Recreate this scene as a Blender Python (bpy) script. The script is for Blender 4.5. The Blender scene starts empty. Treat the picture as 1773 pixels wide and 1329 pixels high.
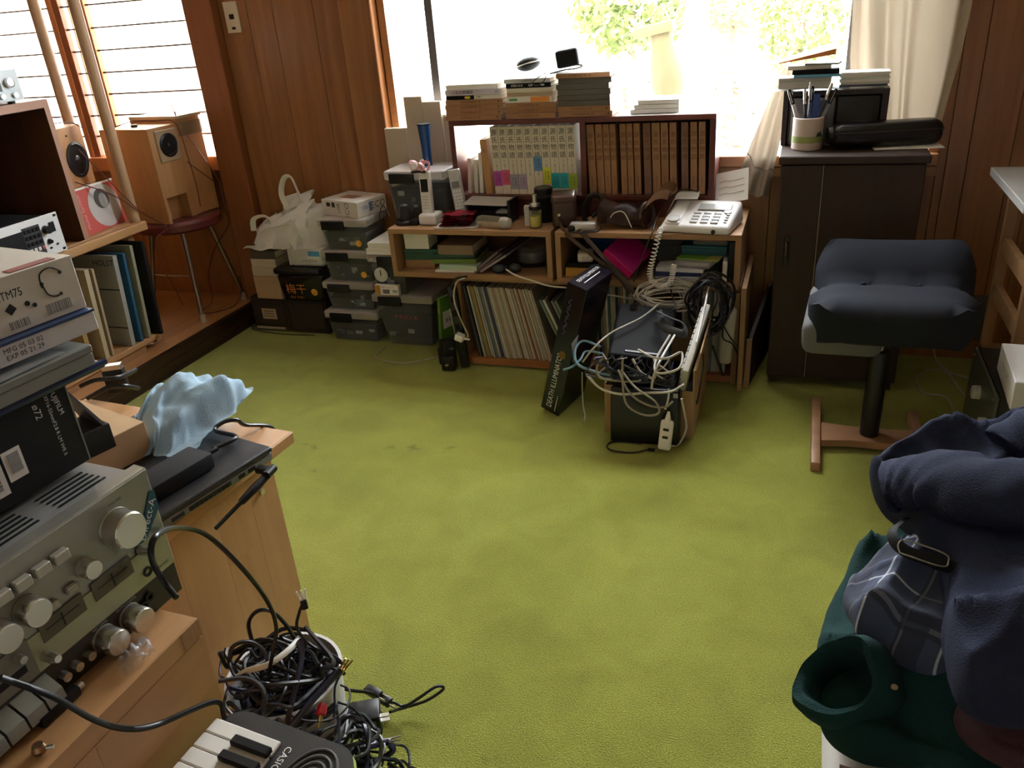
import bpy, bmesh, math, random
from mathutils import Vector, Matrix, Euler, noise
S = bpy.context.scene
COL = S.collection
R = math.radians
PI = math.pi

# ------------------------------------------------------------------ camera
def set_camera():
    pitch, roll, yaw, height = R(25.65), R(4.6), R(-20.85), 1.30
    fwd = Vector((math.sin(yaw) * math.cos(pitch), math.cos(yaw) * math.cos(pitch), -math.sin(pitch)))
    right = Vector((math.cos(yaw), -math.sin(yaw), 0))
    down = fwd.cross(right)
    r2 = right * math.cos(roll) + down * math.sin(roll)
    d2 = -right * math.sin(roll) + down * math.cos(roll)
    m = Matrix((r2, -d2, -fwd)).transposed().to_4x4()
    m.translation = (0, 0, height)
    cd = bpy.data.cameras.new('camera')
    cd.sensor_width = 36.0
    cd.lens = 1390.0 / 1773.0 * 36.0
    cd.clip_start = 0.02
    co = bpy.data.objects.new('camera', cd)
    COL.objects.link(co)
    co.matrix_world = m
    S.camera = co
set_camera()

# ------------------------------------------------------------------ light
world = bpy.data.worlds.new('overcast_sky')
S.world = world
world.use_nodes = True
wn = world.node_tree
wn.nodes['Background'].inputs[0].default_value = (1.0, 1.0, 1.0, 1)
wn.nodes['Background'].inputs[1].default_value = 9.0
S.view_settings.view_transform = 'Standard'
S.view_settings.look = 'None'
S.view_settings.gamma = 1.0
S.view_settings.use_curve_mapping = False
S.view_settings.exposure = 1.75
S.cycles.max_bounces = 12
S.cycles.diffuse_bounces = 8
S.cycles.transparent_max_bounces = 12
S.cycles.sample_clamp_indirect = 20.0
S.cycles.caustics_reflective = False
S.cycles.caustics_refractive = False

def portal(name, loc, rot, sx, sy):
    ld = bpy.data.lights.new(name, 'AREA')
    ld.shape = 'RECTANGLE'; ld.size = sx; ld.size_y = sy
    ld.cycles.is_portal = True
    o = bpy.data.objects.new(name, ld); COL.objects.link(o)
    o.location = loc; o.rotation_euler = rot
portal('window_portal', (-0.58, 3.20, 1.41), (R(-90), 0, 0), 2.1, 1.4)

# ------------------------------------------------------------------ materials
MATS = {}
def nodes_of(name):
    m = bpy.data.materials.new(name); m.use_nodes = True
    nt = m.node_tree
    return m, nt, nt.nodes['Principled BSDF']

def plain(name, col, rough=0.5, metal=0.0, var=0.10, scale=9.0, bump=0.0, bscale=120.0, spec=0.5, sheen=0.0, coat=0.0):
    if name in MATS: return MATS[name]
    m, nt, p = nodes_of(name)
    tc = nt.nodes.new('ShaderNodeTexCoord')
    nz = nt.nodes.new('ShaderNodeTexNoise'); nz.inputs['Scale'].default_value = scale; nz.inputs['Detail'].default_value = 3
    nt.links.new(tc.outputs['Object'], nz.inputs['Vector'])
    mx = nt.nodes.new('ShaderNodeMix'); mx.data_type = 'RGBA'
    mx.inputs[6].default_value = tuple(c * (1 - var) for c in col) + (1,)
    mx.inputs[7].default_value = tuple(min(1, c * (1 + var)) for c in col) + (1,)
    nt.links.new(nz.outputs['Fac'], mx.inputs[0])
    nt.links.new(mx.outputs[2], p.inputs['Base Color'])
    p.inputs['Roughness'].default_value = rough
    p.inputs['Metallic'].default_value = metal
    p.inputs['Specular IOR Level'].default_value = spec
    if sheen: p.inputs['Sheen Weight'].default_value = sheen
    if coat: p.inputs['Coat Weight'].default_value = coat; p.inputs['Coat Roughness'].default_value = 0.15
    if bump:
        n2 = nt.nodes.new('ShaderNodeTexNoise'); n2.inputs['Scale'].default_value = bscale; n2.inputs['Detail'].default_value = 4
        nt.links.new(tc.outputs['Object'], n2.inputs['Vector'])
        b = nt.nodes.new('ShaderNodeBump'); b.inputs['Strength'].default_value = bump; b.inputs['Distance'].default_value = 0.004
        nt.links.new(n2.outputs['Fac'], b.inputs['Height'])
        nt.links.new(b.outputs['Normal'], p.inputs['Normal'])
    MATS[name] = m
    return m

def wood(name, c1, c2, axis='Z', scale=6.0, rough=0.45, stretch=14.0, coat=0.0, fine=0.5):
    """grain that runs along one axis of the object"""
    if name in MATS: return MATS[name]
    m, nt, p = nodes_of(name)
    tc = nt.nodes.new('ShaderNodeTexCoord')
    mp = nt.nodes.new('ShaderNodeMapping')
    s = [scale * 2.2] * 3
    s['XYZ'.index(axis)] = scale * 2.2 / stretch
    mp.inputs['Scale'].default_value = s
    nt.links.new(tc.outputs['Object'], mp.inputs['Vector'])
    oi = nt.nodes.new('ShaderNodeObjectInfo')
    nt.links.new(oi.outputs['Random'], mp.inputs['Location'])
    va = nt.nodes.new('ShaderNodeVectorMath'); va.operation = 'MULTIPLY'; va.inputs[1].default_value = (40, 40, 40)
    cv = nt.nodes.new('ShaderNodeCombineXYZ')
    for i in range(3): nt.links.new(oi.outputs['Random'], cv.inputs[i])
    nt.links.new(cv.outputs[0], va.inputs[0]); nt.links.new(va.outputs[0], mp.inputs['Location'])
    n1 = nt.nodes.new('ShaderNodeTexNoise'); n1.inputs['Scale'].default_value = 1.0; n1.inputs['Detail'].default_value = 5; n1.inputs['Distortion'].default_value = 1.2
    n2 = nt.nodes.new('ShaderNodeTexNoise'); n2.inputs['Scale'].default_value = 6.0; n2.inputs['Detail'].default_value = 6
    nt.links.new(mp.outputs[0], n1.inputs['Vector']); nt.links.new(mp.outputs[0], n2.inputs['Vector'])
    ad = nt.nodes.new('ShaderNodeMix'); ad.inputs[0].default_value = fine * 0.6
    nt.links.new(n1.outputs['Fac'], ad.inputs[2]); nt.links.new(n2.outputs['Fac'], ad.inputs[3])
    cr = nt.nodes.new('ShaderNodeValToRGB')
    cr.color_ramp.elements[0].position = 0.33; cr.color_ramp.elements[0].color = tuple(c1) + (1,)
    cr.color_ramp.elements[1].position = 0.68; cr.color_ramp.elements[1].color = tuple(c2) + (1,)
    nt.links.new(ad.outputs[0], cr.inputs[0])
    nt.links.new(cr.outputs[0], p.inputs['Base Color'])
    p.inputs['Roughness'].default_value = rough
    if coat: p.inputs['Coat Weight'].default_value = coat; p.inputs['Coat Roughness'].default_value = 0.2
    b = nt.nodes.new('ShaderNodeBump'); b.inputs['Strength'].default_value = 0.12; b.inputs['Distance'].default_value = 0.002
    nt.links.new(n2.outputs['Fac'], b.inputs['Height']); nt.links.new(b.outputs['Normal'], p.inputs['Normal'])
    MATS[name] = m
    return m

def clear(name, col, body=0.35, rough=0.25):
    """thin see-through plastic or film: part shows what lies behind, part is milky"""
    if name in MATS: return MATS[name]
    m, nt, p = nodes_of(name)
    p.inputs['Base Color'].default_value = tuple(col) + (1,); p.inputs['Roughness'].default_value = rough
    tr = nt.nodes.new('ShaderNodeBsdfTransparent'); tr.inputs[0].default_value = (0.93, 0.95, 0.96, 1)
    mx = nt.nodes.new('ShaderNodeMixShader')
    lw = nt.nodes.new('ShaderNodeLayerWeight'); lw.inputs['Blend'].default_value = 0.3
    mr = nt.nodes.new('ShaderNodeMapRange'); mr.inputs['To Min'].default_value = body; mr.inputs['To Max'].default_value = min(1, body + 0.4)
    nt.links.new(lw.outputs['Facing'], mr.inputs['Value'])
    nt.links.new(mr.outputs[0], mx.inputs[0]); nt.links.new(tr.outputs[0], mx.inputs[1]); nt.links.new(p.outputs[0], mx.inputs[2])
    nt.links.new(mx.outputs[0], nt.nodes['Material Output'].inputs[0])
    MATS[name] = m
    return m

def translucent(name, col, fac=0.6):
    if name in MATS: return MATS[name]
    m, nt, p = nodes_of(name)
    p.inputs['Base Color'].default_value = tuple(col) + (1,); p.inputs['Roughness'].default_value = 0.9
    tr = nt.nodes.new('ShaderNodeBsdfTranslucent'); tr.inputs[0].default_value = tuple(col) + (1,)
    mx = nt.nodes.new('ShaderNodeMixShader'); mx.inputs[0].default_value = fac
    nt.links.new(p.outputs[0], mx.inputs[1]); nt.links.new(tr.outputs[0], mx.inputs[2])
    nt.links.new(mx.outputs[0], nt.nodes['Material Output'].inputs[0])
    MATS[name] = m
    return m

def carpet_mat():
    m, nt, p = nodes_of('green_carpet')
    tc = nt.nodes.new('ShaderNodeTexCoord')
    def nz(sc, det=4, dist=0.0):
        n = nt.nodes.new('ShaderNodeTexNoise'); n.inputs['Scale'].default_value = sc; n.inputs['Detail'].default_value = det; n.inputs['Distortion'].default_value = dist
        nt.links.new(tc.outputs['Object'], n.inputs['Vector']); return n
    big, mid, fin = nz(1.3, 5, 0.6), nz(7.0, 6, 0.8), nz(320.0, 2)
    cr = nt.nodes.new('ShaderNodeValToRGB')
    e = cr.color_ramp.elements
    e[0].position = 0.26; e[0].color = (0.198, 0.212, 0.023, 1)
    e[1].position = 0.72; e[1].color = (0.350, 0.375, 0.058, 1)
    ad = nt.nodes.new('ShaderNodeMix'); ad.inputs[0].default_value = 0.45
    nt.links.new(big.outputs['Fac'], ad.inputs[2]); nt.links.new(mid.outputs['Fac'], ad.inputs[3])
    nt.links.new(ad.outputs[0], cr.inputs[0])
    # small worn stains
    st = nz(4.2, 8, 1.5)
    sr = nt.nodes.new('ShaderNodeValToRGB'); sr.color_ramp.elements[0].position = 0.665; sr.color_ramp.elements[1].position = 0.74
    sr.color_ramp.elements[0].color = (1, 1, 1, 1); sr.color_ramp.elements[1].color = (0.6, 0.58, 0.5, 1)
    nt.links.new(st.outputs['Fac'], sr.inputs[0])
    fr = nt.nodes.new('ShaderNodeMapRange'); fr.inputs['To Min'].default_value = 0.70; fr.inputs['To Max'].default_value = 1.30
    fr.inputs['From Min'].default_value = 0.3; fr.inputs['From Max'].default_value = 0.7
    nt.links.new(fin.outputs['Fac'], fr.inputs['Value'])
    m1 = nt.nodes.new('ShaderNodeMix'); m1.data_type = 'RGBA'; m1.blend_type = 'MULTIPLY'; m1.inputs[0].default_value = 1
    nt.links.new(cr.outputs[0], m1.inputs[6]); nt.links.new(sr.outputs[0], m1.inputs[7])
    m2 = nt.nodes.new('ShaderNodeMix'); m2.data_type = 'RGBA'; m2.blend_type = 'MULTIPLY'; m2.inputs[0].default_value = 1
    nt.links.new(m1.outputs[2], m2.inputs[6]); nt.links.new(fr.outputs[0], m2.inputs[7])
    nt.links.new(m2.outputs[2], p.inputs['Base Color'])
    p.inputs['Roughness'].default_value = 1.0; p.inputs['Specular IOR Level'].default_value = 0.1
    p.inputs['Sheen Weight'].default_value = 0.25; p.inputs['Sheen Roughness'].default_value = 0.5
    b = nt.nodes.new('ShaderNodeBump'); b.inputs['Strength'].default_value = 0.8; b.inputs['Distance'].default_value = 0.006
    nt.links.new(fin.outputs['Fac'], b.inputs['Height']); nt.links.new(b.outputs['Normal'], p.inputs['Normal'])
    return m

def stripes(name, c1, c2, axis=0, freq=600.0, duty=0.5, rough=0.6):
    """printed bars (bar codes, page edges, knitted rib)"""
    if name in MATS: return MATS[name]
    m, nt, p = nodes_of(name)
    tc = nt.nodes.new('ShaderNodeTexCoord')
    mp = nt.nodes.new('ShaderNodeMapping'); sc = [0.001, 0.001, 0.001]; sc[axis] = freq
    mp.inputs['Scale'].default_value = sc
    nt.links.new(tc.outputs['Object'], mp.inputs[0])
    nz = nt.nodes.new('ShaderNodeTexNoise'); nz.inputs['Scale'].default_value = 1.0; nz.inputs['Detail'].default_value = 1
    nt.links.new(mp.outputs[0], nz.inputs['Vector'])
    cr = nt.nodes.new('ShaderNodeValToRGB')
    cr.color_ramp.elements[0].position = duty - 0.03; cr.color_ramp.elements[0].color = tuple(c1) + (1,)
    cr.color_ramp.elements[1].position = duty + 0.03; cr.color_ramp.elements[1].color = tuple(c2) + (1,)
    nt.links.new(nz.outputs['Fac'], cr.inputs[0]); nt.links.new(cr.outputs[0], p.inputs['Base Color'])
    p.inputs['Roughness'].default_value = rough
    MATS[name] = m
    return m

def plaid_mat():
    m, nt, p = nodes_of('plaid_cotton')
    tc = nt.nodes.new('ShaderNodeTexCoord')
    mp = nt.nodes.new('ShaderNodeMapping'); mp.inputs['Rotation'].default_value = (0, 0, 0.5); nt.links.new(tc.outputs['Object'], mp.inputs[0])
    base = (0.045, 0.060, 0.115, 1)
    prev = None
    rgb = nt.nodes.new('ShaderNodeRGB'); rgb.outputs[0].default_value = base
    prev = rgb.outputs[0]
    for d, f, w, col in (('X', 21.0, 0.978, (0.5, 0.55, 0.62, 1)), ('Y', 21.0, 0.978, (0.5, 0.55, 0.62, 1)), ('X', 10.5, 0.45, (0.02, 0.025, 0.05, 1)), ('Y', 10.5, 0.45, (0.02, 0.025, 0.05, 1))):
        sp = nt.nodes.new('ShaderNodeSeparateXYZ'); nt.links.new(mp.outputs[0], sp.inputs[0])
        a = nt.nodes.new('ShaderNodeMath'); a.operation = 'MULTIPLY'; a.inputs[1].default_value = f * 2 * PI
        nt.links.new(sp.outputs[d], a.inputs[0])
        s_ = nt.nodes.new('ShaderNodeMath'); s_.operation = 'SINE'; nt.links.new(a.outputs[0], s_.inputs[0])
        g = nt.nodes.new('ShaderNodeMath'); g.operation = 'GREATER_THAN'; g.inputs[1].default_value = w; nt.links.new(s_.outputs[0], g.inputs[0])
        k = nt.nodes.new('ShaderNodeMath'); k.operation = 'MULTIPLY'; k.inputs[1].default_value = 0.75; nt.links.new(g.outputs[0], k.inputs[0])
        mx = nt.nodes.new('ShaderNodeMix'); mx.data_type = 'RGBA'; mx.inputs[7].default_value = col
        nt.links.new(k.outputs[0], mx.inputs[0]); nt.links.new(prev, mx.inputs[6]); prev = mx.outputs[2]
    nt.links.new(prev, p.inputs['Base Color'])
    p.inputs['Roughness'].default_value = 0.9
    return m

# ------------------------------------------------------------------ shapes
def catmull(pts, k=6):
    pts = [Vector(p) for p in pts]
    if len(pts) < 3: return pts
    out = []
    P = [pts[0] * 2 - pts[1]] + pts + [pts[-1] * 2 - pts[-2]]
    for i in range(1, len(P) - 2):
        a, b, c, d = P[i - 1], P[i], P[i + 1], P[i + 2]
        for j in range(k):
            t = j / k
            out.append(0.5 * ((2 * b) + (-a + c) * t + (2 * a - 5 * b + 4 * c - d) * t * t + (-a + 3 * b - 3 * c + d) * t ** 3))
    out.append(pts[-1])
    return out

class B:
    def __init__(s): s.bm = bmesh.new()
    def box(s, x0, x1, y0, y1, z0, z1, bev=0.0, seg=2, M=None):
        m = Matrix.Translation(((x0 + x1) / 2, (y0 + y1) / 2, (z0 + z1) / 2)) @ Matrix.Diagonal((abs(x1 - x0), abs(y1 - y0), abs(z1 - z0), 1))
        if M: m = M @ m
        r = bmesh.ops.create_cube(s.bm, size=1, matrix=m)
        if bev:
            es = list({e for v in r['verts'] for e in v.link_edges})
            bmesh.ops.bevel(s.bm, geom=es, offset=bev, segments=seg, profile=0.5, affect='EDGES')
        return s
    def hexa(s, c):
        """eight corners: bottom four (ccw) then top four"""
        v = [s.bm.verts.new(p) for p in c]
        for f in ((3, 2, 1, 0), (4, 5, 6, 7), (0, 1, 5, 4), (1, 2, 6, 5), (2, 3, 7, 6), (3, 0, 4, 7)): s.bm.faces.new([v[i] for i in f])
        return s
    def ring(s, c, a, b, r, n, ru=None):
        return [s.bm.verts.new(Vector(c) + a * (r * math.cos(2 * PI * i / n)) + b * ((ru or r) * math.sin(2 * PI * i / n))) for i in range(n)]
    def skin(s, rings, cap=True):
        n = len(rings[0])
        for p, q in zip(rings, rings[1:]):
            for i in range(n): s.bm.faces.new((p[i], p[(i + 1) % n], q[(i + 1) % n], q[i]))
        if cap:
            s.bm.faces.new(rings[0][::-1]); s.bm.faces.new(rings[-1])
        return s
    def cyl(s, p0, p1, r0, r1=None, n=16):
        p0, p1 = Vector(p0), Vector(p1); d = (p1 - p0).normalized()
        a = d.orthogonal().normalized(); b = d.cross(a)
        return s.skin([s.ring(p0, a, b, r0, n), s.ring(p1, a, b, r0 if r1 is None else r1, n)])
    def lathe(s, prof, n=20, o=(0, 0, 0), axis=(0, 0, 1), cap=True):
        d = Vector(axis).normalized(); a = d.orthogonal().normalized(); b = d.cross(a)
        return s.skin([s.ring(Vector(o) + d * z, a, b, max(r, 1e-4), n) for r, z in prof], cap)
    def tube(s, pts, r, n=6, k=6, flat=1.0, r1=None):
        P = catmull(pts, k)
        rings = []; t0 = None; a = None
        for i, p in enumerate(P):
            t = (P[min(i + 1, len(P) - 1)] - P[max(i - 1, 0)])
            if t.length < 1e-7: t = t0 or Vector((0, 0, 1))
            t = t.normalized()
            if a is None: a = t.orthogonal().normalized()
            else:
                a = a - t * a.dot(t)
                a = a.normalized() if a.length > 1e-6 else t.orthogonal().normalized()
            b = t.cross(a); t0 = t
            rr = r if r1 is None else r + (r1 - r) * i / max(1, len(P) - 1)
            rings.append(s.ring(p, a, b, rr, n, rr * flat))
        return s.skin(rings)
    def prism(s, poly, z0, z1, M=None):
        lo = [s.bm.verts.new((x, y, z0)) for x, y in poly]; hi = [s.bm.verts.new((x, y, z1)) for x, y in poly]
        s.skin([lo, hi])
        if M: bmesh.ops.transform(s.bm, matrix=M, verts=lo + hi)
        return s
    def sphere(s, c, r, sub=2, sc=(1, 1, 1)):
        bmesh.ops.create_icosphere(s.bm, subdivisions=sub, radius=r, matrix=Matrix.Translation(c) @ Matrix.Diagonal((*sc, 1)))
        return s
    def quad(s, *c):
        s.bm.faces.new([s.bm.verts.new(p) for p in c]); return s
    def sheet(s, fn, nu, nv, thick=0.0):
        g = [[s.bm.verts.new(fn(i / nu, j / nv)) for j in range(nv + 1)] for i in range(nu + 1)]
        uvl = s.bm.loops.layers.uv.verify()
        fs = []
        for i in range(nu):
            for j in range(nv):
                f = s.bm.faces.new((g[i][j], g[i + 1][j], g[i + 1][j + 1], g[i][j + 1])); fs.append(f)
                for l, (a, b) in zip(f.loops, ((i, j), (i + 1, j), (i + 1, j + 1), (i, j + 1))): l[uvl].uv = (a / nu, b / nv)
        if thick: bmesh.ops.solidify(s.bm, geom=fs, thickness=thick)
        return s
    def mesh(s, smooth=35, fix=True):
        if fix: bmesh.ops.recalc_face_normals(s.bm, faces=s.bm.faces)
        me = bpy.data.meshes.new('m'); s.bm.to_mesh(me); s.bm.free()
        if smooth:
            me.shade_smooth(); me.set_sharp_from_angle(angle=R(smooth))
        return me

def tag(o, label=None, cat=None, group=None, kind=None):
    if label: o['label'] = label
    if cat: o['category'] = cat
    if group: o['group'] = group
    if kind: o['kind'] = kind
    return o
def obj(name, b, mat, parent=None, loc=(0, 0, 0), rot=(0, 0, 0), smooth=35):
    me = b if isinstance(b, bpy.types.Mesh) else b.mesh(smooth)
    if not me.materials: me.materials.append(mat)
    me.name = name
    o = bpy.data.objects.new(name, me); COL.objects.link(o)
    o.location = loc; o.rotation_euler = rot
    if parent: o.parent = parent
    return o
def thing(name, label, cat, loc=(0, 0, 0), rot=0, group=None):
    o = bpy.data.objects.new(name, None); COL.objects.link(o)
    o.empty_display_size = 0.05
    o.location = loc
    o.rotation_euler = rot if isinstance(rot, (tuple, list, Euler)) else (0, 0, rot)
    return tag(o, label, cat, group)
def single(name, b, mat, label, cat, group=None, loc=(0, 0, 0), rot=0, smooth=35, kind=None):
    o = obj(name, b, mat, None, loc, rot if isinstance(rot, (tuple, list, Euler)) else (0, 0, rot), smooth)
    return tag(o, label, cat, group, kind)
def struct(name, b, mat, smooth=35, parent=None):
    o = obj(name, b, mat, parent, smooth=smooth)
    if not parent: o['kind'] = 'structure'
    return o
def dup(root, loc=None, rot=None, label=None, group=None):
    c = root.copy(); COL.objects.link(c)
    if loc is not None: c.location = loc
    if rot is not None: c.rotation_euler = rot if isinstance(rot, (tuple, list, Euler)) else (0, 0, rot)
    if label: c['label'] = label
    if group: c['group'] = group
    for ch in list(root.children):
        d = ch.copy(); COL.objects.link(d); d.parent = c
        for g in list(ch.children):
            e = g.copy(); COL.objects.link(e); e.parent = d
    return c

TXT = {}
def text_mesh(body, size, ls=1.0, align='CENTER'):
    key = (body, size, ls, align)
    if key not in TXT:
        cu = bpy.data.curves.new('t', 'FONT'); cu.body = body; cu.size = size; cu.align_x = align; cu.align_y = 'CENTER'
        cu.space_line = ls; cu.resolution_u = 2
        o = bpy.data.objects.new('t', cu); COL.objects.link(o)
        me = bpy.data.meshes.new_from_object(o.evaluated_get(bpy.context.evaluated_depsgraph_get()))
        bpy.data.objects.remove(o); bpy.data.curves.remove(cu)
        TXT[key] = me
    return TXT[key].copy()
def face_m(o, x, n, lift=0.0006):
    x = Vector(x).normalized(); n = Vector(n).normalized(); x = (x - n * x.dot(n)).normalized(); y = n.cross(x)
    m = Matrix((x, y, n)).transposed().to_4x4(); m.translation = Vector(o) + n * lift
    return m
def text(parent, body, size, o, x, n, mat, name='lettering', ls=1.0, align='CENTER', sx=1.0):
    me = text_mesh(body, size, ls, align)
    me.transform(face_m(o, x, n) @ Matrix.Diagonal((sx, 1, 1, 1)))
    return obj(name, me, mat, parent)
def patch(parent, name, o, x, n, w, h, mat, lift=0.0004, label=None):
    """thin printed label glued on a face"""
    t = 0.0004
    m = face_m(o, x, n, lift)
    p = obj(name, B().box(-w / 2, w / 2, -h / 2, h / 2, -t, t, M=m), mat, parent, smooth=0)
    if label: p['label'] = label
    return p

rnd = random.Random(7)
# ---- shared materials
M_BLACK = plain('black_plastic', (0.010, 0.010, 0.012), 0.35, var=0.2, spec=0.3)
M_BLACKM = plain('black_matte', (0.010, 0.010, 0.011), 0.7, var=0.2, spec=0.2)
M_DARK = plain('dark_grey_plastic', (0.026, 0.027, 0.03), 0.5, spec=0.3)
M_GREY = plain('grey_plastic', (0.22, 0.22, 0.22), 0.5)
M_LGREY = plain('light_grey_plastic', (0.5, 0.5, 0.49), 0.45)
M_WHITE = plain('white_plastic', (0.78, 0.78, 0.76), 0.35, var=0.03)
M_PAPER = plain('white_paper', (0.76, 0.75, 0.72), 0.8, var=0.04)
M_PAGE = plain('cream_pages', (0.62, 0.55, 0.42), 0.9, var=0.08, scale=40)
M_CARD = plain('kraft_cardboard', (0.42, 0.27, 0.14), 0.85, var=0.12)
M_METAL = plain('brushed_metal', (0.62, 0.62, 0.6), 0.3, metal=1.0, var=0.05)
M_CHROME = plain('chrome', (0.8, 0.8, 0.8), 0.12, metal=1.0, var=0.02)
M_INK = plain('black_ink', (0.01, 0.01, 0.01), 0.7)
M_WINK = plain('white_ink', (0.75, 0.75, 0.73), 0.7)
M_CABLEB = plain('black_rubber', (0.010, 0.010, 0.012), 0.35, var=0.1)
M_CABLEW = plain('white_vinyl', (0.55, 0.53, 0.47), 0.45, var=0.08)
M_CABLEG = plain('grey_vinyl', (0.36, 0.33, 0.27), 0.5, var=0.08)
M_CABLEN = plain('navy_vinyl', (0.022, 0.026, 0.06), 0.35, var=0.1)
M_BIRCH = wood('light_birch', (0.30, 0.165, 0.075), (0.43, 0.25, 0.125), 'X', 5.0, 0.5)
M_BIRCHZ = wood('light_birch_upright', (0.30, 0.165, 0.075), (0.43, 0.25, 0.125), 'Z', 5.0, 0.5)
M_WALL = wood('wall_plywood', (0.205, 0.080, 0.024), (0.345, 0.152, 0.052), 'Z', 5.0, 0.35, 16.0, coat=0.15)
M_WALL2 = M_WALL
M_POST = wood('reddish_post', (0.19, 0.062, 0.02), (0.27, 0.095, 0.034), 'Z', 4.0, 0.4, 20.0, coat=0.1)
M_LACQ = wood('dark_lacquer', (0.018, 0.008, 0.005), (0.04, 0.016, 0.009), 'Y', 5.0, 0.3)
M_DKCAB = wood('dark_walnut', (0.024, 0.010, 0.006), (0.040, 0.018, 0.010), 'Z', 4.0, 0.6)
M_REDBR = wood('red_brown_lacquer', (0.075, 0.014, 0.008), (0.12, 0.026, 0.014), 'X', 4.0, 0.35)
# ================================================================== the room
struct('floor', B().box(-2.40, 1.92, -1.62, 3.06, -0.03, 0.0), carpet_mat(), 0)
M_PLAT = wood('platform_board', (0.29, 0.135, 0.052), (0.42, 0.21, 0.088), 'Y', 4.0, 0.35, 14, coat=0.2)
struct('floor_alcove', B().box(-3.64, -2.418, -1.62, 3.06, -0.03, 0.096), M_PLAT, 0)
tr = B().box(-2.418, -2.411, -1.62, 3.03, -0.02, 0.095).box(-2.411, -2.407, -1.62, 3.03, -0.02, 0.088).box(-2.407, -2.398, -1.62, 3.03, -0.02, 0.094).box(-2.398, -2.392, -1.62, 3.03, -0.02, 0.05).box(-2.392, -2.386, -1.62, 3.03, -0.02, 0.012)
struct('trim_1', tr, M_LACQ, 0)
M_CEIL = plain('ceiling_board', (0.68, 0.64, 0.57), 0.8)
struct('ceiling', B().box(-3.64, 1.92, -1.62, 3.15, 2.4, 2.45), M_CEIL, 0)
struct('wall_left', B().box(-3.70, -3.64, -1.62, 3.15, -0.03, 2.45), M_WALL2, 0)
struct('wall_right', B().box(1.92, 1.98, -1.62, 3.15, -0.03, 2.45), M_WALL2, 0)
wn_ = B().box(-3.64, 1.92, -1.70, -1.62, -0.03, 2.45)
struct('wall_near', wn_, plain('pale_plaster', (0.60, 0.57, 0.51), 0.9), 0)
WX0, WX1, WZ0, WZ1 = -1.58, 0.42, 0.736, 2.05
wb = B().box(-2.44, WX0, 3.055, 3.13, -0.03, 2.45).box(WX1, 1.92, 3.055, 3.13, -0.03, 2.45).box(WX0, WX1, 3.055, 3.13, -0.03, 0.70).box(WX0, WX1, 3.055, 3.13, WZ1 + 0.04, 2.45)
wb.box(-3.64, -2.44, 3.075, 3.13, -0.03, 0.70).box(-3.64, -2.44, 3.075, 3.13, 1.88, 2.45)
WB = struct('wall_back', wb, M_WALL, 0)
def board(x0, x1, z0, z1, mat, y0=3.03, y1=3.055):
    obj('panel', B().box(x0 + 0.0006, x1 - 0.0006, y0, y1, z0, z1, 0.0016, 1), mat, WB, smooth=0)
E1 = [-2.30, -2.165, -2.045, -1.86, -1.725]
for a, b in zip(E1, E1[1:]): board(a, b, 0, 2.4, M_WALL)
E2 = [0.42, 0.447, 0.509, 0.634, 0.70, 0.82, 0.93, 1.05, 1.20, 1.33, 1.5, 1.62, 1.78, 1.92]
for a, b in zip(E2, E2[1:]): board(a, b, 0, 2.4, M_WALL2)
E3 = [-1.58, -1.38, -1.2, -1.0, -0.8, -0.62, -0.42, -0.22, -0.105, 0.03, 0.2, 0.42]
for a, b in zip(E3, E3[1:]): board(a, b, 0, 0.66, M_WALL2)
board(-3.64, -3.03, 0.096, 0.70, M_WALL2, 3.05, 3.075); board(-3.03, -2.44, 0.096, 0.70, M_WALL2, 3.05, 3.075)
struct('trim_2', B().box(-2.44, -2.302, 2.985, 3.055, 0, 2.4, 0.003, 1), M_POST, 0)
struct('trim_3', B().box(-1.725, -1.585, 2.985, 3.055, 0, 2.4, 0.003, 1), M_WALL, 0)
# power plate on the wall
sp = thing('wall_plate', 'cream three-hole switch plate on the wooden wall beside the post', 'switch plate', (-2.238, 3.03, 1.308))
obj('plate', B().box(-0.033, 0.033, -0.007, 0.0, -0.058, 0.058, 0.002), plain('cream_plate', (0.6, 0.53, 0.42), 0.4), sp)
obj('socket', B().box(-0.011, 0.011, -0.0085, -0.006, -0.007, 0.012), M_BLACK, sp)
obj('socket', B().box(-0.008, 0.008, -0.0085, -0.006, -0.045, -0.036), M_BLACK, sp)
obj('screw', B().cyl((0, -0.0085, 0.04), (0, -0.006, 0.04), 0.003, n=10), M_METAL, sp)
# ---- window above the shelves
M_SILL = wood('sill_wood', (0.33, 0.145, 0.055), (0.45, 0.21, 0.085), 'X', 4.0, 0.35, coat=0.2)
W1 = struct('window_1', B().box(WX0, WX1, 3.0, 3.16, 0.697, 0.736, 0.003, 1), M_SILL, 0)
struct('sill_board', B().box(WX0, WX1, 3.012, 3.03, 0.662, 0.694), M_BIRCH, 0, W1)
fr = M_SILL
struct('window_frame', B().box(WX0, WX0 + 0.03, 3.03, 3.16, 0.736, WZ1 + 0.04), fr, 0, W1)
struct('window_frame', B().box(WX1 - 0.03, WX1, 3.03, 3.16, 0.736, WZ1 + 0.04), fr, 0, W1)
struct('window_frame', B().box(WX0, WX1, 3.03, 3.16, WZ1, WZ1 + 0.04), fr, 0, W1)
M_ALU = plain('grey_aluminium', (0.12, 0.12, 0.125), 0.4, metal=0.6)
M_GLASS = clear('window_glass', (0.9, 0.95, 0.95), 0.02, 0.02)
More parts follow.
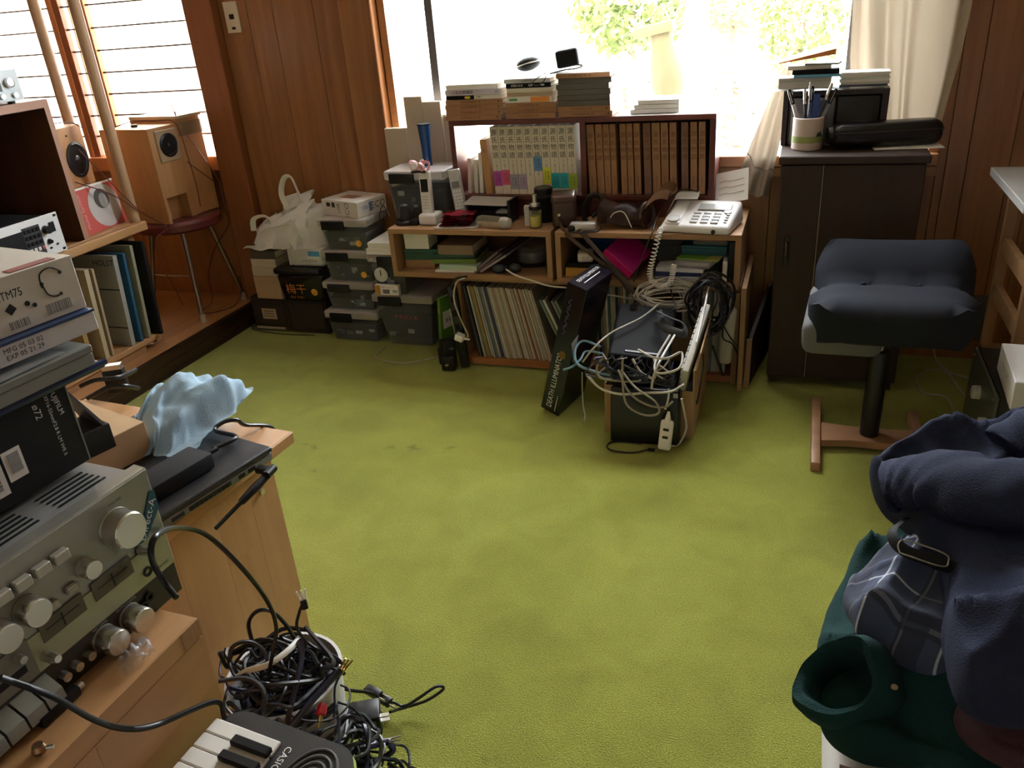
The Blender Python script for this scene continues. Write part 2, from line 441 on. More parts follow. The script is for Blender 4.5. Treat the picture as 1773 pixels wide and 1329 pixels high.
def sash(x0, x1, y):
    obj('sash', B().box(x0, x0 + 0.032, y, y + 0.025, 0.737, WZ1).box(x1 - 0.032, x1, y, y + 0.025, 0.737, WZ1).box(x0 + 0.032, x1 - 0.032, y, y + 0.025, WZ1 - 0.03, WZ1), M_ALU, W1, smooth=0)
    obj('pane', B().box(x0 + 0.032, x1 - 0.032, y + 0.011, y + 0.014, 0.738, WZ1 - 0.03), M_GLASS, W1, smooth=0)
sash(-1.405, 0.14, 3.075)
sash(0.11, WX1 - 0.03, 3.105)
obj('pane', B().box(WX0 + 0.03, -1.405, 3.116, 3.119, 0.738, WZ1), M_GLASS, W1, smooth=0)
# ---- shoji window of the alcove
M_SHOJI = translucent('shoji_paper', (0.93, 0.92, 0.90), 0.75)
M_SHOW = wood('shoji_frame', (0.42, 0.16, 0.055), (0.55, 0.24, 0.09), 'Z', 5.0, 0.45)
M_MUNT = plain('muntin_wood', (0.10, 0.06, 0.035), 0.6)
W2 = struct('window_2', B().box(-3.64, -2.44, 3.0, 3.12, 0.70, 0.762, 0.003, 1), M_SHOW, 0)
def shoji(x0, x1, bars):
    obj('paper', B().box(x0, x1, 3.062, 3.064, 0.762, 1.88), M_SHOJI, W2, smooth=0)
    for k in range(12):
        z = 0.762 + 0.0915 * (k + 1)
        obj('muntin', B().box(x0, x1, 3.044, 3.061, z - 0.0034, z + 0.0034), M_MUNT, W2, smooth=0)
    for x in bars: obj('muntin', B().box(x - 0.0025, x + 0.0025, 3.049, 3.061, 0.762, 1.88), M_SHOW, W2, smooth=0)
shoji(-2.995, -2.44, [])
shoji(-3.135, -3.02, [-3.075, -3.098, -3.052])
shoji(-3.64, -3.205, [-3.215])
for x0, x1, mt in ((-3.02, -2.995, M_SHOW), (-3.205, -3.178, M_SHOW), (-3.172, -3.137, M_POST)):
    obj('stile', B().box(x0, x1, 3.035, 3.075, 0.762, 1.88, 0.002, 1), mt, W2, smooth=0)
obj('stile', B().box(-2.442, -2.438, 3.03, 3.075, 0.762, 1.88), M_SHOW, W2, smooth=0)
obj('top_rail', B().box(-3.64, -2.44, 3.03, 3.12, 1.88, 1.93), M_SHOW, W2, smooth=0)
# ================================================================== garden outside
struct('garden_ground', B().box(-14, 12, 3.35, 26, -0.6, -0.5), plain('pale_gravel', (0.62, 0.58, 0.50), 0.9, var=0.2, scale=2.0), 0)
M_LEAF = [plain('leaf_lime', (0.14, 0.18, 0.04), 0.6, var=0.4, scale=3), plain('leaf_soft', (0.16, 0.185, 0.12), 0.6, var=0.4, scale=3)]
def bush(c, r, h, m, label, n=900):
    rr = random.Random(int(c[0] * 1000 + c[1] * 77))
    t = thing('garden_bush', label, 'bush', (c[0], c[1], -0.5))
    obj('stem', B().cyl((0, 0, 0), (0, 0, c[2] + 0.5), 0.05, 0.03, 8), plain('bark', (0.12, 0.08, 0.05), 0.9), t)
    b = B()
    cz = c[2] + 0.5
    for i in range(n):
        d = Vector((rr.gauss(0, 1), rr.gauss(0, 1), rr.gauss(0, 1))).normalized()
        k = rr.uniform(0.55, 1.0) * (1 + 0.25 * noise.noise(d * 2.3 + Vector(c)))
        p = Vector((d.x * r * k, d.y * r * k, cz + d.z * h * k))
        a = Vector((rr.uniform(-1, 1), rr.uniform(-1, 1), rr.uniform(-1, 1))).normalized(); e = a.orthogonal().normalized()
        s_ = r * rr.uniform(0.07, 0.13)
        b.quad(p - a * s_, p + e * s_ * 0.5, p + a * s_, p - e * s_ * 0.5)
    f = obj('foliage', b.mesh(0, False), m, t); f['kind'] = 'stuff'
    return t
bush((-1.780, 9.000, 1.087), 0.62, 0.42, M_LEAF[0], 'wide lime-green bush in the middle of the bright garden', 1600)
bush((-2.743, 10.600, 1.065), 0.22, 0.16, M_LEAF[0], 'small lime bush left of the wide lime bush outdoors', 500)
bush((-0.771, 9.000, 1.023), 0.30, 0.24, M_LEAF[0], 'round lime bush outdoors between two larger bushes', 700)
bush((-0.100, 8.000, 0.925), 0.42, 0.42, M_LEAF[0], 'tall yellow-green bush outdoors close to the hanging curtain', 1300)
bush((-0.442, 5.600, 0.682), 0.20, 0.16, M_LEAF[1], 'grey-green clipped shrub outdoors, topmost of three by the sill', 600)
bush((-0.446, 5.200, 0.563), 0.20, 0.15, M_LEAF[1], 'grey-green clipped shrub outdoors, middle one of three by the sill', 600)
bush((-0.364, 4.800, 0.463), 0.17, 0.14, M_LEAF[1], 'grey-green clipped shrub outdoors, lowest of three right above the sill', 600)
bush((-1.377, 6.600, 0.626), 0.24, 0.22, M_LEAF[1], 'soft grey-green shrub outdoors beside the garden post', 600)
gp = thing('garden_post', 'short weathered olive-brown post leaning in the garden', 'garden post', (-0.923, 6.000, 0.559), (0, R(-9), 0))
obj('shaft', B().lathe([(0.10, -0.6), (0.10, 0.05), (0.12, 0.1), (0.12, 0.22), (0.08, 0.38), (0.07, 0.46)], 10), plain('weathered_post', (0.055, 0.045, 0.015), 0.9, var=0.3), gp)
obj('cap', B().box(-0.17, 0.10, -0.09, 0.09, 0.45, 0.52, 0.01), plain('weathered_cap', (0.075, 0.06, 0.022), 0.9, var=0.3), gp)
# ================================================================== books
def book(name, label, cat, loc, rot, w, d, h, cover, group=None, pages=M_PAGE, t=0.0018):
    """spine faces -y, stands on z=0; x is the thickness"""
    o = thing(name, label, cat, loc, rot, group)
    obj('cover', B().box(0, w, 0, t, 0, h).box(0, t, t, d, 0, h).box(w - t, w, t, d, 0, h), cover, o, smooth=0)
    obj('pages', B().box(t, w - t, t, d - 0.004, 0.003, h - 0.003), pages, o, smooth=0)
    return o
FLAT = lambda yaw=0: Euler((0, R(90), yaw), 'XYZ')      # lying: thickness up, spine still towards -y, head towards +x
def flat_book(label, x0, y0, z0, w, d, h, cover, yaw=0.0, group=None, pages=M_PAGE, name='book', cat='book', titles=()):
    """lying book: x0 left end of the spine, w thickness (up), h spine length (along x)"""
    o = thing(name, label, cat, (x0, y0, z0), yaw, group)
    t = 0.0016
    obj('cover', B().box(0, h, 0, t, 0, w).box(0, h, t, d, 0, t).box(0, h, t, d, w - t, w), cover, o, smooth=0)
    obj('pages', B().box(0.003, h - 0.003, t, d - 0.004, t, w - t), pages, o, smooth=0)
    for s_, fx, sz, mt in titles:
        text(o, s_, sz, (h * fx, 0, w / 2), (1, 0, 0), (0, -1, 0), mt)
    return o

# ================================================================== low record case
rc = thing('record_case', 'long low wooden case holding upright records under the shelf units', 'record case', (0, 0, 0))
for x0, x1 in ((-1.215, -1.195), (-0.695, -0.675), (-0.186, -0.166)):
    obj('side_panel', B().box(x0, x1, 2.665, 3.0, 0.0, 0.345, 0.001, 1), M_BIRCHZ, rc, smooth=0)
obj('bottom_board', B().box(-1.195, -0.186, 2.665, 3.0, 0.008, 0.035), wood('orange_board', (0.30, 0.115, 0.04), (0.42, 0.18, 0.07), 'X', 5, 0.5), rc, smooth=0)
obj('top_board', B().box(-1.215, -0.166, 2.68, 3.0, 0.345, 0.364), M_BIRCH, rc, smooth=0)
obj('back_board', B().box(-1.195, -0.186, 2.985, 3.0, 0.035, 0.345), M_BIRCH, rc, smooth=0)
# ---- records, sleeve by sleeve
SL = {'cream': (0.47, 0.43, 0.36), 'white': (0.62, 0.60, 0.55), 'black': (0.02, 0.02, 0.025), 'grey': (0.21, 0.22, 0.22), 'mustard': (0.36, 0.26, 0.08),
      'teal': (0.05, 0.14, 0.19), 'blue': (0.045, 0.06, 0.13), 'tan': (0.36, 0.26, 0.17), 'orange': (0.40, 0.16, 0.07), 'green': (0.20, 0.28, 0.22)}
def sleeve(col, x, lean, w, y=2.72, where='in the left bay of the low record case', grp='records in the left bay', h=0.304):
    o = thing('record_sleeve', '%s record sleeve standing %s' % (col, where), 'record', (x, y, 0.0355), (0, lean, 0), grp)
    mt = plain('sleeve_' + col, SL[col], 0.6, var=0.25, scale=25)
    obj('jacket', B().box(-w / 2, w / 2, 0, 0.25, 0, h).box(-w / 2 + 0.0006, w / 2 - 0.0006, -0.0012, 0, 0.002, h - 0.002), mt, o, smooth=0)
    return o
seq = 'black grey black grey white grey mustard mustard white teal cream teal grey cream blue blue cream cream white cream tan cream white cream cream white cream tan white cream white tan cream white cream orange white cream tan white cream white tan white cream'.split()
x = -1.148
rr = random.Random(3)
for i, c_ in enumerate(seq):
    w_ = rr.uniform(0.0045, 0.0073)
    sleeve(c_, x, R(-8.5 - 0.12 * i), w_, 2.675 + rr.uniform(0, 0.012), h=0.292)
    x += w_ * 1.03 + 0.0005
# bent sleeve and a few fallen ones in front of the divider
sl = thing('bent_record_sleeve', 'bowed tan record sleeve bulging between straight records and the leaning pale ones', 'record', (-0.836, 2.675, 0.036), 0)
obj('jacket', B().sheet(lambda u, v: (-0.055 * (1 - v) ** 0 * 0 - 0.045 * math.sin(v * 1.9) + 0.03, 0.25 * u, 0.295 * v), 6, 10, 0.003), plain('bent_tan', (0.32, 0.23, 0.15), 0.7), sl)
for k, (c_, xx, ln) in enumerate((('green', -0.776, -23), ('white', -0.762, -23), ('black', -0.742, -24), ('grey', -0.727, -24), ('green', -0.713, -24))):
    sleeve(c_, xx, R(ln), 0.010, 2.675, 'leaning beside the case divider', 'records leaning by the divider', 0.27)
x = -0.668
for i in range(22):
    c_ = ('cream', 'black', 'grey', 'tan', 'white', 'teal', 'cream')[i % 7]
    sleeve(c_, x, R(-1.0), 0.0085, 2.69, 'in the middle of the case behind the cable box', 'records behind the cable box'); x += 0.0095
x = -0.36
for i in range(16):
    sleeve(('white', 'cream', 'grey', 'white')[i % 4], x, R(0.6), 0.0085, 2.69, 'at the end of the case by the white power bar', 'records by the power bar'); x += 0.0098

# ================================================================== two open shelf units
def unit(x0, x1, label):
    t = thing('shelf_unit', label, 'shelf unit', ((x0 + x1) / 2, 2.645, 0.364))
    w = (x1 - x0) / 2
    obj('top_board', B().box(-w, w, 0, 0.355, 0.168, 0.187, 0.001, 1), M_BIRCH, t, smooth=0)
    obj('bottom_board', B().box(-w, w, 0, 0.355, 0.0, 0.019, 0.001, 1), M_BIRCH, t, smooth=0)
    for a, b in ((-w, -w + 0.019), (w - 0.019, w)): obj('side_panel', B().box(a, b, 0.001, 0.355, 0.019, 0.168), M_BIRCHZ, t, smooth=0)
    obj('back_board', B().box(-w + 0.019, w - 0.019, 0.345, 0.355, 0.019, 0.168), M_BIRCH, t, smooth=0)
    return t
unit(-1.458, -0.818, 'open wooden shelf unit carrying the cordless handset and filled with papers and discs')
unit(-0.803, -0.170, 'open wooden shelf unit carrying the desk telephone, filled with folders and a magenta box')
TOP = 0.551; IN = 0.3835
# pale plank leaning against the end of the record case, dark board on the wall
single('leaning_board', B().hexa([(-0.158, 2.62, 0.0), (-0.142, 2.62, 0.0), (-0.142, 3.0, 0.0), (-0.158, 3.0, 0.0), (-0.160, 2.62, 0.378), (-0.144, 2.62, 0.378), (-0.144, 3.0, 0.378), (-0.160, 3.0, 0.378)]), M_BIRCHZ, 'upright pale board standing flush against the end of the record case', 'board')
single('picture_board', B().hexa([(-0.135, 2.66, 0.0), (-0.122, 2.66, 0.0), (-0.07, 3.005, 0.0), (-0.083, 3.005, 0.0), (-0.135, 2.70, 0.16), (-0.122, 2.70, 0.16), (-0.075, 3.01, 0.27), (-0.088, 3.01, 0.27)]), plain('dark_board', (0.035, 0.02, 0.013), 0.6), 'dark thin board with pale edge leaning between record case and wardrobe', 'board')
single('board_edge', B().hexa([(-0.138, 2.655, 0.0), (-0.120, 2.655, 0.0), (-0.120, 2.665, 0.0), (-0.138, 2.665, 0.0), (-0.138, 2.695, 0.165), (-0.120, 2.695, 0.165), (-0.120, 2.705, 0.165), (-0.138, 2.705, 0.165)]), M_BIRCH, 'short pale batten standing on the carpet beside the record case', 'batten')

# ---- contents, left unit
def slab(name, label, cat, x0, x1, y0, y1, z0, z1, mat, yaw=0.0, bev=0.0, group=None):
    cx, cy = (x0 + x1) / 2, (y0 + y1) / 2
    return single(name, B().box(x0 - cx, x1 - cx, y0 - cy, y1 - cy, 0, z1 - z0, bev, 2), mat, label, cat, group, (cx, cy, z0), yaw, 35 if bev else 0)
def lidded(name, label, cat, x0, x1, y0, y1, z0, z1, mat, yaw=0.0, lid=0.3, matl=None):
    t = thing(name, label, cat, ((x0 + x1) / 2, (y0 + y1) / 2, z0), yaw); a, b, h = (x1 - x0) / 2, (y1 - y0) / 2, z1 - z0
    obj('body', B().box(-a + 0.001, a - 0.001, -b + 0.001, b - 0.001, 0, h * (1 - lid), 0.001, 1), mat, t)
    obj('lid', B().box(-a, a, -b, b, h * (1 - lid), h, 0.0015, 1), matl or mat, t)
    return t
M_DGREEN = plain('dark_green_plastic', (0.01, 0.07, 0.045), 0.4)
lidded('drawer_block', 'small wooden drawer block at the left end of the paper shelf', 'box', -1.425, -1.30, 2.69, 2.80, IN, IN + 0.038, M_BIRCH)
lidded('green_case', 'dark green plastic case under the white carton in the paper shelf', 'case', -1.425, -1.27, 2.68, 2.85, IN + 0.0385, IN + 0.080, M_DGREEN, 0.1)
lidded('small_carton', 'small white carton on the dark green case inside the shelf', 'carton', -1.415, -1.315, 2.68, 2.78, IN + 0.081, IN + 0.14, M_WHITE, 0.06)
flat_book('thin white magazine at the bottom of the paper stack in the shelf', -1.285, 2.655, IN + 0.0005, 0.009, 0.2, 0.16, M_PAPER, 0.05, pages=M_PAPER)
flat_book('pale green notebook in the paper stack in the shelf', -1.27, 2.665, IN + 0.0100, 0.018, 0.19, 0.155, plain('mint_cover', (0.42, 0.55, 0.45), 0.6), -0.06, pages=M_PAPER)
flat_book('cream paperback with green edge in the paper stack', -1.30, 2.67, IN + 0.0285, 0.017, 0.18, 0.175, plain('olive_cover', (0.13, 0.22, 0.04), 0.6), 0.08)
flat_book('dark green bound notebook in the paper stack', -1.295, 2.675, IN + 0.046, 0.016, 0.17, 0.16, M_DGREEN, 0.14)
flat_book('thick cream paperback with brown cover topmost on the paper stack in the shelf', -1.275, 2.68, IN + 0.0625, 0.036, 0.17, 0.14, plain('brown_cover', (0.24, 0.17, 0.12), 0.6), 0.02)
for k in range(3):
    slab('document_folder', ('mauve', 'plum', 'lilac')[k] + ' plastic document folder leaning on the paper stack', 'folder', -1.10, -1.092, 2.66, 2.9, IN + 0.002, IN + 0.003 + 0.13, plain('folder%d' % k, ((0.16, 0.10, 0.13), (0.09, 0.05, 0.08), (0.30, 0.25, 0.30))[k], 0.35), 0.0)
for k, o_ in enumerate([o for o in COL.objects if o.name.startswith('document_folder')]):
    o_.rotation_euler = (0, R(52 + 3 * k), R(-6)); o_.location = (-1.115 + 0.012 * k, 2.78, IN + 0.006)
ds = thing('disc_spindle', 'clear spindle of blank grey discs lying in the shelf beside the folders', 'disc spindle', (-0.943, 2.815, IN))
obj('base', B().lathe([(0.07, 0), (0.07, 0.012), (0.062, 0.014)], 28), M_BLACK, ds)
obj('discs', B().lathe([(0.06, 0.014), (0.06, 0.052), (0.008, 0.0521)], 32), plain('disc_grey', (0.22, 0.22, 0.24), 0.2, metal=0.6), ds)
obj('cover', B().lathe([(0.066, 0.014), (0.066, 0.07), (0.06, 0.075), (0.012, 0.076)], 28), clear('smoke_clear', (0.3, 0.3, 0.3), 0.25), ds)
sg = thing('sunglasses', 'folded dark navy sunglasses at the front edge of the shelf', 'sunglasses', (-1.0, 2.668, IN), 0.2)
M_NAVYP = plain('navy_gloss', (0.012, 0.016, 0.035), 0.15)
for s_ in (-1, 1):
    obj('lens', B().sphere((0.03 * s_, 0, 0.02), 0.026, 2, (1, 0.28, 0.75)), M_NAVYP, sg)
    obj('temple', B().tube([(0.058 * s_, 0.003, 0.028), (0.03 * s_, 0.02, 0.026), (-0.04 * s_, 0.032 + 0.006 * s_, 0.02), (-0.06 * s_, 0.035, 0.012)], 0.0035), M_NAVYP, sg)
obj('bridge', B().tube([(-0.01, -0.004, 0.026), (0, -0.007, 0.03), (0.01, -0.004, 0.026)], 0.003), M_NAVYP, sg)
slab('black_pouch', 'small black pouch standing at the right end of the paper shelf', 'pouch', -0.860, -0.840, 2.70, 2.82, IN, IN + 0.06, M_BLACKM, 0.0, 0.004)
slab('disc_wallet', 'dark flat disc wallet behind the spindle in the shelf', 'wallet', -1.02, -0.87, 2.90, 2.97, IN, IN + 0.10, M_DARK, 0.0, 0.006)
# ---- contents, right unit
slab('blue_folder', 'bright blue ring folder standing at the back of the telephone shelf', 'folder', -0.755, -0.56, 2.90, 2.935, IN, IN + 0.14, plain('blue_folder', (0.008, 0.09, 0.30), 0.45), 0.0, 0.003)
flat_book('orange-edged paperback on the floor of the telephone shelf', -0.775, 2.665, IN + 0.0005, 0.030, 0.15, 0.115, plain('amber_cover', (0.5, 0.27, 0.04), 0.6), 0.06, pages=M_PAPER)
flat_book('black-covered notebook under the white charger plug', -0.77, 2.675, IN + 0.0310, 0.014, 0.14, 0.11, M_BLACKM, -0.05, pages=M_PAPER)
pl = thing('charger_plug', 'white charger plug with two pins lying on the black notebook', 'charger', (-0.712, 2.715, IN + 0.0455), 0.2)
obj('body', B().box(-0.028, 0.028, -0.03, 0.03, 0, 0.036, 0.008, 3), M_WHITE, pl)
for s_ in (-1, 1): obj('pin', B().box(s_ * 0.008 - 0.001, s_ * 0.008 + 0.001, -0.042, -0.028, 0.015, 0.022), M_METAL, pl)
mg = thing('magenta_box', 'bright magenta cardboard box tilted inside the telephone shelf', 'box', Vector((-0.566, 2.700, 0.447)) + Vector((0, 0, 0.008)))
e1 = Vector((0.76, -0.10, -0.64)).normalized(); n_ = Vector((-0.42, -0.82, -0.38)); n_ = (n_ - e1 * n_.dot(e1)).normalized(); e3 = e1.cross(-n_).normalized()
mg.rotation_euler = Matrix((e1, -n_, e3)).transposed().to_euler()
obj('body', B().box(-0.062, 0.062, -0.045, 0.075, -0.018, 0.018, 0.001, 1), plain('magenta_card', (0.30, 0.0, 0.12), 0.45), mg)
obj('side_panel', B().box(-0.063, 0.063, -0.047, -0.0452, -0.019, 0.019), plain('hot_pink_card', (0.85, 0.01, 0.30), 0.45), mg, smooth=0)
for k, (lab, c_, x0, x1, h_) in enumerate((('kraft envelope sticking out of the telephone shelf floor', (0.45, 0.29, 0.15), -0.47, -0.25, 0.006), ('grey document wallet on the kraft envelope', (0.33, 0.34, 0.35), -0.45, -0.26, 0.012),
        ('navy booklet in the pile behind the telephone cord', (0.01, 0.03, 0.11), -0.455, -0.30, 0.014), ('white booklet in the pile behind the telephone cord', (0.62, 0.63, 0.66), -0.45, -0.29, 0.012))):
    flat_book(lab, x0, 2.635 + 0.006 * k, IN + 0.0005 + sum((0.0065, 0.0125, 0.0145, 0.0125)[:k]), h_, 0.22, x1 - x0, plain('pile_%d' % k, c_, 0.6), 0.03 * (-1) ** k, pages=M_PAPER, name='envelope' if k == 0 else 'booklet', cat='envelope' if k == 0 else 'booklet')
slab('plastic_bag_pack', 'crumpled clear-grey plastic pack on the booklet pile', 'plastic pack', -0.375, -0.25, 2.655, 2.80, IN + 0.048, IN + 0.07, clear('grey_film', (0.5, 0.5, 0.52), 0.7, 0.2), -0.25, 0.008)
gr = thing('green_card', 'green and white printed card lying on the plastic pack', 'card', (-0.30, 2.73, IN + 0.0712), -0.2)
obj('card', B().box(-0.075, 0.07, -0.06, 0.07, 0, 0.002), plain('lime_print', (0.22, 0.5, 0.05), 0.5), gr, smooth=0)
obj('print', B().prism([(0.02, -0.06), (0.07, -0.06), (0.07, 0.07), (0.05, 0.07)], 0.002, 0.0025), plain('yellow_print', (0.62, 0.55, 0.16), 0.5), gr, smooth=0)
pt = thing('pencil_case', 'clear-topped pencil case with pens on the teal boxes', 'pencil case', (-0.275, 2.75, IN + 0.108), -0.05)
obj('tray', B().box(-0.06, 0.06, -0.03, 0.03, 0, 0.024, 0.008, 3), clear('case_clear', (0.3, 0.4, 0.38), 0.4), pt)
for k in range(3): obj('pen', B().cyl((-0.045, -0.012 + 0.012 * k, 0.012), (0.045, -0.012 + 0.012 * k, 0.012), 0.004, n=8), plain('pen%d' % k, ((0.5, 0.05, 0.05), (0.5, 0.5, 0.5), (0.05, 0.05, 0.06))[k], 0.4), pt)
lidded('teal_box', 'teal cardboard box inside the telephone shelf under the pencil case', 'box', -0.37, -0.215, 2.72, 2.90, IN + 0.074, IN + 0.107, plain('teal_card', (0.005, 0.11, 0.14), 0.5), -0.05)
slab('dark_notebook', 'dark grey notebook at the right end of the telephone shelf', 'notebook', -0.212, -0.192, 2.69, 2.88, IN, IN + 0.13, M_DARK)
slab('white_folder', 'white document folder standing at the right end of the telephone shelf', 'folder', -0.232, -0.217, 2.67, 2.90, IN, IN + 0.07, M_PAPER, 0.03)
lidded('camera_pouch', 'black camera pouch with grey strap behind the coiled telephone cord', 'pouch', -0.475, -0.39, 2.73, 2.85, IN + 0.048, IN + 0.125, M_DARK, 0.3)

# ================================================================== red-brown bookshelf
BX0, BX1, BY, BZ = -1.25, -0.283, 2.84, 0.905
bs = thing('small_bookshelf', 'red-brown lacquered two-bay bookshelf standing behind the telephone and handsets', 'bookshelf', ((BX0 + BX1) / 2, BY, TOP))
hw = (BX1 - BX0) / 2; hz = BZ - TOP
obj('top_board', B().box(-hw, hw, 0, 0.17, hz - 0.018, hz, 0.001, 1), M_REDBR, bs)
obj('shelf_board', B().box(-hw + 0.018, hw - 0.018, 0, 0.17, 0.065, 0.083, 0.001, 1), M_REDBR, bs)
for a in (-hw, hw - 0.02, -0.742 - (BX0 + BX1) / 2 - 0.01): obj('upright', B().box(a, a + 0.02, 0.0005, 0.17, 0.0, hz - 0.0185), M_REDBR, bs, smooth=0)
obj('plinth', B().box(-hw + 0.02, hw - 0.02, 0.02, 0.04, 0.0, 0.065), M_REDBR, bs, smooth=0)
obj('back_board', B().box(-0.742 - (BX0 + BX1) / 2 + 0.01, hw - 0.02, 0.158, 0.166, 0.083, hz - 0.0185), plain('dark_back', (0.03, 0.008, 0.006), 0.6), bs, smooth=0)
SZ = TOP + 0.0835
M_IVORY = plain('ivory_cover', (0.66, 0.62, 0.50), 0.5, var=0.04)
M_TANC = plain('tan_slipcase', (0.36, 0.19, 0.095), 0.65, var=0.15, scale=30)
M_TAND = plain('dull_tan_slipcase', (0.22, 0.115, 0.075), 0.65, var=0.15, scale=30)
M_BRINK = plain('brown_ink', (0.12, 0.05, 0.02), 0.7)
obis = [((0.40, 0.07, 0.38), 0.030, .055), ((0.65, 0.10, 0.22), 0.034, .055), ((0.30, 0.32, 0.38), 0.018, .055), ((0.38, 0.30, 0.45), 0.018, .055), None,
        ((0.10, 0.27, 0.55), 0.085, .052), ((0.62, 0.66, 0.06), 0.038, .06), ((0.02, 0.42, 0.48), 0.022, .055), ((0.02, 0.42, 0.48), 0.022, .055), ((0.36, 0.50, 0.05), 0.020, .055)]
onames = ['magenta', 'pink', 'slate', 'lilac', 'no', 'blue', 'yellow', 'teal', 'teal', 'lime']
for i in range(10):
    x0 = -1.084 + 0.0322 * i
    lab = 'ivory volume with %s paper band standing in the left bay of the red-brown shelf' % onames[i] if onames[i] != 'no' else 'ivory volume without paper band standing in the left bay of the red-brown shelf'
    o_ = book('ivory_book', lab, 'book', (x0 - 0.006, BY + 0.012, SZ), (0, R(-1.3), 0), 0.0308, 0.14, 0.244, M_IVORY, 'ivory volumes of one series')
    text(o_, '源\n氏\n物\n語', 0.0235, (0.0155, 0, 0.182), (1, 0, 0), (0, -1, 0), M_INK, 'title', 1.15)
    text(o_, '巻\n' + '一二三四五六七八九十'[i], 0.006, (0.0155, 0, 0.118), (1, 0, 0), (0, -1, 0), M_GREY, 'volume_mark', 1.1)
    text(o_, '瀬\n戸\n内\n寂\n聴', 0.0085, (0.0155, 0, 0.088), (1, 0, 0), (0, -1, 0), M_GREY, 'author', 1.0)
    if obis[i]:
        c_, z_, h_ = obis[i]
        patch(o_, 'paper_band', (0.0154, 0, z_ + h_ / 2), (1, 0, 0), (0, -1, 0), 0.0308, h_, plain('band_%d' % i, c_, 0.5, var=0.03), 0.0008)
        text(o_, '女\n三\n宮\nの', 0.0085, (0.021, -0.0013, z_ + h_ / 2), (1, 0, 0), (0, -1, 0), M_INK, 'band_lettering', 0.95)
        text(o_, 'ラ\nイ\nバ\nル', 0.0085, (0.010, -0.0013, z_ + h_ / 2), (1, 0, 0), (0, -1, 0), M_INK, 'band_lettering', 0.95)
o_ = book('tan_book', 'shorter tan volume leaning beside the ivory series', 'book', (-1.128, BY + 0.012, SZ), (0, R(-3), 0), 0.026, 0.13, 0.20, plain('ochre_cover', (0.45, 0.25, 0.10), 0.6))
text(o_, '物\n語', 0.008, (0.013, 0, 0.16), (1, 0, 0), (0, -1, 0), M_BRINK, 'title')
spx = [(262, 328, 0), (340, 400, 0), (408, 462, 0), (470, 518, 0), (558, 610, 0), (618, 668, 0), (680, 732, 0), (762, 825, 1), (838, 905, 0), (915, 975, 0), (990, 1045, 0), (1088, 1145, 1), (1165, 1220, 0), (1235, 1290, 0)]
for i, (a, b, dk) in enumerate(spx):
    x0 = -0.7215 + (a - 262) * 0.2032 * 0.00197; w_ = (b - a) * 0.2032 * 0.00197
    if dk: lab = ('dull purple-brown slipcased volume among the tan set', 'dull purple-brown slipcased volume near the end of the tan set')[i > 9]
    else: lab = 'tan slipcased volume standing in the right bay of the red-brown shelf'
    o_ = book('slipcase_book', lab, 'book', (x0 - 0.004, BY + 0.018, SZ), (0, R(-1.6), 0), w_, 0.135, 0.243, M_TAND if dk else M_TANC, 'tan slipcased volumes', plain('brown_page', (0.2, 0.1, 0.05), 0.9))
    text(o_, '源\n氏\n物\n語', 0.0195, (w_ / 2, 0, 0.165), (1, 0, 0), (0, -1, 0), M_BRINK, 'title', 1.3)
    text(o_, '山\n岸\n徳\n平\n校\n注', 0.0065, (w_ / 2, 0, 0.045), (1, 0, 0), (0, -1, 0), M_BRINK, 'author', 1.0)
for i, (x_, c_, h_, ln, nm) in enumerate(((-1.205, (0.62, 0.5, 0.42), 0.13, 4, 'pinkish'), (-1.178, (0.62, 0.58, 0.5), 0.125, 3, 'cream'), (-1.156, (0.72, 0.70, 0.66), 0.15, 2, 'white'))):
    book('booklet', '%s thin booklet leaning in the near-empty corner of the left bay' % nm, 'booklet', (x_, BY + 0.02, SZ + 0.002), (0, R(ln), 0), 0.014, 0.12, h_, plain('thin_%d' % i, c_, 0.6), None, M_PAPER)
# ---- lying books on top
z0 = BZ + 0.0008
GT, GM, GR_ = 'tan volumes lying in the left pile', 'tan volumes lying in the middle pile', 'tan volumes lying in the right pile'
M_LAV = plain('lavender_cover', (0.56, 0.54, 0.66), 0.5, var=0.05)
def pile(x0, y0, L):
    z = z0
    for lab, th, ln, mt, grp, ttl, dx in L:
        flat_book(lab, x0 + dx, y0 + rnd.uniform(0, 0.006), z, th, 0.13, ln, mt, rnd.uniform(-0.02, 0.02), grp, titles=ttl); z += th + 0.0006
    return z
T1 = [('校訂源氏物語 第一巻', 0.45, 0.0085, M_BRINK), ('●', 0.93, 0.009, M_BRINK)]
ORD = iter(('lowest', 'second from the bottom', 'third from the bottom', 'fourth from the bottom', 'lowest', 'second from the bottom', 'third from the bottom', 'lowest', 'second from the bottom'))
tanL = lambda p_: ('tan volume on the bookshelf, %s in the %s' % (next(ORD), {'left': 'pile below the lavender volume', 'middle': 'pile below the black volume', 'right': 'grey-green pile'}[p_]))
zA = pile(-1.262, 2.842, [(tanL('left'), 0.0175, 0.222, M_TANC, GT, T1, 0.0), (tanL('left'), 0.0175, 0.225, M_TANC, GT, T1, 0.004), (tanL('left'), 0.0175, 0.226, M_TANC, GT, T1, 0.003), (tanL('left'), 0.0175, 0.222, M_TANC, GT, T1, 0.008),
    ('black and white paperback with yellow oval lying in the left pile', 0.014, 0.212, M_PAPER, None, [('文庫', 0.6, 0.009, M_INK)], 0.012),
    ('lavender volume with large black title lying in the left pile', 0.019, 0.215, M_LAV, None, [('小説古典講読', 0.32, 0.014, M_INK), ('◎', 0.93, 0.012, plain('teal_ink', (0.05, 0.25, 0.25), 0.6))], 0.01),
    ('white volume topmost in the left pile', 0.016, 0.20, M_PAPER, None, [], 0.014)])
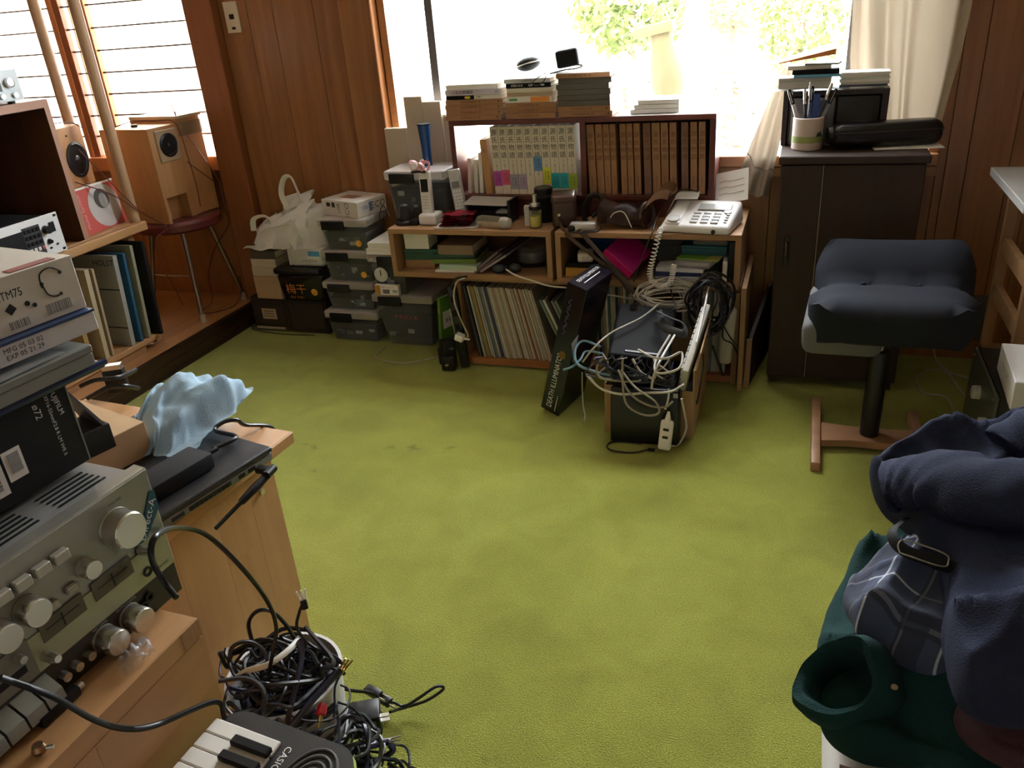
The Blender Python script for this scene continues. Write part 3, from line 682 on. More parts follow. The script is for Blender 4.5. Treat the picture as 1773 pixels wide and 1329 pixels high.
zB = pile(-1.025, 2.845, [(tanL('middle'), 0.0175, 0.187, M_TANC, GM, T1[:1], 0.0), (tanL('middle'), 0.0175, 0.189, M_TANC, GM, T1[:1], 0.0), (tanL('middle'), 0.0175, 0.186, M_TANC, GM, T1[:1], 0.002),
    ('white volume with green and orange panels lying in the middle pile', 0.02, 0.17, M_PAPER, None, [], 0.006),
    ('thin beige volume lying in the middle pile', 0.013, 0.17, plain('beige_cover', (0.55, 0.43, 0.30), 0.6), None, [], 0.008),
    ('cream volume with dark marks lying in the middle pile', 0.014, 0.165, M_IVORY, None, [], 0.01),
    ('black volume with white title lying in the middle pile', 0.016, 0.165, M_BLACKM, None, [('武蔵の文化', 0.25, 0.009, M_WINK), ('全集', 0.55, 0.008, M_WINK), ('■■', 0.82, 0.008, M_WINK)], 0.008),
    ('pale volume with black title topmost in the middle pile', 0.014, 0.17, M_LGREY, None, [('山本和美', 0.5, 0.010, M_INK)], 0.002)])
M_GREYC = plain('grey_green_cover', (0.11, 0.10, 0.085), 0.6)
zC = pile(-0.832, 2.848, [(tanL('right'), 0.0175, 0.192, M_TANC, GR_, T1, 0.004), (tanL('right'), 0.0175, 0.19, M_TANC, GR_, T1, 0.0)]
    + [('dark grey-green volume lying on the bookshelf, %s of five' % ('lowest', 'second lowest', 'middle one', 'second highest', 'highest')[k], 0.0178, 0.188, M_GREYC, 'grey-green volumes in the right pile', [], (0.002, 0.0, 0.003, -0.002, 0.006)[k]) for k in range(5)]
    + [('tan volume topmost in the right pile on the bookshelf', 0.0155, 0.19, M_TANC, None, T1[:1], 0.0)])
for o_ in [o for o in COL.objects if o.get('label', '').startswith('white volume with green')]:
    patch(o_, 'green_panel', (0.025, -0.0, 0.010), (1, 0, 0), (0, -1, 0), 0.03, 0.008, plain('green_ink', (0.1, 0.35, 0.15), 0.6))
    patch(o_, 'orange_panel', (0.125, -0.0, 0.010), (1, 0, 0), (0, -1, 0), 0.07, 0.017, plain('orange_ink', (0.75, 0.28, 0.05), 0.6))
for o_ in [o for o in COL.objects if o.get('label', '').startswith('black and white paperback')]:
    patch(o_, 'black_panel', (0.055, -0.0, 0.007), (1, 0, 0), (0, -1, 0), 0.11, 0.0135, M_BLACKM)
    obj('yellow_oval', B().lathe([(0.012, 0), (0.012, 0.0006)], 16, (0, 0, 0), (0, -1, 0)), plain('yellow_ink', (0.7, 0.55, 0.05), 0.6), o_, (0.085, -0.0008, 0.007)).scale = (1, 1, 0.4)
single('loose_paper', B().sheet(lambda u, v: (-1.24 + 0.42 * u, 2.85 + 0.11 * v - 0.02 * u, zA + 0.004 + (zB - zA + 0.016) * u + 0.003 * math.sin(5 * u)), 12, 3, 0.0012), M_PAPER, 'long white sheet bridging the left and middle book piles', 'paper')
single('loose_paper', B().sheet(lambda u, v: (-0.84 + 0.235 * u, 2.83 + 0.13 * v, zC + 0.002 + 0.004 * math.sin(4 * u) * v), 10, 3, 0.0025), M_PAPER, 'white papers lying over the grey-green book pile', 'paper')
# soft glasses case, box shaped camera pouch and ear phones above them
gc = thing('glasses_case', 'oval black zipped glasses case on the book piles', 'glasses case', (-0.935, 2.885, 1.063), (R(-8), R(-12), 0.2))
obj('shell', B().sphere((0, 0, 0.024), 0.046, 3, (1, 0.75, 0.55)), plain('quilted_black', (0.02, 0.02, 0.022), 0.45, bump=0.5, bscale=160), gc)
obj('zip', B().tube([(0.046 * math.cos(a), 0.0345 * math.sin(a), 0.022) for a in [2 * PI * i / 14 for i in range(15)]], 0.002, 5, 2), M_METAL, gc)
cp = thing('camera_pouch', 'boxy black camera pouch with clear lens tube lying on the book piles', 'camera', (-0.815, 2.88, 1.062), (0, R(-7), 0.15))
obj('body', B().box(-0.015, 0.062, -0.03, 0.03, 0.004, 0.062, 0.009, 3), M_BLACKM, cp)
obj('tube', B().cyl((-0.036, 0, 0.03), (-0.014, 0, 0.032), 0.026, 0.028, 20), clear('silver_clear', (0.6, 0.6, 0.6), 0.6, 0.1), cp)
obj('strap', B().tube([(0.05, -0.03, 0.008), (0.075, -0.04, 0.002), (0.055, -0.055, -0.002), (0.01, -0.05, 0.0), (-0.04, -0.045, -0.004)], 0.0025), M_DARK, cp)
single('thin_cord', B().tube([(-0.86, 2.83, 1.058), (-0.885, 2.82, 1.045), (-0.91, 2.818, 1.028), (-0.895, 2.82, 1.018), (-0.87, 2.825, 1.03), (-0.86, 2.83, 1.05)], 0.0016), M_DARK, 'thin dark cord looped in front of the book pile top', 'cord')
# white booklets and sheets at the right end
for k in range(3):
    flat_book(('white instruction booklet lowest of three on the bookshelf end', 'white instruction booklet in the middle of three on the bookshelf end', 'small white leaflet topmost of three on the bookshelf end')[k], -0.575 + 0.012 * k, 2.86 + 0.004 * k, BZ + 0.0045 + 0.0145 * k, 0.013, 0.12, 0.165 - 0.012 * k, M_PAPER, 0.04 - 0.03 * k, pages=M_PAPER, name='booklet', cat='booklet')
single('loose_paper', B().sheet(lambda u, v: (-0.62 + 0.355 * u, 2.83 + 0.15 * v, BZ + 0.002 + 0.006 * u * u * v), 10, 4, 0.001), M_PAPER, 'large white sheet under the white booklets on the bookshelf', 'paper')
# ================================================================== things on the shelf units
# ---- clear latch boxes
M_CLEAR = clear('frosted_plastic', (0.55, 0.58, 0.60), 0.11, 0.2)
M_LID = clear('frosted_lid', (0.62, 0.58, 0.56), 0.5, 0.25)
M_NAVY = plain('navy_goods', (0.010, 0.012, 0.020), 0.8, var=0.5, scale=20, spec=0.1)
M_STICK = plain('orange_sticker', (0.75, 0.36, 0.05), 0.5)
def latch_box(label, x0, x1, y0, y1, z0, h, sticker=True, fill=0.75, latch_x=0.32, extra=None, contents=M_NAVY, taper=0.015):
    t = thing('storage_box', label, 'storage box', ((x0 + x1) / 2, y0, z0)); a = (x1 - x0) / 2; d = y1 - y0; hl = min(0.035, h * 0.25)
    k = taper
    hb = h - hl
    b = B()
    b.hexa([(-a + k, k, 0), (a - k, k, 0), (a - k, d - k, 0), (-a + k, d - k, 0), (-a + 0.004, 0.004, hb), (a - 0.004, 0.004, hb), (a - 0.004, d - 0.004, hb), (-a + 0.004, d - 0.004, hb)])
    bmesh.ops.bevel(b.bm, geom=b.bm.edges[:], offset=0.010, segments=3, affect='EDGES', profile=0.5)
    obj('body', b, M_CLEAR, t)
    c = B().hexa([(-a + k + 0.008, k + 0.008, 0.004), (a - k - 0.008, k + 0.008, 0.004), (a - k - 0.008, d - k - 0.008, 0.004), (-a + k + 0.008, d - k - 0.008, 0.004),
                  (-a + 0.014, 0.014, hb * fill), (a - 0.014, 0.014, hb * fill), (a - 0.014, d - 0.014, hb * fill * 0.9), (-a + 0.014, d - 0.014, hb * fill * 0.9)])
    obj('contents', c, contents, t)
    rb = random.Random(int(1000 * (x0 + z0 + 5)))
    for q in range(5):
        px_ = rb.uniform(-a + 0.03, a - 0.05); pz_ = rb.uniform(0.15, 0.6) * hb; w2 = rb.uniform(0.012, 0.035); h2 = rb.uniform(0.008, 0.022)
        obj('packed_item', B().box(px_, px_ + w2, k * 0.55 + 0.006, k + 0.02, pz_, pz_ + h2, 0.003, 2), plain('packed_%d' % (q % 3), ((0.30, 0.31, 0.32), (0.03, 0.06, 0.12), (0.14, 0.15, 0.16))[q % 3], 0.5), t)
    obj('lid', B().box(-a - 0.004, a + 0.004, -0.004, d + 0.004, hb, h, 0.009, 3), M_LID, t)
    lw = min(0.105, a * 0.95)
    lx = -a + 2 * a * latch_x
    obj('latch', B().box(lx - lw / 2, lx + lw / 2, -0.012, 0.002, hb - 0.012, h - 0.008, 0.004, 2), M_BLACK, t)
    if sticker: obj('sticker', B().lathe([(0.0135, 0), (0.0135, 0.0008)], 20, (a * 0.55, 0.008, hb * 0.32), (0, -1, 0)), M_STICK, t)
    return t
latch_box('clear latch box on the shelf unit behind the white handset', -1.515, -1.27, 2.785, 2.955, TOP, 0.185, False, 0.8, 0.3)
latch_box('shallow clear latch box on the carpet, lowest of its stack', -1.905, -1.655, 2.80, 2.98, 0.0, 0.142, False)
latch_box('clear latch box second from the carpet in the narrow stack', -1.895, -1.655, 2.81, 2.98, 0.1425, 0.128, False, 0.55)
latch_box('clear latch box with orange sticker, third from the carpet in the narrow stack', -1.875, -1.64, 2.81, 2.98, 0.271, 0.137)
latch_box('clear latch box with orange sticker, topmost under the appliance carton', -1.86, -1.638, 2.80, 2.98, 0.4085, 0.135)
BIG = latch_box('big deep clear latch box on the carpet beside the green booklet', -1.645, -1.375, 2.775, 2.98, 0.0, 0.238, False, 0.8, 0.3, taper=0.035)
text(BIG, 'アドバンス', 0.022, (0.0, 0.014, 0.135), (1, 0, 0), (0, -1, 0.08), plain('red_ink', (0.6, 0.05, 0.06), 0.6), 'red_lettering')
CB = latch_box('clear box with round white dial label on top of the big clear box', -1.63, -1.464, 2.76, 2.98, 0.2385, 0.175, False, 0.8, 0.5)
dl = obj('dial', B().lathe([(0.030, 0), (0.030, 0.004), (0.026, 0.005)], 28, (-0.028, -0.0045, 0.092), (0, -1, 0)), plain('dial_white', (0.6, 0.6, 0.58), 0.5), CB)
obj('dial_hand', B().box(-0.030, -0.026, -0.0105, -0.0095, 0.088, 0.112), M_INK, dl, smooth=0)
# flat carton with picture lying against it
ct = thing('picture_carton', 'small printed carton with orange end lying before the dial box', 'carton', (-1.52, 2.74, 0.2382), 0)
obj('body', B().box(-0.085, 0.02, 0, 0.02, 0.012, 0.052), M_PAPER, ct, smooth=0)
patch(ct, 'orange_end', (-0.073, 0, 0.032), (1, 0, 0), (0, -1, 0), 0.022, 0.039, plain('orange_print', (0.55, 0.25, 0.03), 0.5))
patch(ct, 'photo_print', (-0.035, 0, 0.026), (1, 0, 0), (0, -1, 0), 0.03, 0.018, plain('grey_print', (0.2, 0.19, 0.18), 0.5, var=0.6, scale=60))
patch(ct, 'barcode', (0.004, 0, 0.028), (1, 0, 0), (0, -1, 0), 0.022, 0.012, stripes('barcode_x', (0.02, 0.02, 0.02), (0.7, 0.7, 0.68), 0, 700))
text(ct, '水洗シャッテ７０１７', 0.0075, (-0.02, 0, 0.044), (1, 0, 0), (0, -1, 0), plain('red_ink', (0.6, 0.05, 0.06), 0.6), 'lettering')
for k in range(2):
    lidded('white_box', ('white flat box lying on the dial box', 'narrow white flat box on top of the other white box')[k], 'box', -1.626 + 0.01 * k, -1.472, 2.75, 2.95, 0.4145 + 0.0245 * k, 0.4385 + 0.0245 * k, M_PAPER, 0.0, 0.5)
# appliance carton
ap = thing('appliance_carton', 'white printed appliance carton on the topmost clear latch box', 'carton', (-1.868, 2.866, 0.5445), R(-17))
a_, b_, h_ = 0.208, 0.165, 0.064
M_DPR = plain('dark_print', (0.12, 0.10, 0.07), 0.5); M_BPR = plain('blue_print', (0.14, 0.22, 0.45), 0.5)
obj('body', B().box(0, a_, 0, b_, 0, h_, 0.0015, 1), plain('glossy_white_card', (0.62, 0.60, 0.57), 0.35), ap)
obj('side_flap', B().box(a_, a_ + 0.001, 0.002, b_ - 0.002, 0.002, h_ - 0.001), plain('glossy_white_card', (0.62, 0.60, 0.57), 0.35), ap, smooth=0)
text(ap, 'ECO', 0.034, (0.15, 0, 0.026), (0, 0, 1), (0, -1, 0), M_DPR, 'lettering')
text(ap, 'USB', 0.022, (0.10, 0, 0.034), (0, 0, 1), (0, -1, 0), M_INK, 'lettering')
patch(ap, 'port_print', (0.04, 0, 0.045), (1, 0, 0), (0, -1, 0), 0.022, 0.016, M_INK)
patch(ap, 'port_print', (0.07, 0, 0.045), (1, 0, 0), (0, -1, 0), 0.018, 0.02, M_INK)
text(ap, 'ECO', 0.040, (a_ + 0.001, 0.118, 0.034), (0, 1, 0), (1, 0, 0), M_DPR, 'lettering')
text(ap, 'USB', 0.020, (a_ + 0.001, 0.042, 0.034), (0, 1, 0), (1, 0, 0), M_BPR, 'lettering')
patch(ap, 'picture', (a_ + 0.001, 0.075, 0.034), (0, 1, 0), (1, 0, 0), 0.018, 0.036, M_BPR)
patch(ap, 'picture', (0.10, 0.075, h_), (1, 0, 0), (0, 0, 1), 0.08, 0.05, plain('rust_print', (0.30, 0.16, 0.09), 0.5, var=0.4, scale=40))
text(ap, 'ポータブルDVD', 0.020, (0.09, 0.125, h_), (1, 0, 0), (0, 0, 1), plain('rust_ink', (0.30, 0.12, 0.06), 0.5), 'lettering')
single('thin_cord', B().tube([(-1.61, 2.90, 0.466), (-1.605, 2.86, 0.53), (-1.58, 2.85, 0.585), (-1.545, 2.82, 0.58), (-1.52, 2.79, 0.56)], 0.002), M_CABLEB, 'thin black cord behind the appliance carton and clear boxes', 'cord')
# ---- dark drawers and tub in the corner
M_UMBER = wood('umber_case', (0.020, 0.012, 0.008), (0.036, 0.021, 0.014), 'X', 5, 0.5)
for k, (x0, x1, lab) in enumerate(((-2.335, -2.145, 'dark brown file drawer box with paper label in the corner'), (-2.14, -1.94, 'dark brown file drawer box standing beside the clear latch boxes'))):
    t = thing('drawer_box', lab, 'drawer box', ((x0 + x1) / 2, 2.865, 0.0)); a = (x1 - x0) / 2
    obj('case', B().box(-a, a, 0.004, 0.116, 0, 0.158, 0.003, 1), M_UMBER, t)
    d_ = obj('drawer', B().box(-a + 0.012, a - 0.012, -0.004, 0.004, 0.028, 0.146, 0.002, 1), M_UMBER if k == 0 else plain('umber_plain', (0.03, 0.018, 0.012), 0.5), t)
    if k == 0:
        patch(d_, 'paper_label', (-0.0, -0.004, 0.085), (1, 0, 0), (0, -1, 0), 0.075, 0.05, plain('aged_paper', (0.45, 0.34, 0.22), 0.8))
        for q in range(3): patch(d_, 'written_line', (0.0, -0.0046, 0.098 - 0.012 * q), (1, 0, 0), (0, -1, 0), 0.055, 0.0025, M_INK)
        obj('handle', B().box(-a + 0.015, a - 0.02, -0.010, -0.003, 0.012, 0.024, 0.002, 1), plain('brass_bar', (0.32, 0.27, 0.2), 0.4), t)
tb = thing('black_tub', 'black plastic tub with orange print and gold sticker on the drawer boxes', 'tub', (-2.028, 2.83, 0.1585))
b = B().hexa([(-0.10, 0.012, 0), (0.10, 0.012, 0), (0.10, 0.15, 0), (-0.10, 0.15, 0), (-0.115, 0, 0.125), (0.125, 0, 0.135), (0.125, 0.16, 0.135), (-0.115, 0.16, 0.125)])
bmesh.ops.bevel(b.bm, geom=b.bm.edges[:], offset=0.016, segments=4, affect='EDGES', profile=0.5); obj('body', b, plain('glossy_black', (0.008, 0.008, 0.010), 0.18), tb)
obj('lid', B().box(-0.118, 0.118, -0.012, 0.15, 0.128, 0.158, 0.014, 4), plain('glossy_black', (0.008, 0.008, 0.010), 0.18), tb)
text(tb, '梅干', 0.052, (-0.025, 0.007, 0.058), (1, 0, 0), (0, -1, -0.1), plain('orange_ink2', (0.55, 0.17, 0.02), 0.5), 'lettering')
text(tb, '限定 手造り', 0.014, (-0.025, 0.009, 0.022), (1, 0, 0), (0, -1, -0.1), plain('orange_ink2', (0.55, 0.17, 0.02), 0.5), 'lettering')
obj('sticker', B().lathe([(0.016, 0), (0.016, 0.001)], 20, (0.065, 0.008, 0.05), (0, -1, -0.1)), M_STICK, tb)
lidded('tan_box', 'small tan paper box between the drawer boxes and the book pile', 'box', -2.285, -2.15, 2.86, 2.99, 0.1585, 0.262, plain('tan_card', (0.42, 0.28, 0.16), 0.8), 0.0, 0.25)
for k, (th, c_, lab) in enumerate(((0.042, (0.50, 0.42, 0.32), 'cream book lowest in the corner pile under the plastic bag'), (0.036, (0.55, 0.47, 0.38), 'cream book in the middle of the corner pile'), (0.034, (0.10, 0.085, 0.075), 'dark-covered book topmost in the corner pile'))):
    flat_book(lab, -2.285 + 0.004 * k, 2.865, 0.2625 + (0, 0.0425, 0.079)[k], th, 0.115, 0.125, plain('pile_cover%d' % k, c_, 0.7), 0.02 * k)
wp = thing('wipes_pack', 'white wipes packet with blue print on the black tub', 'packet', (-1.985, 2.85, 0.3175))
obj('pack', B().box(-0.085, 0.085, 0, 0.11, 0, 0.085, 0.018, 3), plain('film_white', (0.66, 0.66, 0.64), 0.3), wp)
patch(wp, 'blue_print', (0.045, 0, 0.06), (1, 0, 0), (0, -1, 0), 0.055, 0.022, plain('sky_print', (0.10, 0.35, 0.58), 0.4))
text(wp, 'シルコット', 0.016, (0.02, 0, 0.028), (1, 0, 0), (0, -1, 0), M_INK, 'lettering')
obj('seal', B().box(-0.092, -0.083, 0.01, 0.10, 0.003, 0.082), plain('film_white', (0.66, 0.66, 0.64), 0.3), wp, smooth=0)
# plastic carrier bag
bg = thing('carrier_bag', 'crumpled white plastic carrier bag with handle loops on the corner pile', 'plastic bag', (-2.06, 2.90, 0.404))
M_BAG = translucent('thin_white_film', (0.86, 0.86, 0.84), 0.4)
def bagf(u, v):
    a = u * 2 * PI; rr_ = (0.02 + 0.98 * math.sin(v * PI / 2) ** 0.7)
    x, y = 0.175 * rr_ * math.cos(a), 0.085 * rr_ * math.sin(a)
    n_ = (abs(noise.noise((x * 16, y * 16, v * 2))) - 0.2) * 0.09 + abs(noise.noise((x * 45, y * 45, 5))) * 0.035
    z = 0.155 * (1 - v ** 2.2) * (1 + 0.35 * math.cos(a - 0.3)) + n_ * (0.3 + v)
    if v > 0.9: z = max(-0.004, z * 0.2)
    return (x * (1.15 if math.cos(a) < 0 else 0.9) + n_, y + n_ * 0.6, z)
obj('body', B().sheet(bagf, 72, 26), M_BAG, bg, smooth=80)
for pts in ([(0.02, -0.02, 0.15), (0.0, -0.025, 0.22), (0.022, -0.02, 0.285), (0.055, -0.015, 0.29), (0.075, -0.01, 0.22), (0.105, -0.01, 0.15)], [(-0.16, -0.05, 0.07), (-0.145, -0.055, 0.12), (-0.10, -0.05, 0.135), (-0.07, -0.05, 0.125), (-0.06, -0.05, 0.10)]):
    obj('handle_loop', B().tube(pts, 0.012, 6, 5, 0.28), M_BAG, bg, smooth=80)
obj('flap', B().sheet(lambda u, v: (-0.21 + 0.17 * u, -0.085 + 0.05 * v * (1 - 0.3 * u), -0.003 + 0.055 * u * v + 0.006 * math.sin(9 * u + 3 * v)), 12, 6, 0.0006), M_BAG, bg)
# green booklet, power strip, adapters beside the records
gb = book('green_booklet', 'green booklet with yellow spine standing between big clear box and records', 'book', (-1.345, 2.73, 0.0), (0, R(5), R(-20)), 0.014, 0.15, 0.255, plain('grass_green', (0.10, 0.25, 0.03), 0.45), None, M_PAPER)
text(gb, 'PHP', 0.012, (0.007, 0, 0.20), (0, 0, -1), (0, -1, 0), plain('yellow_ink', (0.7, 0.55, 0.05), 0.6))
patch(gb, 'white_foot', (0.007, 0, 0.035), (1, 0, 0), (0, -1, 0), 0.014, 0.065, M_PAPER)
patch(gb, 'price_panel', (0.014, 0.05, 0.155), (0, 1, 0), (1, 0, 0), 0.07, 0.075, M_PAPER)
text(gb, '¥42', 0.03, (0.0145, 0.05, 0.15), (0, 1, 0), (1, 0, 0), plain('navy_ink', (0.03, 0.05, 0.15), 0.6))
single('leaning_board', B().box(-0.006, 0.006, 0, 0.11, 0, 0.225), M_LGREY, 'thin grey plate leaning behind the black power strip', 'plate', None, (-1.232, 2.69, 0.0), (0, R(-6), 0), 0)
ps = thing('power_strip', 'long black power strip standing upright against the record case', 'power strip', (-1.192, 2.636, 0.004), (R(-2), R(-4.5), R(8)))
obj('bar', B().box(-0.018, 0.018, -0.012, 0.012, 0, 0.335, 0.006, 3), plain('satin_black', (0.012, 0.012, 0.013), 0.25), ps)
for k in range(5): obj('outlet', B().box(-0.010, 0.010, -0.0135, -0.011, 0.05 + 0.055 * k, 0.075 + 0.055 * k, 0.001, 1), M_BLACKM, ps)
wpz = thing('power_plug', 'white right-angle plug pushed into the black power strip', 'plug', (-1.182, 2.60, 0.145), (0, R(20), 0))
obj('body', B().box(-0.022, 0.012, -0.02, 0.016, -0.013, 0.013, 0.006, 3), M_WHITE, wpz); obj('collar', B().cyl((0.01, 0, 0), (0.035, 0, 0.006), 0.006, 0.003, 10), M_WHITE, wpz)
for k, (x_, y_, z_) in enumerate(((-1.25, 2.612, 0.0), (-1.292, 2.672, 0.0), (-1.25, 2.612, 0.0655))):
    t = thing('power_adapter', ('black plug-in adapter on the carpet at the foot of the power strip', 'black plug-in adapter lying behind the other one by the green booklet', 'black plug-in adapter topmost at the power strip')[k], 'adapter', (x_, y_, z_), 0.4 * k + 0.1)
    obj('body', B().box(-0.028, 0.028, -0.022, 0.022, 0, 0.064, 0.007, 3), M_BLACK, t); obj('prong', B().box(-0.006, 0.006, -0.036, -0.02, 0.03, 0.036), M_METAL, t)
def cable(label, pts, r=0.0028, mat=M_CABLEB, group=None, n=6, k=6, flat=1.0, name='cable'):
    return single(name, B().tube(pts, r, n, k, flat), mat, label, 'cable', group, smooth=60)
cable('white flex dropping from the shelf unit to the white plug', [(-1.155, 2.638, 0.372), (-1.185, 2.62, 0.36), (-1.195, 2.60, 0.30), (-1.17, 2.59, 0.22), (-1.15, 2.592, 0.165), (-1.155, 2.598, 0.15)], 0.003, M_CABLEW)
cable('black flex entering the top of the power strip', [(-1.15, 2.64, 0.376), (-1.19, 2.63, 0.37), (-1.21, 2.625, 0.34), (-1.213, 2.630, 0.325)], 0.004)
cable('grey flex lying on the carpet from the adapters past the big clear box', [(-1.287, 2.767, 0.010), (-1.377, 2.677, 0.004), (-1.482, 2.625, 0.004), (-1.606, 2.662, 0.004), (-1.612, 2.768, 0.005)], 0.003, M_CABLEG)
cable('thin black cord lying on the carpet before the drawer boxes', [(-2.35, 2.93, 0.006), (-2.365, 2.89, 0.004), (-2.34, 2.855, 0.004), (-2.164, 2.827, 0.004), (-2.004, 2.838, 0.004)], 0.002)
cable('black and white flex running along the shelf front to the notebook', [(-1.0, 2.66, IN + 0.02), (-0.955, 2.638, IN + 0.005), (-0.90, 2.628, 0.377), (-0.84, 2.618, 0.364), (-0.79, 2.612, 0.36), (-0.72, 2.612, 0.36)], 0.0035, M_CABLEW)
# ---- cordless handset in its cradle
M_HAND = plain('pearl_white', (0.74, 0.74, 0.75), 0.3, var=0.02)
hs = thing('cordless_handset', 'white cordless handset with black display standing in a white cradle', 'telephone', (-1.315, 2.725, TOP))
obj('cradle', B().box(-0.035, 0.038, -0.03, 0.045, 0, 0.042, 0.010, 3), M_HAND, hs)
hd = obj('handset', B().box(-0.023, 0.023, -0.012, 0.012, 0.02, 0.195, 0.008, 3), M_HAND, hs, (-0.004, 0.0, 0.0), (R(-7), R(-3), R(-6)))
obj('display', B().box(-0.0155, 0.0155, -0.0128, -0.0115, 0.118, 0.165), M_BLACK, hd, smooth=0)
for r_ in range(5):
    for c_ in range(3): obj('key', B().box(-0.013 + 0.0095 * c_, -0.006 + 0.0095 * c_, -0.013, -0.0115, 0.098 - 0.0105 * r_, 0.1035 - 0.0105 * r_), M_LGREY, hd, smooth=0)
text(hd, 'Panasonic', 0.006, (0, -0.012, 0.036), (1, 0, 0), (0, -1, 0), M_INK)
bw = thing('ribbon_bow', 'pink and white satin ribbon bow on top of the white handset', 'bow', (-1.345, 2.745, 0.752))
for k, (a_, c_) in enumerate(((0.3, (0.75, 0.35, 0.42)), (2.7, (0.75, 0.35, 0.42)), (1.2, (0.8, 0.68, 0.68)), (4.0, (0.72, 0.6, 0.6)), (5.3, (0.8, 0.55, 0.6)))):
    ca, sa = math.cos(a_), math.sin(a_)
    obj('loop', B().tube([(0, 0, 0), (0.02 * ca, 0.01 * sa, 0.022), (0.042 * ca, 0.012 * sa, 0.018 + 0.01 * sa), (0.034 * ca, 0.01 * sa, -0.004), (0, 0, 0)], 0.008, 6, 6, 0.35), plain('satin_%d' % k, c_, 0.3, sheen=0.3), bw)
obj('band', B().tube([(-0.03, -0.005, -0.012), (0.0, -0.012, -0.008), (0.03, -0.004, -0.012)], 0.005), M_BLACK, bw)
h2 = thing('silver_handset', 'slim silver cordless handset with keypad leaning beside the cradle', 'telephone', (-1.212, 2.80, TOP + 0.002), (R(-9), R(-8), R(10)))
obj('shell', B().box(-0.023, 0.023, -0.011, 0.011, 0, 0.185, 0.007, 3), plain('silver_shell', (0.52, 0.53, 0.53), 0.3, metal=0.2), h2)
obj('display', B().box(-0.015, 0.015, -0.012, -0.0105, 0.115, 0.14), M_GREY, h2, smooth=0)
for r_ in range(7):
    for c_ in range(3): obj('key', B().box(-0.0155 + 0.0115 * c_, -0.0075 + 0.0115 * c_, -0.0122, -0.0105, 0.1 - 0.0125 * r_, 0.107 - 0.0125 * r_, 0.0008, 1), M_WHITE, h2)
obj('earpiece', B().lathe([(0.009, 0), (0.009, 0.001)], 16, (0, -0.011, 0.165), (0, -1, 0)), M_LGREY, h2)
# black charging dock
bk = thing('charging_dock', 'round black charging dock with grey stump at the shelf unit corner', 'dock', (-1.415, 2.722, TOP))
obj('base', B().lathe([(0.040, 0), (0.040, 0.012), (0.034, 0.018), (0.02, 0.02)], 24), M_BLACK, bk)
obj('stump', B().lathe([(0.026, 0.016), (0.024, 0.05), (0.016, 0.07), (0.008, 0.075)], 16), M_DARK, bk)
obj('side_tray', B().box(0.028, 0.062, -0.03, 0.01, 0, 0.02, 0.003, 2), M_BLACK, bk)
# vase and beige cartons under the window
vs = thing('blue_vase', 'slim deep blue vase with flared mouth before the beige panels', 'vase', (-1.375, 2.89, 0.7365))
obj('body', B().lathe([(0.018, 0.0), (0.018, 0.03), (0.019, 0.08), (0.024, 0.14), (0.0255, 0.152)], 20), plain('cobalt_glaze', (0.004, 0.06, 0.21), 0.2, coat=0.5), vs)
obj('rim', B().lathe([(0.0262, 0.152), (0.0262, 0.156), (0.02, 0.157)], 20), M_BLACKM, vs)
M_BEIGE = plain('beige_board', (0.46, 0.39, 0.30), 0.8, var=0.1)
t = thing('beige_screen', 'beige folded board screen standing between wall post and red-brown shelf', 'screen', (-1.43, 2.975, 0.552))
for k, (x0, x1, z1) in enumerate(((-0.155, -0.06, 0.315), (-0.058, 0.02, 0.43), (0.022, 0.10, 0.41), (0.102, 0.165, 0.36))):
    obj('board_leaf', B().box(x0, x1, -0.012 + 0.008 * (k % 2), 0.012, 0, z1, 0.002, 1), M_BEIGE, t, smooth=0)
# red tray of sachets, lying bottle, opened carton
rt = thing('sachet_bundle', 'bundle of red foil sachets lying on the shelf unit edge', 'sachets', (-1.20, 2.715, TOP), 0.1)
for k in range(5):
    obj('sachet', B().sheet(lambda u, v, k=k: (-0.06 + 0.12 * u + 0.004 * k, -0.045 + 0.075 * v, 0.008 + 0.010 * k + 0.004 * math.sin(9 * u + k) * math.sin(5 * v + k)), 8, 5, 0.003), plain('red_foil_%d' % (k % 2), ((0.34, 0.012, 0.03), (0.19, 0.012, 0.03))[k % 2], 0.25), rt)
obj('tray', B().box(-0.075, 0.09, -0.06, 0.03, 0, 0.005, 0.002, 1), plain('pale_card', (0.45, 0.42, 0.40), 0.5), rt)
lb = thing('lying_bottle', 'clear plastic bottle lying on its side in front of the opened carton', 'bottle', (-1.055, 2.69, TOP + 0.0215), R(-14))
obj('body', B().lathe([(0.010, -0.062), (0.016, -0.055), (0.021, -0.038), (0.021, 0.03), (0.019, 0.045)], 20, axis=(1, 0, 0)), clear('bottle_clear', (0.62, 0.62, 0.50), 0.16, 0.08), lb)
obj('cap', B().lathe([(0.019, 0.045), (0.021, 0.062), (0.017, 0.08), (0.008, 0.085)], 20, axis=(1, 0, 0)), plain('cap_grey', (0.42, 0.41, 0.38), 0.35), lb)
oc = thing('opened_carton', 'opened black carton with grey flap and cables inside on the shelf unit', 'carton', (-1.10, 2.775, TOP), R(-5))
oc.scale = (1, 0.5, 1)
obj('tray', B().box(-0.085, 0.095, -0.01, 0.0, 0, 0.03).box(-0.085, 0.095, 0.10, 0.11, 0, 0.07).box(-0.085, -0.075, 0, 0.10, 0, 0.06).box(-0.075, 0.095, 0, 0.10, 0, 0.004), M_BLACKM, oc, smooth=0)
obj('flap', B().hexa([(-0.095, -0.03, 0.062), (0.085, -0.035, 0.062), (0.10, 0.10, 0.078), (-0.085, 0.11, 0.078), (-0.095, -0.03, 0.064), (0.085, -0.035, 0.064), (0.10, 0.10, 0.080), (-0.085, 0.11, 0.080)]), plain('grey_card', (0.38, 0.36, 0.33), 0.7), oc, smooth=0)
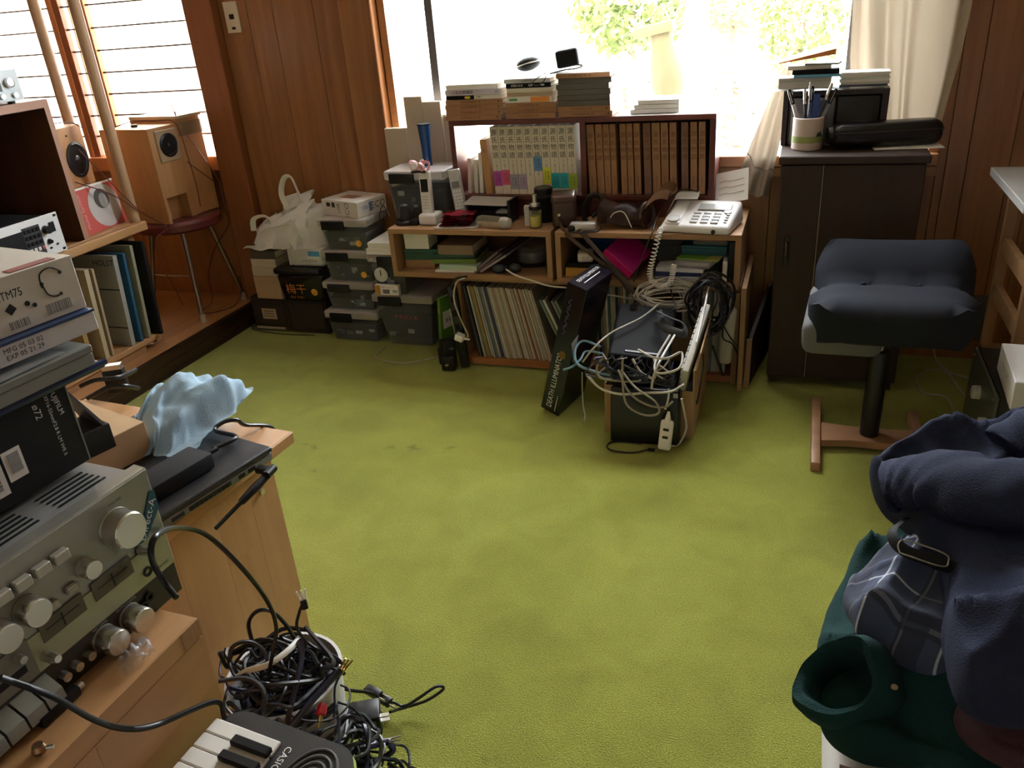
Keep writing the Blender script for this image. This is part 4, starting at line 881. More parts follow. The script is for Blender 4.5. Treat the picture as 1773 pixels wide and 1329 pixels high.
obj('end_panel', B().box(0.095, 0.105, -0.055, 0.105, 0.0, 0.085, 0.002, 1), M_BLACK, oc)
obj('inner_sleeve', B().box(-0.06, 0.03, 0.0, 0.06, 0.005, 0.035), M_BLACK, oc, smooth=0)
text(oc, 'MEGA', 0.012, (-0.03, -0.0005, 0.022), (1, 0, 0), (0, -1, 0.2), M_WINK)
obj('foil_bag', B().sphere((0.06, 0.03, 0.028), 0.028, 2, (1.2, 1, 0.7)), clear('foil_film', (0.5, 0.5, 0.5), 0.6, 0.1), oc)
# perfume bottle
pf = thing('scent_bottle', 'small glass scent bottle with amber liquid and metal pump', 'bottle', (-0.888, 2.70, TOP))
obj('glass', B().lathe([(0.021, 0), (0.0225, 0.004), (0.0225, 0.062), (0.02, 0.066)], 24), clear('scent_glass', (0.7, 0.7, 0.4), 0.12, 0.05), pf)
obj('liquid', B().lathe([(0.0195, 0.005), (0.0195, 0.042)], 24), plain('amber_oil', (0.60, 0.52, 0.10), 0.15), pf)
obj('collar', B().lathe([(0.0225, 0.066), (0.0225, 0.076), (0.017, 0.078)], 24), M_BLACK, pf)
obj('pump', B().lathe([(0.019, 0.078), (0.019, 0.086), (0.009, 0.09), (0.0095, 0.118)], 20), M_METAL, pf)
# black lens/camera behind, brown leather case
bl = thing('camera_lens', 'black camera lens standing cap-up behind the scent bottle', 'lens', (-0.885, 2.80, TOP))
obj('barrel', B().lathe([(0.044, 0), (0.046, 0.01), (0.046, 0.09), (0.040, 0.098)], 28), M_BLACKM, bl)
obj('cap', B().lathe([(0.034, 0.098), (0.034, 0.118), (0.030, 0.122), (0.014, 0.1225)], 28), M_BLACK, bl)
lidded('gift_card_box', 'small grey card box beside the scent bottle', 'box', -0.938, -0.912, 2.715, 2.745, TOP, TOP + 0.07, M_LGREY, 0.2)
M_LEATH = plain('brown_leather', (0.055, 0.022, 0.016), 0.35, bump=0.3, bscale=90)
lc = thing('leather_case', 'dark brown leather camera case with flap standing on the shelf unit', 'case', (-0.79, 2.745, TOP), R(14))
obj('body', B().box(-0.045, 0.04, -0.055, 0.05, 0, 0.105, 0.014, 4), M_LEATH, lc)
obj('flap', B().box(-0.047, 0.042, -0.058, 0.052, 0.085, 0.115, 0.013, 4), plain('brown_leather2', (0.075, 0.036, 0.026), 0.32), lc)
obj('snap', B().lathe([(0.006, 0), (0.005, 0.004)], 12, (-0.02, -0.056, 0.05), (0, -1, 0)), M_METAL, lc)
cable('long brown leather strap hanging from the leather case over the shelf front', [(-0.80, 2.69, TOP + 0.04), (-0.775, 2.655, TOP + 0.006), (-0.735, 2.628, 0.53), (-0.66, 2.61, 0.48), (-0.57, 2.60, 0.41), (-0.53, 2.605, 0.35)], 0.007, plain('strap_brown', (0.06, 0.035, 0.026), 0.5), None, 6, 6, 0.22, 'leather_strap')
cable('brown leather strap running from the grey gadget towards the magenta box', [(-0.74, 2.69, TOP + 0.004), (-0.715, 2.645, TOP + 0.006), (-0.68, 2.628, 0.53), (-0.62, 2.615, 0.47), (-0.55, 2.605, 0.40), (-0.50, 2.607, 0.33)], 0.007, plain('strap_brown', (0.06, 0.035, 0.026), 0.5), None, 6, 6, 0.22, 'leather_strap')
# compact camera with wrist strap, soft leather pouch, tan leather flap
cc = thing('compact_camera', 'silver compact gadget with black cord lying by the leather pouch', 'camera', (-0.706, 2.669, TOP), R(8))
obj('body', B().box(-0.045, 0.045, -0.018, 0.018, 0, 0.03, 0.008, 3), plain('silver_body', (0.5, 0.5, 0.5), 0.3, metal=0.4), cc)
obj('grip', B().box(-0.052, -0.025, -0.022, 0.012, 0.002, 0.024, 0.008, 3), M_DARK, cc)
obj('cord', B().tube([(-0.05, -0.02, 0.004), (-0.02, -0.04, 0.003), (0.04, -0.03, 0.003), (0.06, 0.0, 0.006), (0.05, 0.02, 0.02)], 0.003), M_BLACK, cc)
sl_ = thing('cord_loop', 'soft grey cord loop lying over the brown leather pouch', 'strap', (-0.708, 2.800, TOP))
obj('loop', B().tube([(-0.015, -0.03, 0.004), (-0.03, 0.0, 0.04), (-0.005, 0.02, 0.085), (0.03, 0.02, 0.08), (0.035, -0.01, 0.05), (0.01, -0.03, 0.02)], 0.012, 8, 6, 0.5), M_DARK, sl_)
lp_ = thing('leather_pouch', 'open dark brown leather binocular pouch with tan suede lid', 'pouch', (-0.572, 2.745, TOP), R(-12))
def pouchf(u, v):
    a = PI * (0.05 + 0.9 * u)
    return (-0.075 + 0.15 * v, 0.055 * math.cos(a) - 0.01 * math.sin(6 * v), 0.075 * math.sin(a) ** 0.8 * (1 - 0.3 * v) + 0.004 * math.sin(11 * v + 4 * u) + 0.001)
obj('body', B().sheet(pouchf, 16, 14, 0.005), M_LEATH, lp_)
obj('rim', B().lathe([(0.036, 0), (0.040, 0.006), (0.036, 0.012), (0.028, 0.004)], 22, (0.07, -0.005, 0.036), (0.9, -0.25, 0.1)), M_LEATH, lp_)
obj('suede_lid', B().sheet(lambda u, v: (0.05 + 0.085 * u, -0.045 + 0.085 * v + 0.055 * u, 0.05 + 0.06 * math.sin(u * 2.2) * (0.6 + 0.6 * v) - 0.03 * (1 - u) ** 2 + 0.01 * math.sin(6 * v)), 14, 8, 0.003), plain('tan_suede', (0.26, 0.13, 0.055), 0.75), lp_)
lp_.scale = (1.1, 1.1, 1.2)
obj('stitching', B().tube([(-0.03, -0.058, 0.03), (-0.01, -0.06, 0.05), (0.02, -0.058, 0.052), (0.045, -0.056, 0.01)], 0.0015), M_PAGE, lp_)
# ---- desk telephone
fx = thing('desk_telephone', 'white desk telephone with big keys, display and coiled cord', 'telephone', (-0.322, 2.644, TOP), R(-7))
b = B().hexa([(-0.12, 0.0, 0.001), (0.115, 0.0, 0.001), (0.125, 0.20, 0.001), (-0.115, 0.20, 0.001), (-0.115, 0.002, 0.028), (0.11, 0.002, 0.028), (0.118, 0.195, 0.075), (-0.11, 0.195, 0.075)])
bmesh.ops.bevel(b.bm, geom=b.bm.edges[:], offset=0.011, segments=3, affect='EDGES', profile=0.5); obj('body', b, M_HAND, fx)
fx.scale = (1, 0.91, 1)
sN = Vector((0, -0.237, 0.972)); sY = Vector((0, 0.972, 0.237))
def onp(x, y): return Vector((x, 0.002, 0.0285)) + sY * y
mt_ = face_m(onp(0.04, 0.135), (1, 0, 0), sN, 0.001)
obj('display', B().box(-0.055, 0.055, -0.022, 0.022, 0, 0.004, 0.002, 1, M=mt_), plain('lcd_grey', (0.36, 0.37, 0.36), 0.15), fx)
for r_ in range(4):
    for c_ in range(3):
        k_ = obj('key', B().box(-0.0125, 0.0125, -0.007, 0.007, 0, 0.005, 0.002, 2, M=face_m(onp(-0.01 + 0.034 * c_, 0.092 - 0.0215 * r_), (1, 0, 0), sN, 0)), plain('key_grey', (0.5, 0.5, 0.51), 0.4), fx)
for k in range(4): obj('side_key', B().box(-0.006, 0.006, -0.003, 0.003, 0, 0.004, 0.001, 1, M=face_m(onp(0.093, 0.085 - 0.018 * k), (1, 0, 0), sN, 0)), M_LGREY, fx)
obj('dial_ring', B().lathe([(0.012, 0), (0.013, 0.004), (0.008, 0.004)], 16, onp(0.088, 0.106), sN), M_LGREY, fx)
obj('handset', B().box(-0.105, -0.052, 0.01, 0.185, 0, 0.022, 0.010, 4, M=Matrix.Translation((0, 0, 0.012)) @ Matrix.Rotation(R(13.7), 4, 'X')), M_HAND, fx)
obj('ear_cup', B().lathe([(0.022, 0), (0.023, 0.006), (0.016, 0.008)], 20, (-0.078, 0.030, 0.0405), (0, -0.23, 0.97)), M_LGREY, fx)
obj('jack', B().lathe([(0.007, 0), (0.007, 0.006), (0.005, 0.006)], 14, (0.062, 0.001, 0.012), (0, -1, 0)), M_BLACK, fx)
hx = thing('handwritten_card', 'white card with handwritten numbers propped up behind the telephone', 'card', (-0.222, 2.826, TOP + 0.064), (R(62), R(-14), R(-18)))
obj('card', B().box(-0.06, 0.06, 0, 0.11, -0.001, 0.001), M_PAPER, hx, smooth=0)
for q in range(3): obj('written_line', B().tube([(-0.045, 0.075 - 0.022 * q, 0.0014), (-0.02, 0.078 - 0.022 * q, 0.0014), (0.0, 0.074 - 0.022 * q, 0.0014), (0.045, 0.077 - 0.022 * q, 0.0014)], 0.0008, 4, 3), M_GREY, hx)
single('paper_note', B().sheet(lambda u, v: (-0.437 + 0.11 * u, 2.757 + 0.072 * v, TOP + 0.022 + 0.068 * min(1.0, u / 0.32) + 0.012 * v + 0.004 * math.sin(12 * v)), 10, 8, 0.001), M_PAPER, 'crumpled white note lying against the desk telephone', 'paper')
cable('black line curving over the desk telephone and down the shelf front', [(-0.33, 2.79, TOP + 0.108), (-0.39, 2.785, TOP + 0.114), (-0.452, 2.735, TOP + 0.05), (-0.46, 2.65, TOP + 0.006), (-0.475, 2.632, 0.52), (-0.50, 2.62, 0.45), (-0.52, 2.615, 0.39)], 0.0022)
# coiled cord: a helix along a hanging curve
def coil(path, rad, turns, r):
    P = catmull(path, 12); out = []
    tot = len(P) * 1.0; N = int(turns * 10)
    for i in range(N + 1):
        t = i / N * (len(P) - 1); j = min(int(t), len(P) - 2); f = t - j
        p = P[j].lerp(P[j + 1], f); d = (P[j + 1] - P[j]).normalized()
        a = d.cross(Vector((0, 1, 0.2))).normalized(); b_ = d.cross(a)
        th = 2 * PI * i / 10
        out.append(p + a * rad * math.cos(th) + b_ * rad * math.sin(th))
    return out
cp_ = [(-0.432, 2.662, 0.565), (-0.436, 2.628, 0.552), (-0.452, 2.618, 0.48), (-0.462, 2.606, 0.425), (-0.448, 2.600, 0.395), (-0.418, 2.596, 0.382), (-0.392, 2.600, 0.396), (-0.385, 2.608, 0.43), (-0.382, 2.618, 0.455)]
single('coiled_cord', B().tube(coil(cp_, 0.0085, 46, 0.002), 0.0021, 5, 1), M_WHITE, 'white coiled telephone cord hanging in a loop before the shelf', 'cord', smooth=60)
# ================================================================== wardrobe, stool, right side
cw = thing('wardrobe', 'dark brown low wardrobe with a narrow and a wide door against the wall', 'wardrobe', (-0.065, 2.70, 0.0))
obj('body', B().box(0, 0.415, 0.012, 0.325, 0.03, 0.765), M_DKCAB, cw, smooth=0)
obj('top_board', B().box(-0.008, 0.424, -0.006, 0.325, 0.765, 0.79, 0.003, 1), M_DKCAB, cw)
d1 = obj('door', B().box(0.002, 0.1245, 0, 0.012, 0.034, 0.762, 0.002, 1), M_DKCAB, cw)
obj('door', B().box(0.1275, 0.413, 0, 0.012, 0.034, 0.762, 0.002, 1), M_DKCAB, cw)
obj('door_edge', B().box(0.1248, 0.1272, -0.001, 0.011, 0.034, 0.762), plain('pale_edge', (0.32, 0.25, 0.18), 0.6), cw, smooth=0)
hn = obj('handle', B().tube([(0.035, -0.002, 0.455), (0.035, -0.018, 0.465), (0.035, -0.022, 0.485), (0.035, -0.018, 0.505), (0.035, -0.002, 0.515)], 0.0045, 8), plain('old_brass', (0.12, 0.09, 0.06), 0.35, metal=0.8), d1)
obj('handle_plate', B().box(0.026, 0.044, -0.003, 0.0, 0.435, 0.535, 0.002, 1), plain('black_iron', (0.01, 0.008, 0.008), 0.5), d1)
for x_ in (0.012, 0.38): 
    for y_ in (0.02, 0.29): obj('foot', B().box(x_, x_ + 0.025, y_, y_ + 0.025, 0, 0.03), M_DKCAB, cw, smooth=0)
WT = 0.79
# dark open speaker cabinet on top
sc_ = thing('speaker_set', 'dark stereo speaker pair in a frame standing on the wardrobe', 'speaker', (0.083, 2.885, WT))
obj('frame', B().box(-0.16, -0.145, 0, 0.07, 0, 0.17).box(0.135, 0.155, 0, 0.07, 0, 0.17).box(-0.145, 0.135, 0, 0.07, 0.155, 0.17).box(-0.145, 0.135, 0.062, 0.07, 0, 0.155), wood('black_cherry', (0.02, 0.008, 0.008), (0.035, 0.013, 0.011), 'Z', 5, 0.4), sc_, smooth=0)
for x0, x1 in ((-0.14, -0.02), (0.005, 0.13)):
    g = obj('grille', B().box(x0, x1, -0.006, 0.06, 0.004, 0.15, 0.004, 2), M_DARK, sc_)
    obj('grille_cloth', B().box(x0 + 0.012, x1 - 0.02, -0.0075, -0.005, 0.02, 0.14), plain('speaker_cloth', (0.030, 0.030, 0.034), 0.8, bump=0.5, bscale=500), g, smooth=0)
text(sc_, 'Aiwa', 0.014, (0.055, -0.0078, 0.018), (1, 0, 0), (0, -1, 0), M_WINK)
# stack of discs and papers on top
zt = WT + 0.1705
single('loose_paper', B().sheet(lambda u, v: (-0.125 + 0.245 * u, 2.874 + 0.08 * v - 0.004 * u, zt + 0.012 * (1 - v) * 0 + 0.001 + 0.006 * math.sin(3 * u)), 10, 4, 0.006), M_PAPER, 'grey-white sheets overhanging the speaker set on the wardrobe', 'paper')
lidded('carton_box', 'flat white carton with printed side on the overhanging sheets', 'carton', -0.095, 0.065, 2.872, 2.955, zt + 0.0085, zt + 0.042, M_LGREY, -0.05)
flat_book('light blue disc case in the pile on the wardrobe speakers', -0.05, 2.868, zt + 0.0425, 0.008, 0.085, 0.14, plain('sky_case', (0.12, 0.36, 0.58), 0.4), -0.06, pages=M_PAPER, name='disc_case', cat='disc case')
flat_book('black device case in the pile on the wardrobe speakers', -0.055, 2.868, zt + 0.051, 0.014, 0.085, 0.14, M_BLACKM, 0.05, pages=M_BLACK, name='disc_case', cat='disc case')
flat_book('white booklet near the top of the pile on the wardrobe speakers', -0.07, 2.868, zt + 0.0655, 0.012, 0.085, 0.13, M_PAPER, 0.1, pages=M_PAPER, name='booklet', cat='booklet')
flat_book('dark slim case topmost on the wardrobe pile', -0.02, 2.87, zt + 0.078, 0.006, 0.08, 0.10, M_GREY, -0.2, pages=M_PAPER, name='disc_case', cat='disc case')
of = single('orange_folder', B().hexa([(-0.10, 2.885, zt + 0.085), (0.07, 2.895, zt + 0.105), (0.07, 2.950, zt + 0.12), (-0.10, 2.945, zt + 0.09), (-0.10, 2.885, zt + 0.088), (0.07, 2.895, zt + 0.122), (0.07, 2.950, zt + 0.137), (-0.10, 2.945, zt + 0.093)]), plain('orange_card', (0.62, 0.20, 0.04), 0.5), 'orange folder slanting on top of the pile on the wardrobe', 'folder', smooth=0)
for k in range(6):
    flat_book(('clear disc case lowest in the short pile beside the curtain', 'clear disc case second from below beside the curtain', 'clear disc case third from below beside the curtain', 'clear disc case fourth from below beside the curtain', 'clear disc case fifth from below beside the curtain', 'clear disc case topmost beside the curtain')[k], 0.088 + 0.004 * (k % 2), 2.868, zt + 0.0085 + 0.0072 * k, 0.0068, 0.088, 0.14, (plain('navy_card', (0.05, 0.06, 0.10), 0.4), M_LGREY, M_PAPER, plain('mint_card', (0.55, 0.62, 0.58), 0.4), M_PAPER, M_PAPER)[k], 0.02 * (-1) ** k, pages=clear('case_edge', (0.6, 0.65, 0.63), 0.6), name='disc_case', cat='disc case')
# pen pot with paper wrapper
pp = thing('pen_pot', 'cylindrical white pot with green landscape print holding pens on the wardrobe', 'pen pot', (0.005, 2.827, WT))
M_POT = plain('pot_white', (0.60, 0.52, 0.47), 0.6, bump=0.4, bscale=40)
obj('pot', B().lathe([(0.044, 0), (0.047, 0.004), (0.047, 0.098), (0.044, 0.1), (0.043, 0.02)], 28, cap=True), M_POT, pp)
obj('green_print', B().lathe([(0.0475, 0.024), (0.0475, 0.044)], 28, cap=False), plain('meadow_print', (0.30, 0.38, 0.12), 0.6), pp)
obj('tree_print', B().prism([(-0.012, 0), (0.012, 0), (0.006, 0.016), (0, 0.012), (-0.006, 0.014)], 0, 0.0008, M=face_m((0.034, -0.0345, 0.043), (0.707, 0.707, 0), (0.707, -0.707, 0), 0.0005)), plain('dark_green_print', (0.03, 0.07, 0.03), 0.6), pp, smooth=0)
for k, (x_, y_, tx, ty, L, c_, r_, nm) in enumerate(((-0.02, 0.0, -0.35, 0.05, 0.17, (0.7, 0.7, 0.7), 0.006, 'white marker pen standing in the pot at the outer edge'), (-0.005, 0.01, -0.10, 0.1, 0.16, (0.03, 0.03, 0.035), 0.005, 'black pen standing upright in the pen pot'),
        (0.0, -0.01, 0.02, 0.0, 0.17, (0.05, 0.07, 0.14), 0.006, 'dark blue pen standing in the middle of the pen pot'), (0.015, 0.0, 0.30, 0.0, 0.185, (0.03, 0.04, 0.06), 0.005, 'navy pen leaning outward in the pen pot'),
        (0.02, 0.015, 0.42, 0.1, 0.17, (0.35, 0.37, 0.4), 0.005, 'silver pen leaning far out of the pen pot'), (0.0, 0.02, -0.02, 0.1, 0.18, (0.5, 0.52, 0.55), 0.004, 'thin grey pencil standing at the back of the pen pot'))):
    t = thing('pen', nm, 'pen', (0.005 + x_ * 0.5, 2.827 + y_ * 0.5, WT + 0.022))
    d = Vector((tx, ty, 1)).normalized()
    obj('barrel', B().cyl((0, 0, 0), d * L * 0.72, r_, n=10), plain('pen_b%d' % k, c_, 0.3), t)
    obj('cap', B().lathe([(r_ * 1.12, 0), (r_ * 1.12, L * 0.24), (r_ * 0.6, L * 0.28)], 10, d * L * 0.72, d), M_CHROME if k % 2 else M_BLACK, t)
    obj('clip', B().cyl(d * L * 0.76 + Vector((0, -r_ * 1.4, 0)), d * L * 0.96 + Vector((0, -r_ * 1.4, 0)), 0.0014, n=6), M_METAL, t)
slab('blue_card', 'blue card tucked among the pens in the pot', 'card', 0.008, 0.034, 2.847, 2.849, WT + 0.03, WT + 0.165, plain('royal_card', (0.06, 0.12, 0.40), 0.4), 0.2)
slab('clear_sheet', 'grey clear sheet standing behind the pen pot', 'plastic sheet', -0.05, 0.08, 2.8755, 2.876, WT, WT + 0.15, clear('grey_sheet', (0.35, 0.33, 0.36), 0.45, 0.1), 0.0)
# black instrument case
ic = thing('instrument_case', 'long black padded instrument case lying on the wardrobe top', 'case', (0.235, 2.845, WT + 0.0035), R(13))
b = B().box(-0.165, 0.165, -0.045, 0.045, 0, 0.075); bmesh.ops.bevel(b.bm, geom=b.bm.edges[:], offset=0.028, segments=6, affect='EDGES', profile=0.5)
obj('shell', b, plain('case_vinyl', (0.008, 0.008, 0.010), 0.32, bump=0.1, bscale=200, spec=0.35), ic, smooth=70)
obj('zip', B().tube([(-0.16, -0.0465, 0.05), (-0.1, -0.0465, 0.05), (0.1, -0.0465, 0.05), (0.16, -0.045, 0.05)], 0.002, 6, 2), M_DARK, ic)
obj('end_cap', B().lathe([(0.03, 0), (0.026, 0.012), (0.01, 0.016)], 16, (-0.163, 0, 0.04), (-1, 0, 0)), M_BLACK, ic)
slab('white_card', 'white card sticking out under the instrument case', 'card', 0.20, 0.40, 2.79, 2.88, WT + 0.0006, WT + 0.003, M_PAPER, R(6))
# ---- curtain
M_CURT = translucent('beige_curtain_cloth', (0.33, 0.275, 0.205), 0.16)
cu_ = thing('curtain', 'beige curtain hanging gathered at the right side of the window', 'curtain', (0.235, 2.997, 0.793))
def curt(u, v):
    z = 1.45 * v
    w = 0.155 + 0.02 * math.sin(z * 2.2) - 0.06 * max(0, 0.25 - z) * 4 * 0.35
    x = (u - 0.5) * 2 * w + 0.012 * math.sin(z * 4 + u * 5) + 0.045 * (1 - v)
    uu = u + 0.05 * math.sin(u * 11 + 1) + 0.02 * math.sin(z * 1.7 + 4 * u)
    y = (0.022 * math.sin(uu * 24) + 0.009 * math.sin(uu * 41 + 2)) * (0.7 + 0.3 * math.sin(z * 2.3 + u * 7)) + 0.006 * noise.noise((u * 6, z * 2.5, 3))
    return (x, y, z)
obj('cloth', B().sheet(curt, 90, 40), M_CURT, cu_, smooth=80)
obj('hem', B().sheet(lambda u, v: tuple(Vector(curt(u, 0)) + Vector((0, -0.003, 0.03 * v))), 90, 2), M_CURT, cu_, smooth=80)
c2 = thing('curtain_tail', 'pointed beige curtain end draped down beside the wardrobe', 'curtain', (-0.12, 2.985, 0.60))
def tail(u, v):
    top = Vector((0.028 + 0.05 * u, 0.006, 0.42)); bl_ = Vector((-0.095, -0.01, 0.075)); br_ = Vector((0.008, -0.02, 0.0))
    bot = bl_.lerp(br_, u) + Vector((0, 0, -0.035 * math.sin(PI * min(1, u * 1.1))))
    p = bot.lerp(top, v)
    return tuple(p + Vector((0.0, 0.014 * math.sin(u * 13 + v * 2.5) * (0.4 + 0.6 * (1 - v)), 0.004 * math.sin(u * 17))))
obj('cloth', B().sheet(tail, 36, 26), M_CURT, c2, smooth=80)
obj('hem_seam', B().tube([tuple(Vector(tail(i / 8, 0.22)) + Vector((0, -0.003, 0))) for i in range(9)], 0.0018), M_CURT, c2)
# ---- stool
st = thing('padded_stool', 'dark blue padded saddle stool on a black column with wooden foot', 'stool', (0.252, 2.335, 0.0))
M_NAVC = plain('navy_upholstery', (0.014, 0.017, 0.026), 0.85, var=0.15, bump=0.25, bscale=700, spec=0.2)
M_GREYC2 = plain('grey_mesh_cloth', (0.15, 0.155, 0.165), 0.85, bump=0.5, bscale=500)
def seat(u, v, top=True):
    return None
bm_ = bmesh.new()
bmesh.ops.create_cube(bm_, size=1, matrix=Matrix.Diagonal((0.43, 0.42, 0.12, 1)))
bmesh.ops.subdivide_edges(bm_, edges=bm_.edges[:], cuts=11, use_grid_fill=True)
def sq(v_):
    x, y, z = v_.x / 0.215, v_.y / 0.21, v_.z / 0.06
    # rounded rectangle plan, pinched at the waist, raised lobes front and back
    n = 3.6; r = (abs(x) ** n + abs(y) ** n) ** (1 / n); m = max(abs(x), abs(y), 1e-6)
    kx = m / max(r, 1e-6)
    X, Y = x * kx, y * kx
    waist = 1 - 0.10 * math.exp(-((Y - 0.12) / 0.16) ** 2)
    edge = max(abs(X), abs(Y))
    Z = z * (1 - 0.62 * max(0, (edge - 0.62) / 0.38) ** 2.6)
    zz = 0.06 * Z
    if z > 0: zz += 0.030 * (Y ** 2) * (1 - 0.5 * max(0, edge - 0.6)) - 0.028 * math.exp(-((Y - 0.12) / 0.2) ** 2) + (0.05 * max(0, Y - 0.25))
    else: zz += 0.03 * max(0, Y - 0.2)
    if z > 0:
        for bx in (-0.35, 0.35): zz -= 0.014 * math.exp(-((X - bx) ** 2 + (Y - 0.14) ** 2) / 0.006)
    return Vector((X * waist * 0.215, Y * 0.21, zz))
for v_ in bm_.verts: v_.co = sq(v_.co)
bs_ = B(); bs_.bm.free(); bs_.bm = bm_
so = obj('seat_cushion', bs_, M_NAVC, st, (0.012, 0.03, 0.455), (R(9), R(-2), R(-5)), smooth=70)
for bx in (-0.075, 0.072): obj('button', B().sphere((bx, 0.03, 0.030), 0.009, 2, (1, 1, 0.5)), M_NAVC, so)
b = B().box(-0.222, -0.01, -0.17, 0.10, -0.105, 0.0); bmesh.ops.bevel(b.bm, geom=b.bm.edges[:], offset=0.03, segments=4, affect='EDGES', profile=0.5)
obj('under_pad', b, M_GREYC2, so)
obj('piston', B().cyl((0, 0, 0.3), (0.012, 0.02, 0.42), 0.0105, n=16), M_CHROME, st)
obj('column', B().lathe([(0.026, 0.012), (0.027, 0.02), (0.029, 0.30), (0.026, 0.308), (0.012, 0.31)], 24), plain('column_black', (0.008, 0.008, 0.009), 0.4), st)
M_FOOT = wood('beech_foot', (0.31, 0.155, 0.075), (0.42, 0.23, 0.12), 'X', 5, 0.45)
b = B().prism([(-0.135, -0.07), (-0.06, -0.055), (0.06, -0.055), (0.125, -0.07), (0.125, 0.045), (0.06, 0.035), (-0.06, 0.035), (-0.135, 0.045)], 0.012, 0.034)
obj('cross_board', b, M_FOOT, st)
for x_, y0, y1, sk in ((-0.15, -0.20, 0.20, 0.0), (0.135, -0.135, 0.165, 0.0)):
    c = B().hexa([(x_ - 0.014, y0, 0), (x_ + 0.014, y0, 0), (x_ + 0.014, y1, 0), (x_ - 0.014, y1, 0), (x_ - 0.013, y0 + 0.004, 0.028), (x_ + 0.013, y0 + 0.004, 0.028), (x_ + 0.013, y1 - 0.004, 0.045), (x_ - 0.013, y1 - 0.004, 0.045)])
    bmesh.ops.bevel(c.bm, geom=c.bm.edges[:], offset=0.004, segments=2, affect='EDGES', profile=0.5)
    obj('runner', c, M_FOOT, st)
# grey wall plate, cable and dark tower at the right
gw = thing('wall_socket_plate', 'grey metal cover plate low on the wall behind the stool', 'cover plate', (0.625, 3.03, 0.165))
obj('plate', B().box(-0.045, 0.05, -0.004, 0, -0.09, 0.08, 0.001, 1), plain('zinc', (0.10, 0.10, 0.10), 0.5, metal=0.5), gw)
obj('screw', B().cyl((0.0, -0.006, 0.05), (0.0, -0.003, 0.05), 0.003, n=8), M_METAL, gw)
tw = thing('amplifier_box', 'black audio box with grey front and two round knobs standing on the carpet', 'amplifier', (0.505, 2.10, 0.0), R(0))
obj('case', B().box(0.008, 0.36, -0.02, 0.31, 0.0, 0.305, 0.003, 1), M_BLACK, tw)
obj('front_panel', B().box(0, 0.008, -0.02, 0.31, 0.002, 0.305, 0.001, 1), plain('slate_panel', (0.085, 0.095, 0.088), 0.4, metal=0.3), tw)
for y_, z_ in ((0.085, 0.235), (0.215, 0.265)): obj('knob', B().lathe([(0.019, 0), (0.018, 0.018), (0.014, 0.02)], 20, (0, y_ - 0.06, z_ - 0.03), (-1, 0, 0)), M_LGREY, tw)
for y_, z_ in ((0.0, 0.29), (0.29, 0.29), (0.0, 0.02), (0.29, 0.02)): obj('screw', B().cyl((0, y_, z_), (-0.002, y_, z_), 0.003, n=8), M_METAL, tw)
wbx = thing('white_carton', 'white carton with blue round prints lying on the black audio box', 'carton', (0.605, 2.15, 0.3055), R(-3))
obj('body', B().box(-0.075, 0.14, -0.135, 0.11, 0, 0.075, 0.002, 1), plain('gloss_card', (0.62, 0.61, 0.60), 0.35), wbx)
for k in range(4): patch(wbx, 'blue_print', (0.0 + 0.004 * k, 0.06 - 0.045 * k, 0.075), (1, 0, 0), (0, 0, 1), 0.026, 0.028, plain('cobalt_print', (0.06, 0.16, 0.48), 0.5, var=0.4, scale=120))
text(wbx, 'Miracast PLAY', 0.017, (-0.075, 0.0, 0.045), (0, -1, 0), (-1, 0, 0), M_GREY)
patch(wbx, 'round_logo', (0.055, -0.135, 0.03), (1, 0, 0), (0, -1, 0), 0.03, 0.045, M_BLACKM)
nb = book('tan_notebook', 'tan ring notebook lying on the white carton', 'notebook', (0.56, 2.08, 0.3815), (0, R(-90), R(-14)), 0.022, 0.18, 0.2, plain('tan_cover', (0.58, 0.42, 0.26), 0.6), None, M_PAPER)
nb.rotation_euler = (0, 0, 0)
for ch in list(nb.children): bpy.data.objects.remove(ch)
nb.location = (0.575, 2.05, 0.381); nb.rotation_euler = (0, 0, R(-12))
obj('cover', B().box(0, 0.2, 0, 0.2, 0, 0.002).box(0.003, 0.2, 0.003, 0.2, 0.02, 0.022), plain('tan_cover', (0.58, 0.42, 0.26), 0.6), nb, smooth=0)
obj('pages', B().box(0.006, 0.198, 0.005, 0.197, 0.002, 0.02), M_PAGE, nb, smooth=0)
for k in range(7): obj('ring', B().tube([(0.004, 0.02 + 0.026 * k, 0.0), (-0.004, 0.02 + 0.026 * k, 0.011), (0.004, 0.02 + 0.026 * k, 0.023)], 0.0012, 5, 3), M_CHROME, nb)
rk = thing('side_rack', 'wooden ladder rack with grey top board at the edge of the room', 'rack', (0.60, 2.42, 0.0))
obj('top_board', B().box(-0.055, 0.5, -0.06, 0.42, 0.70, 0.725, 0.002, 1), plain('grey_laminate', (0.36, 0.36, 0.35), 0.4), rk)
for x_, y_ in ((0.0, 0.0), (0.0, 0.36), (0.42, 0.0), (0.42, 0.36)): obj('leg', B().box(x_, x_ + 0.028, y_, y_ + 0.028, 0, 0.70), M_BIRCHZ, rk, smooth=0)
for z_ in (0.32, 0.47): obj('rail', B().box(0.004, 0.024, 0.028, 0.36, z_, z_ + 0.05), M_BIRCH, rk, smooth=0)
obj('shelf_board', B().box(0.0, 0.448, 0.0, 0.388, 0.14, 0.158), M_BIRCH, rk, smooth=0)
cable('beige flex running from the wall behind the stool to the audio box', [(0.495, 3.008, 0.060), (0.511, 2.968, 0.010), (0.544, 2.883, 0.006), (0.585, 2.857, 0.006), (0.608, 2.780, 0.010), (0.515, 2.418, 0.03)], 0.0035, M_CABLEG)
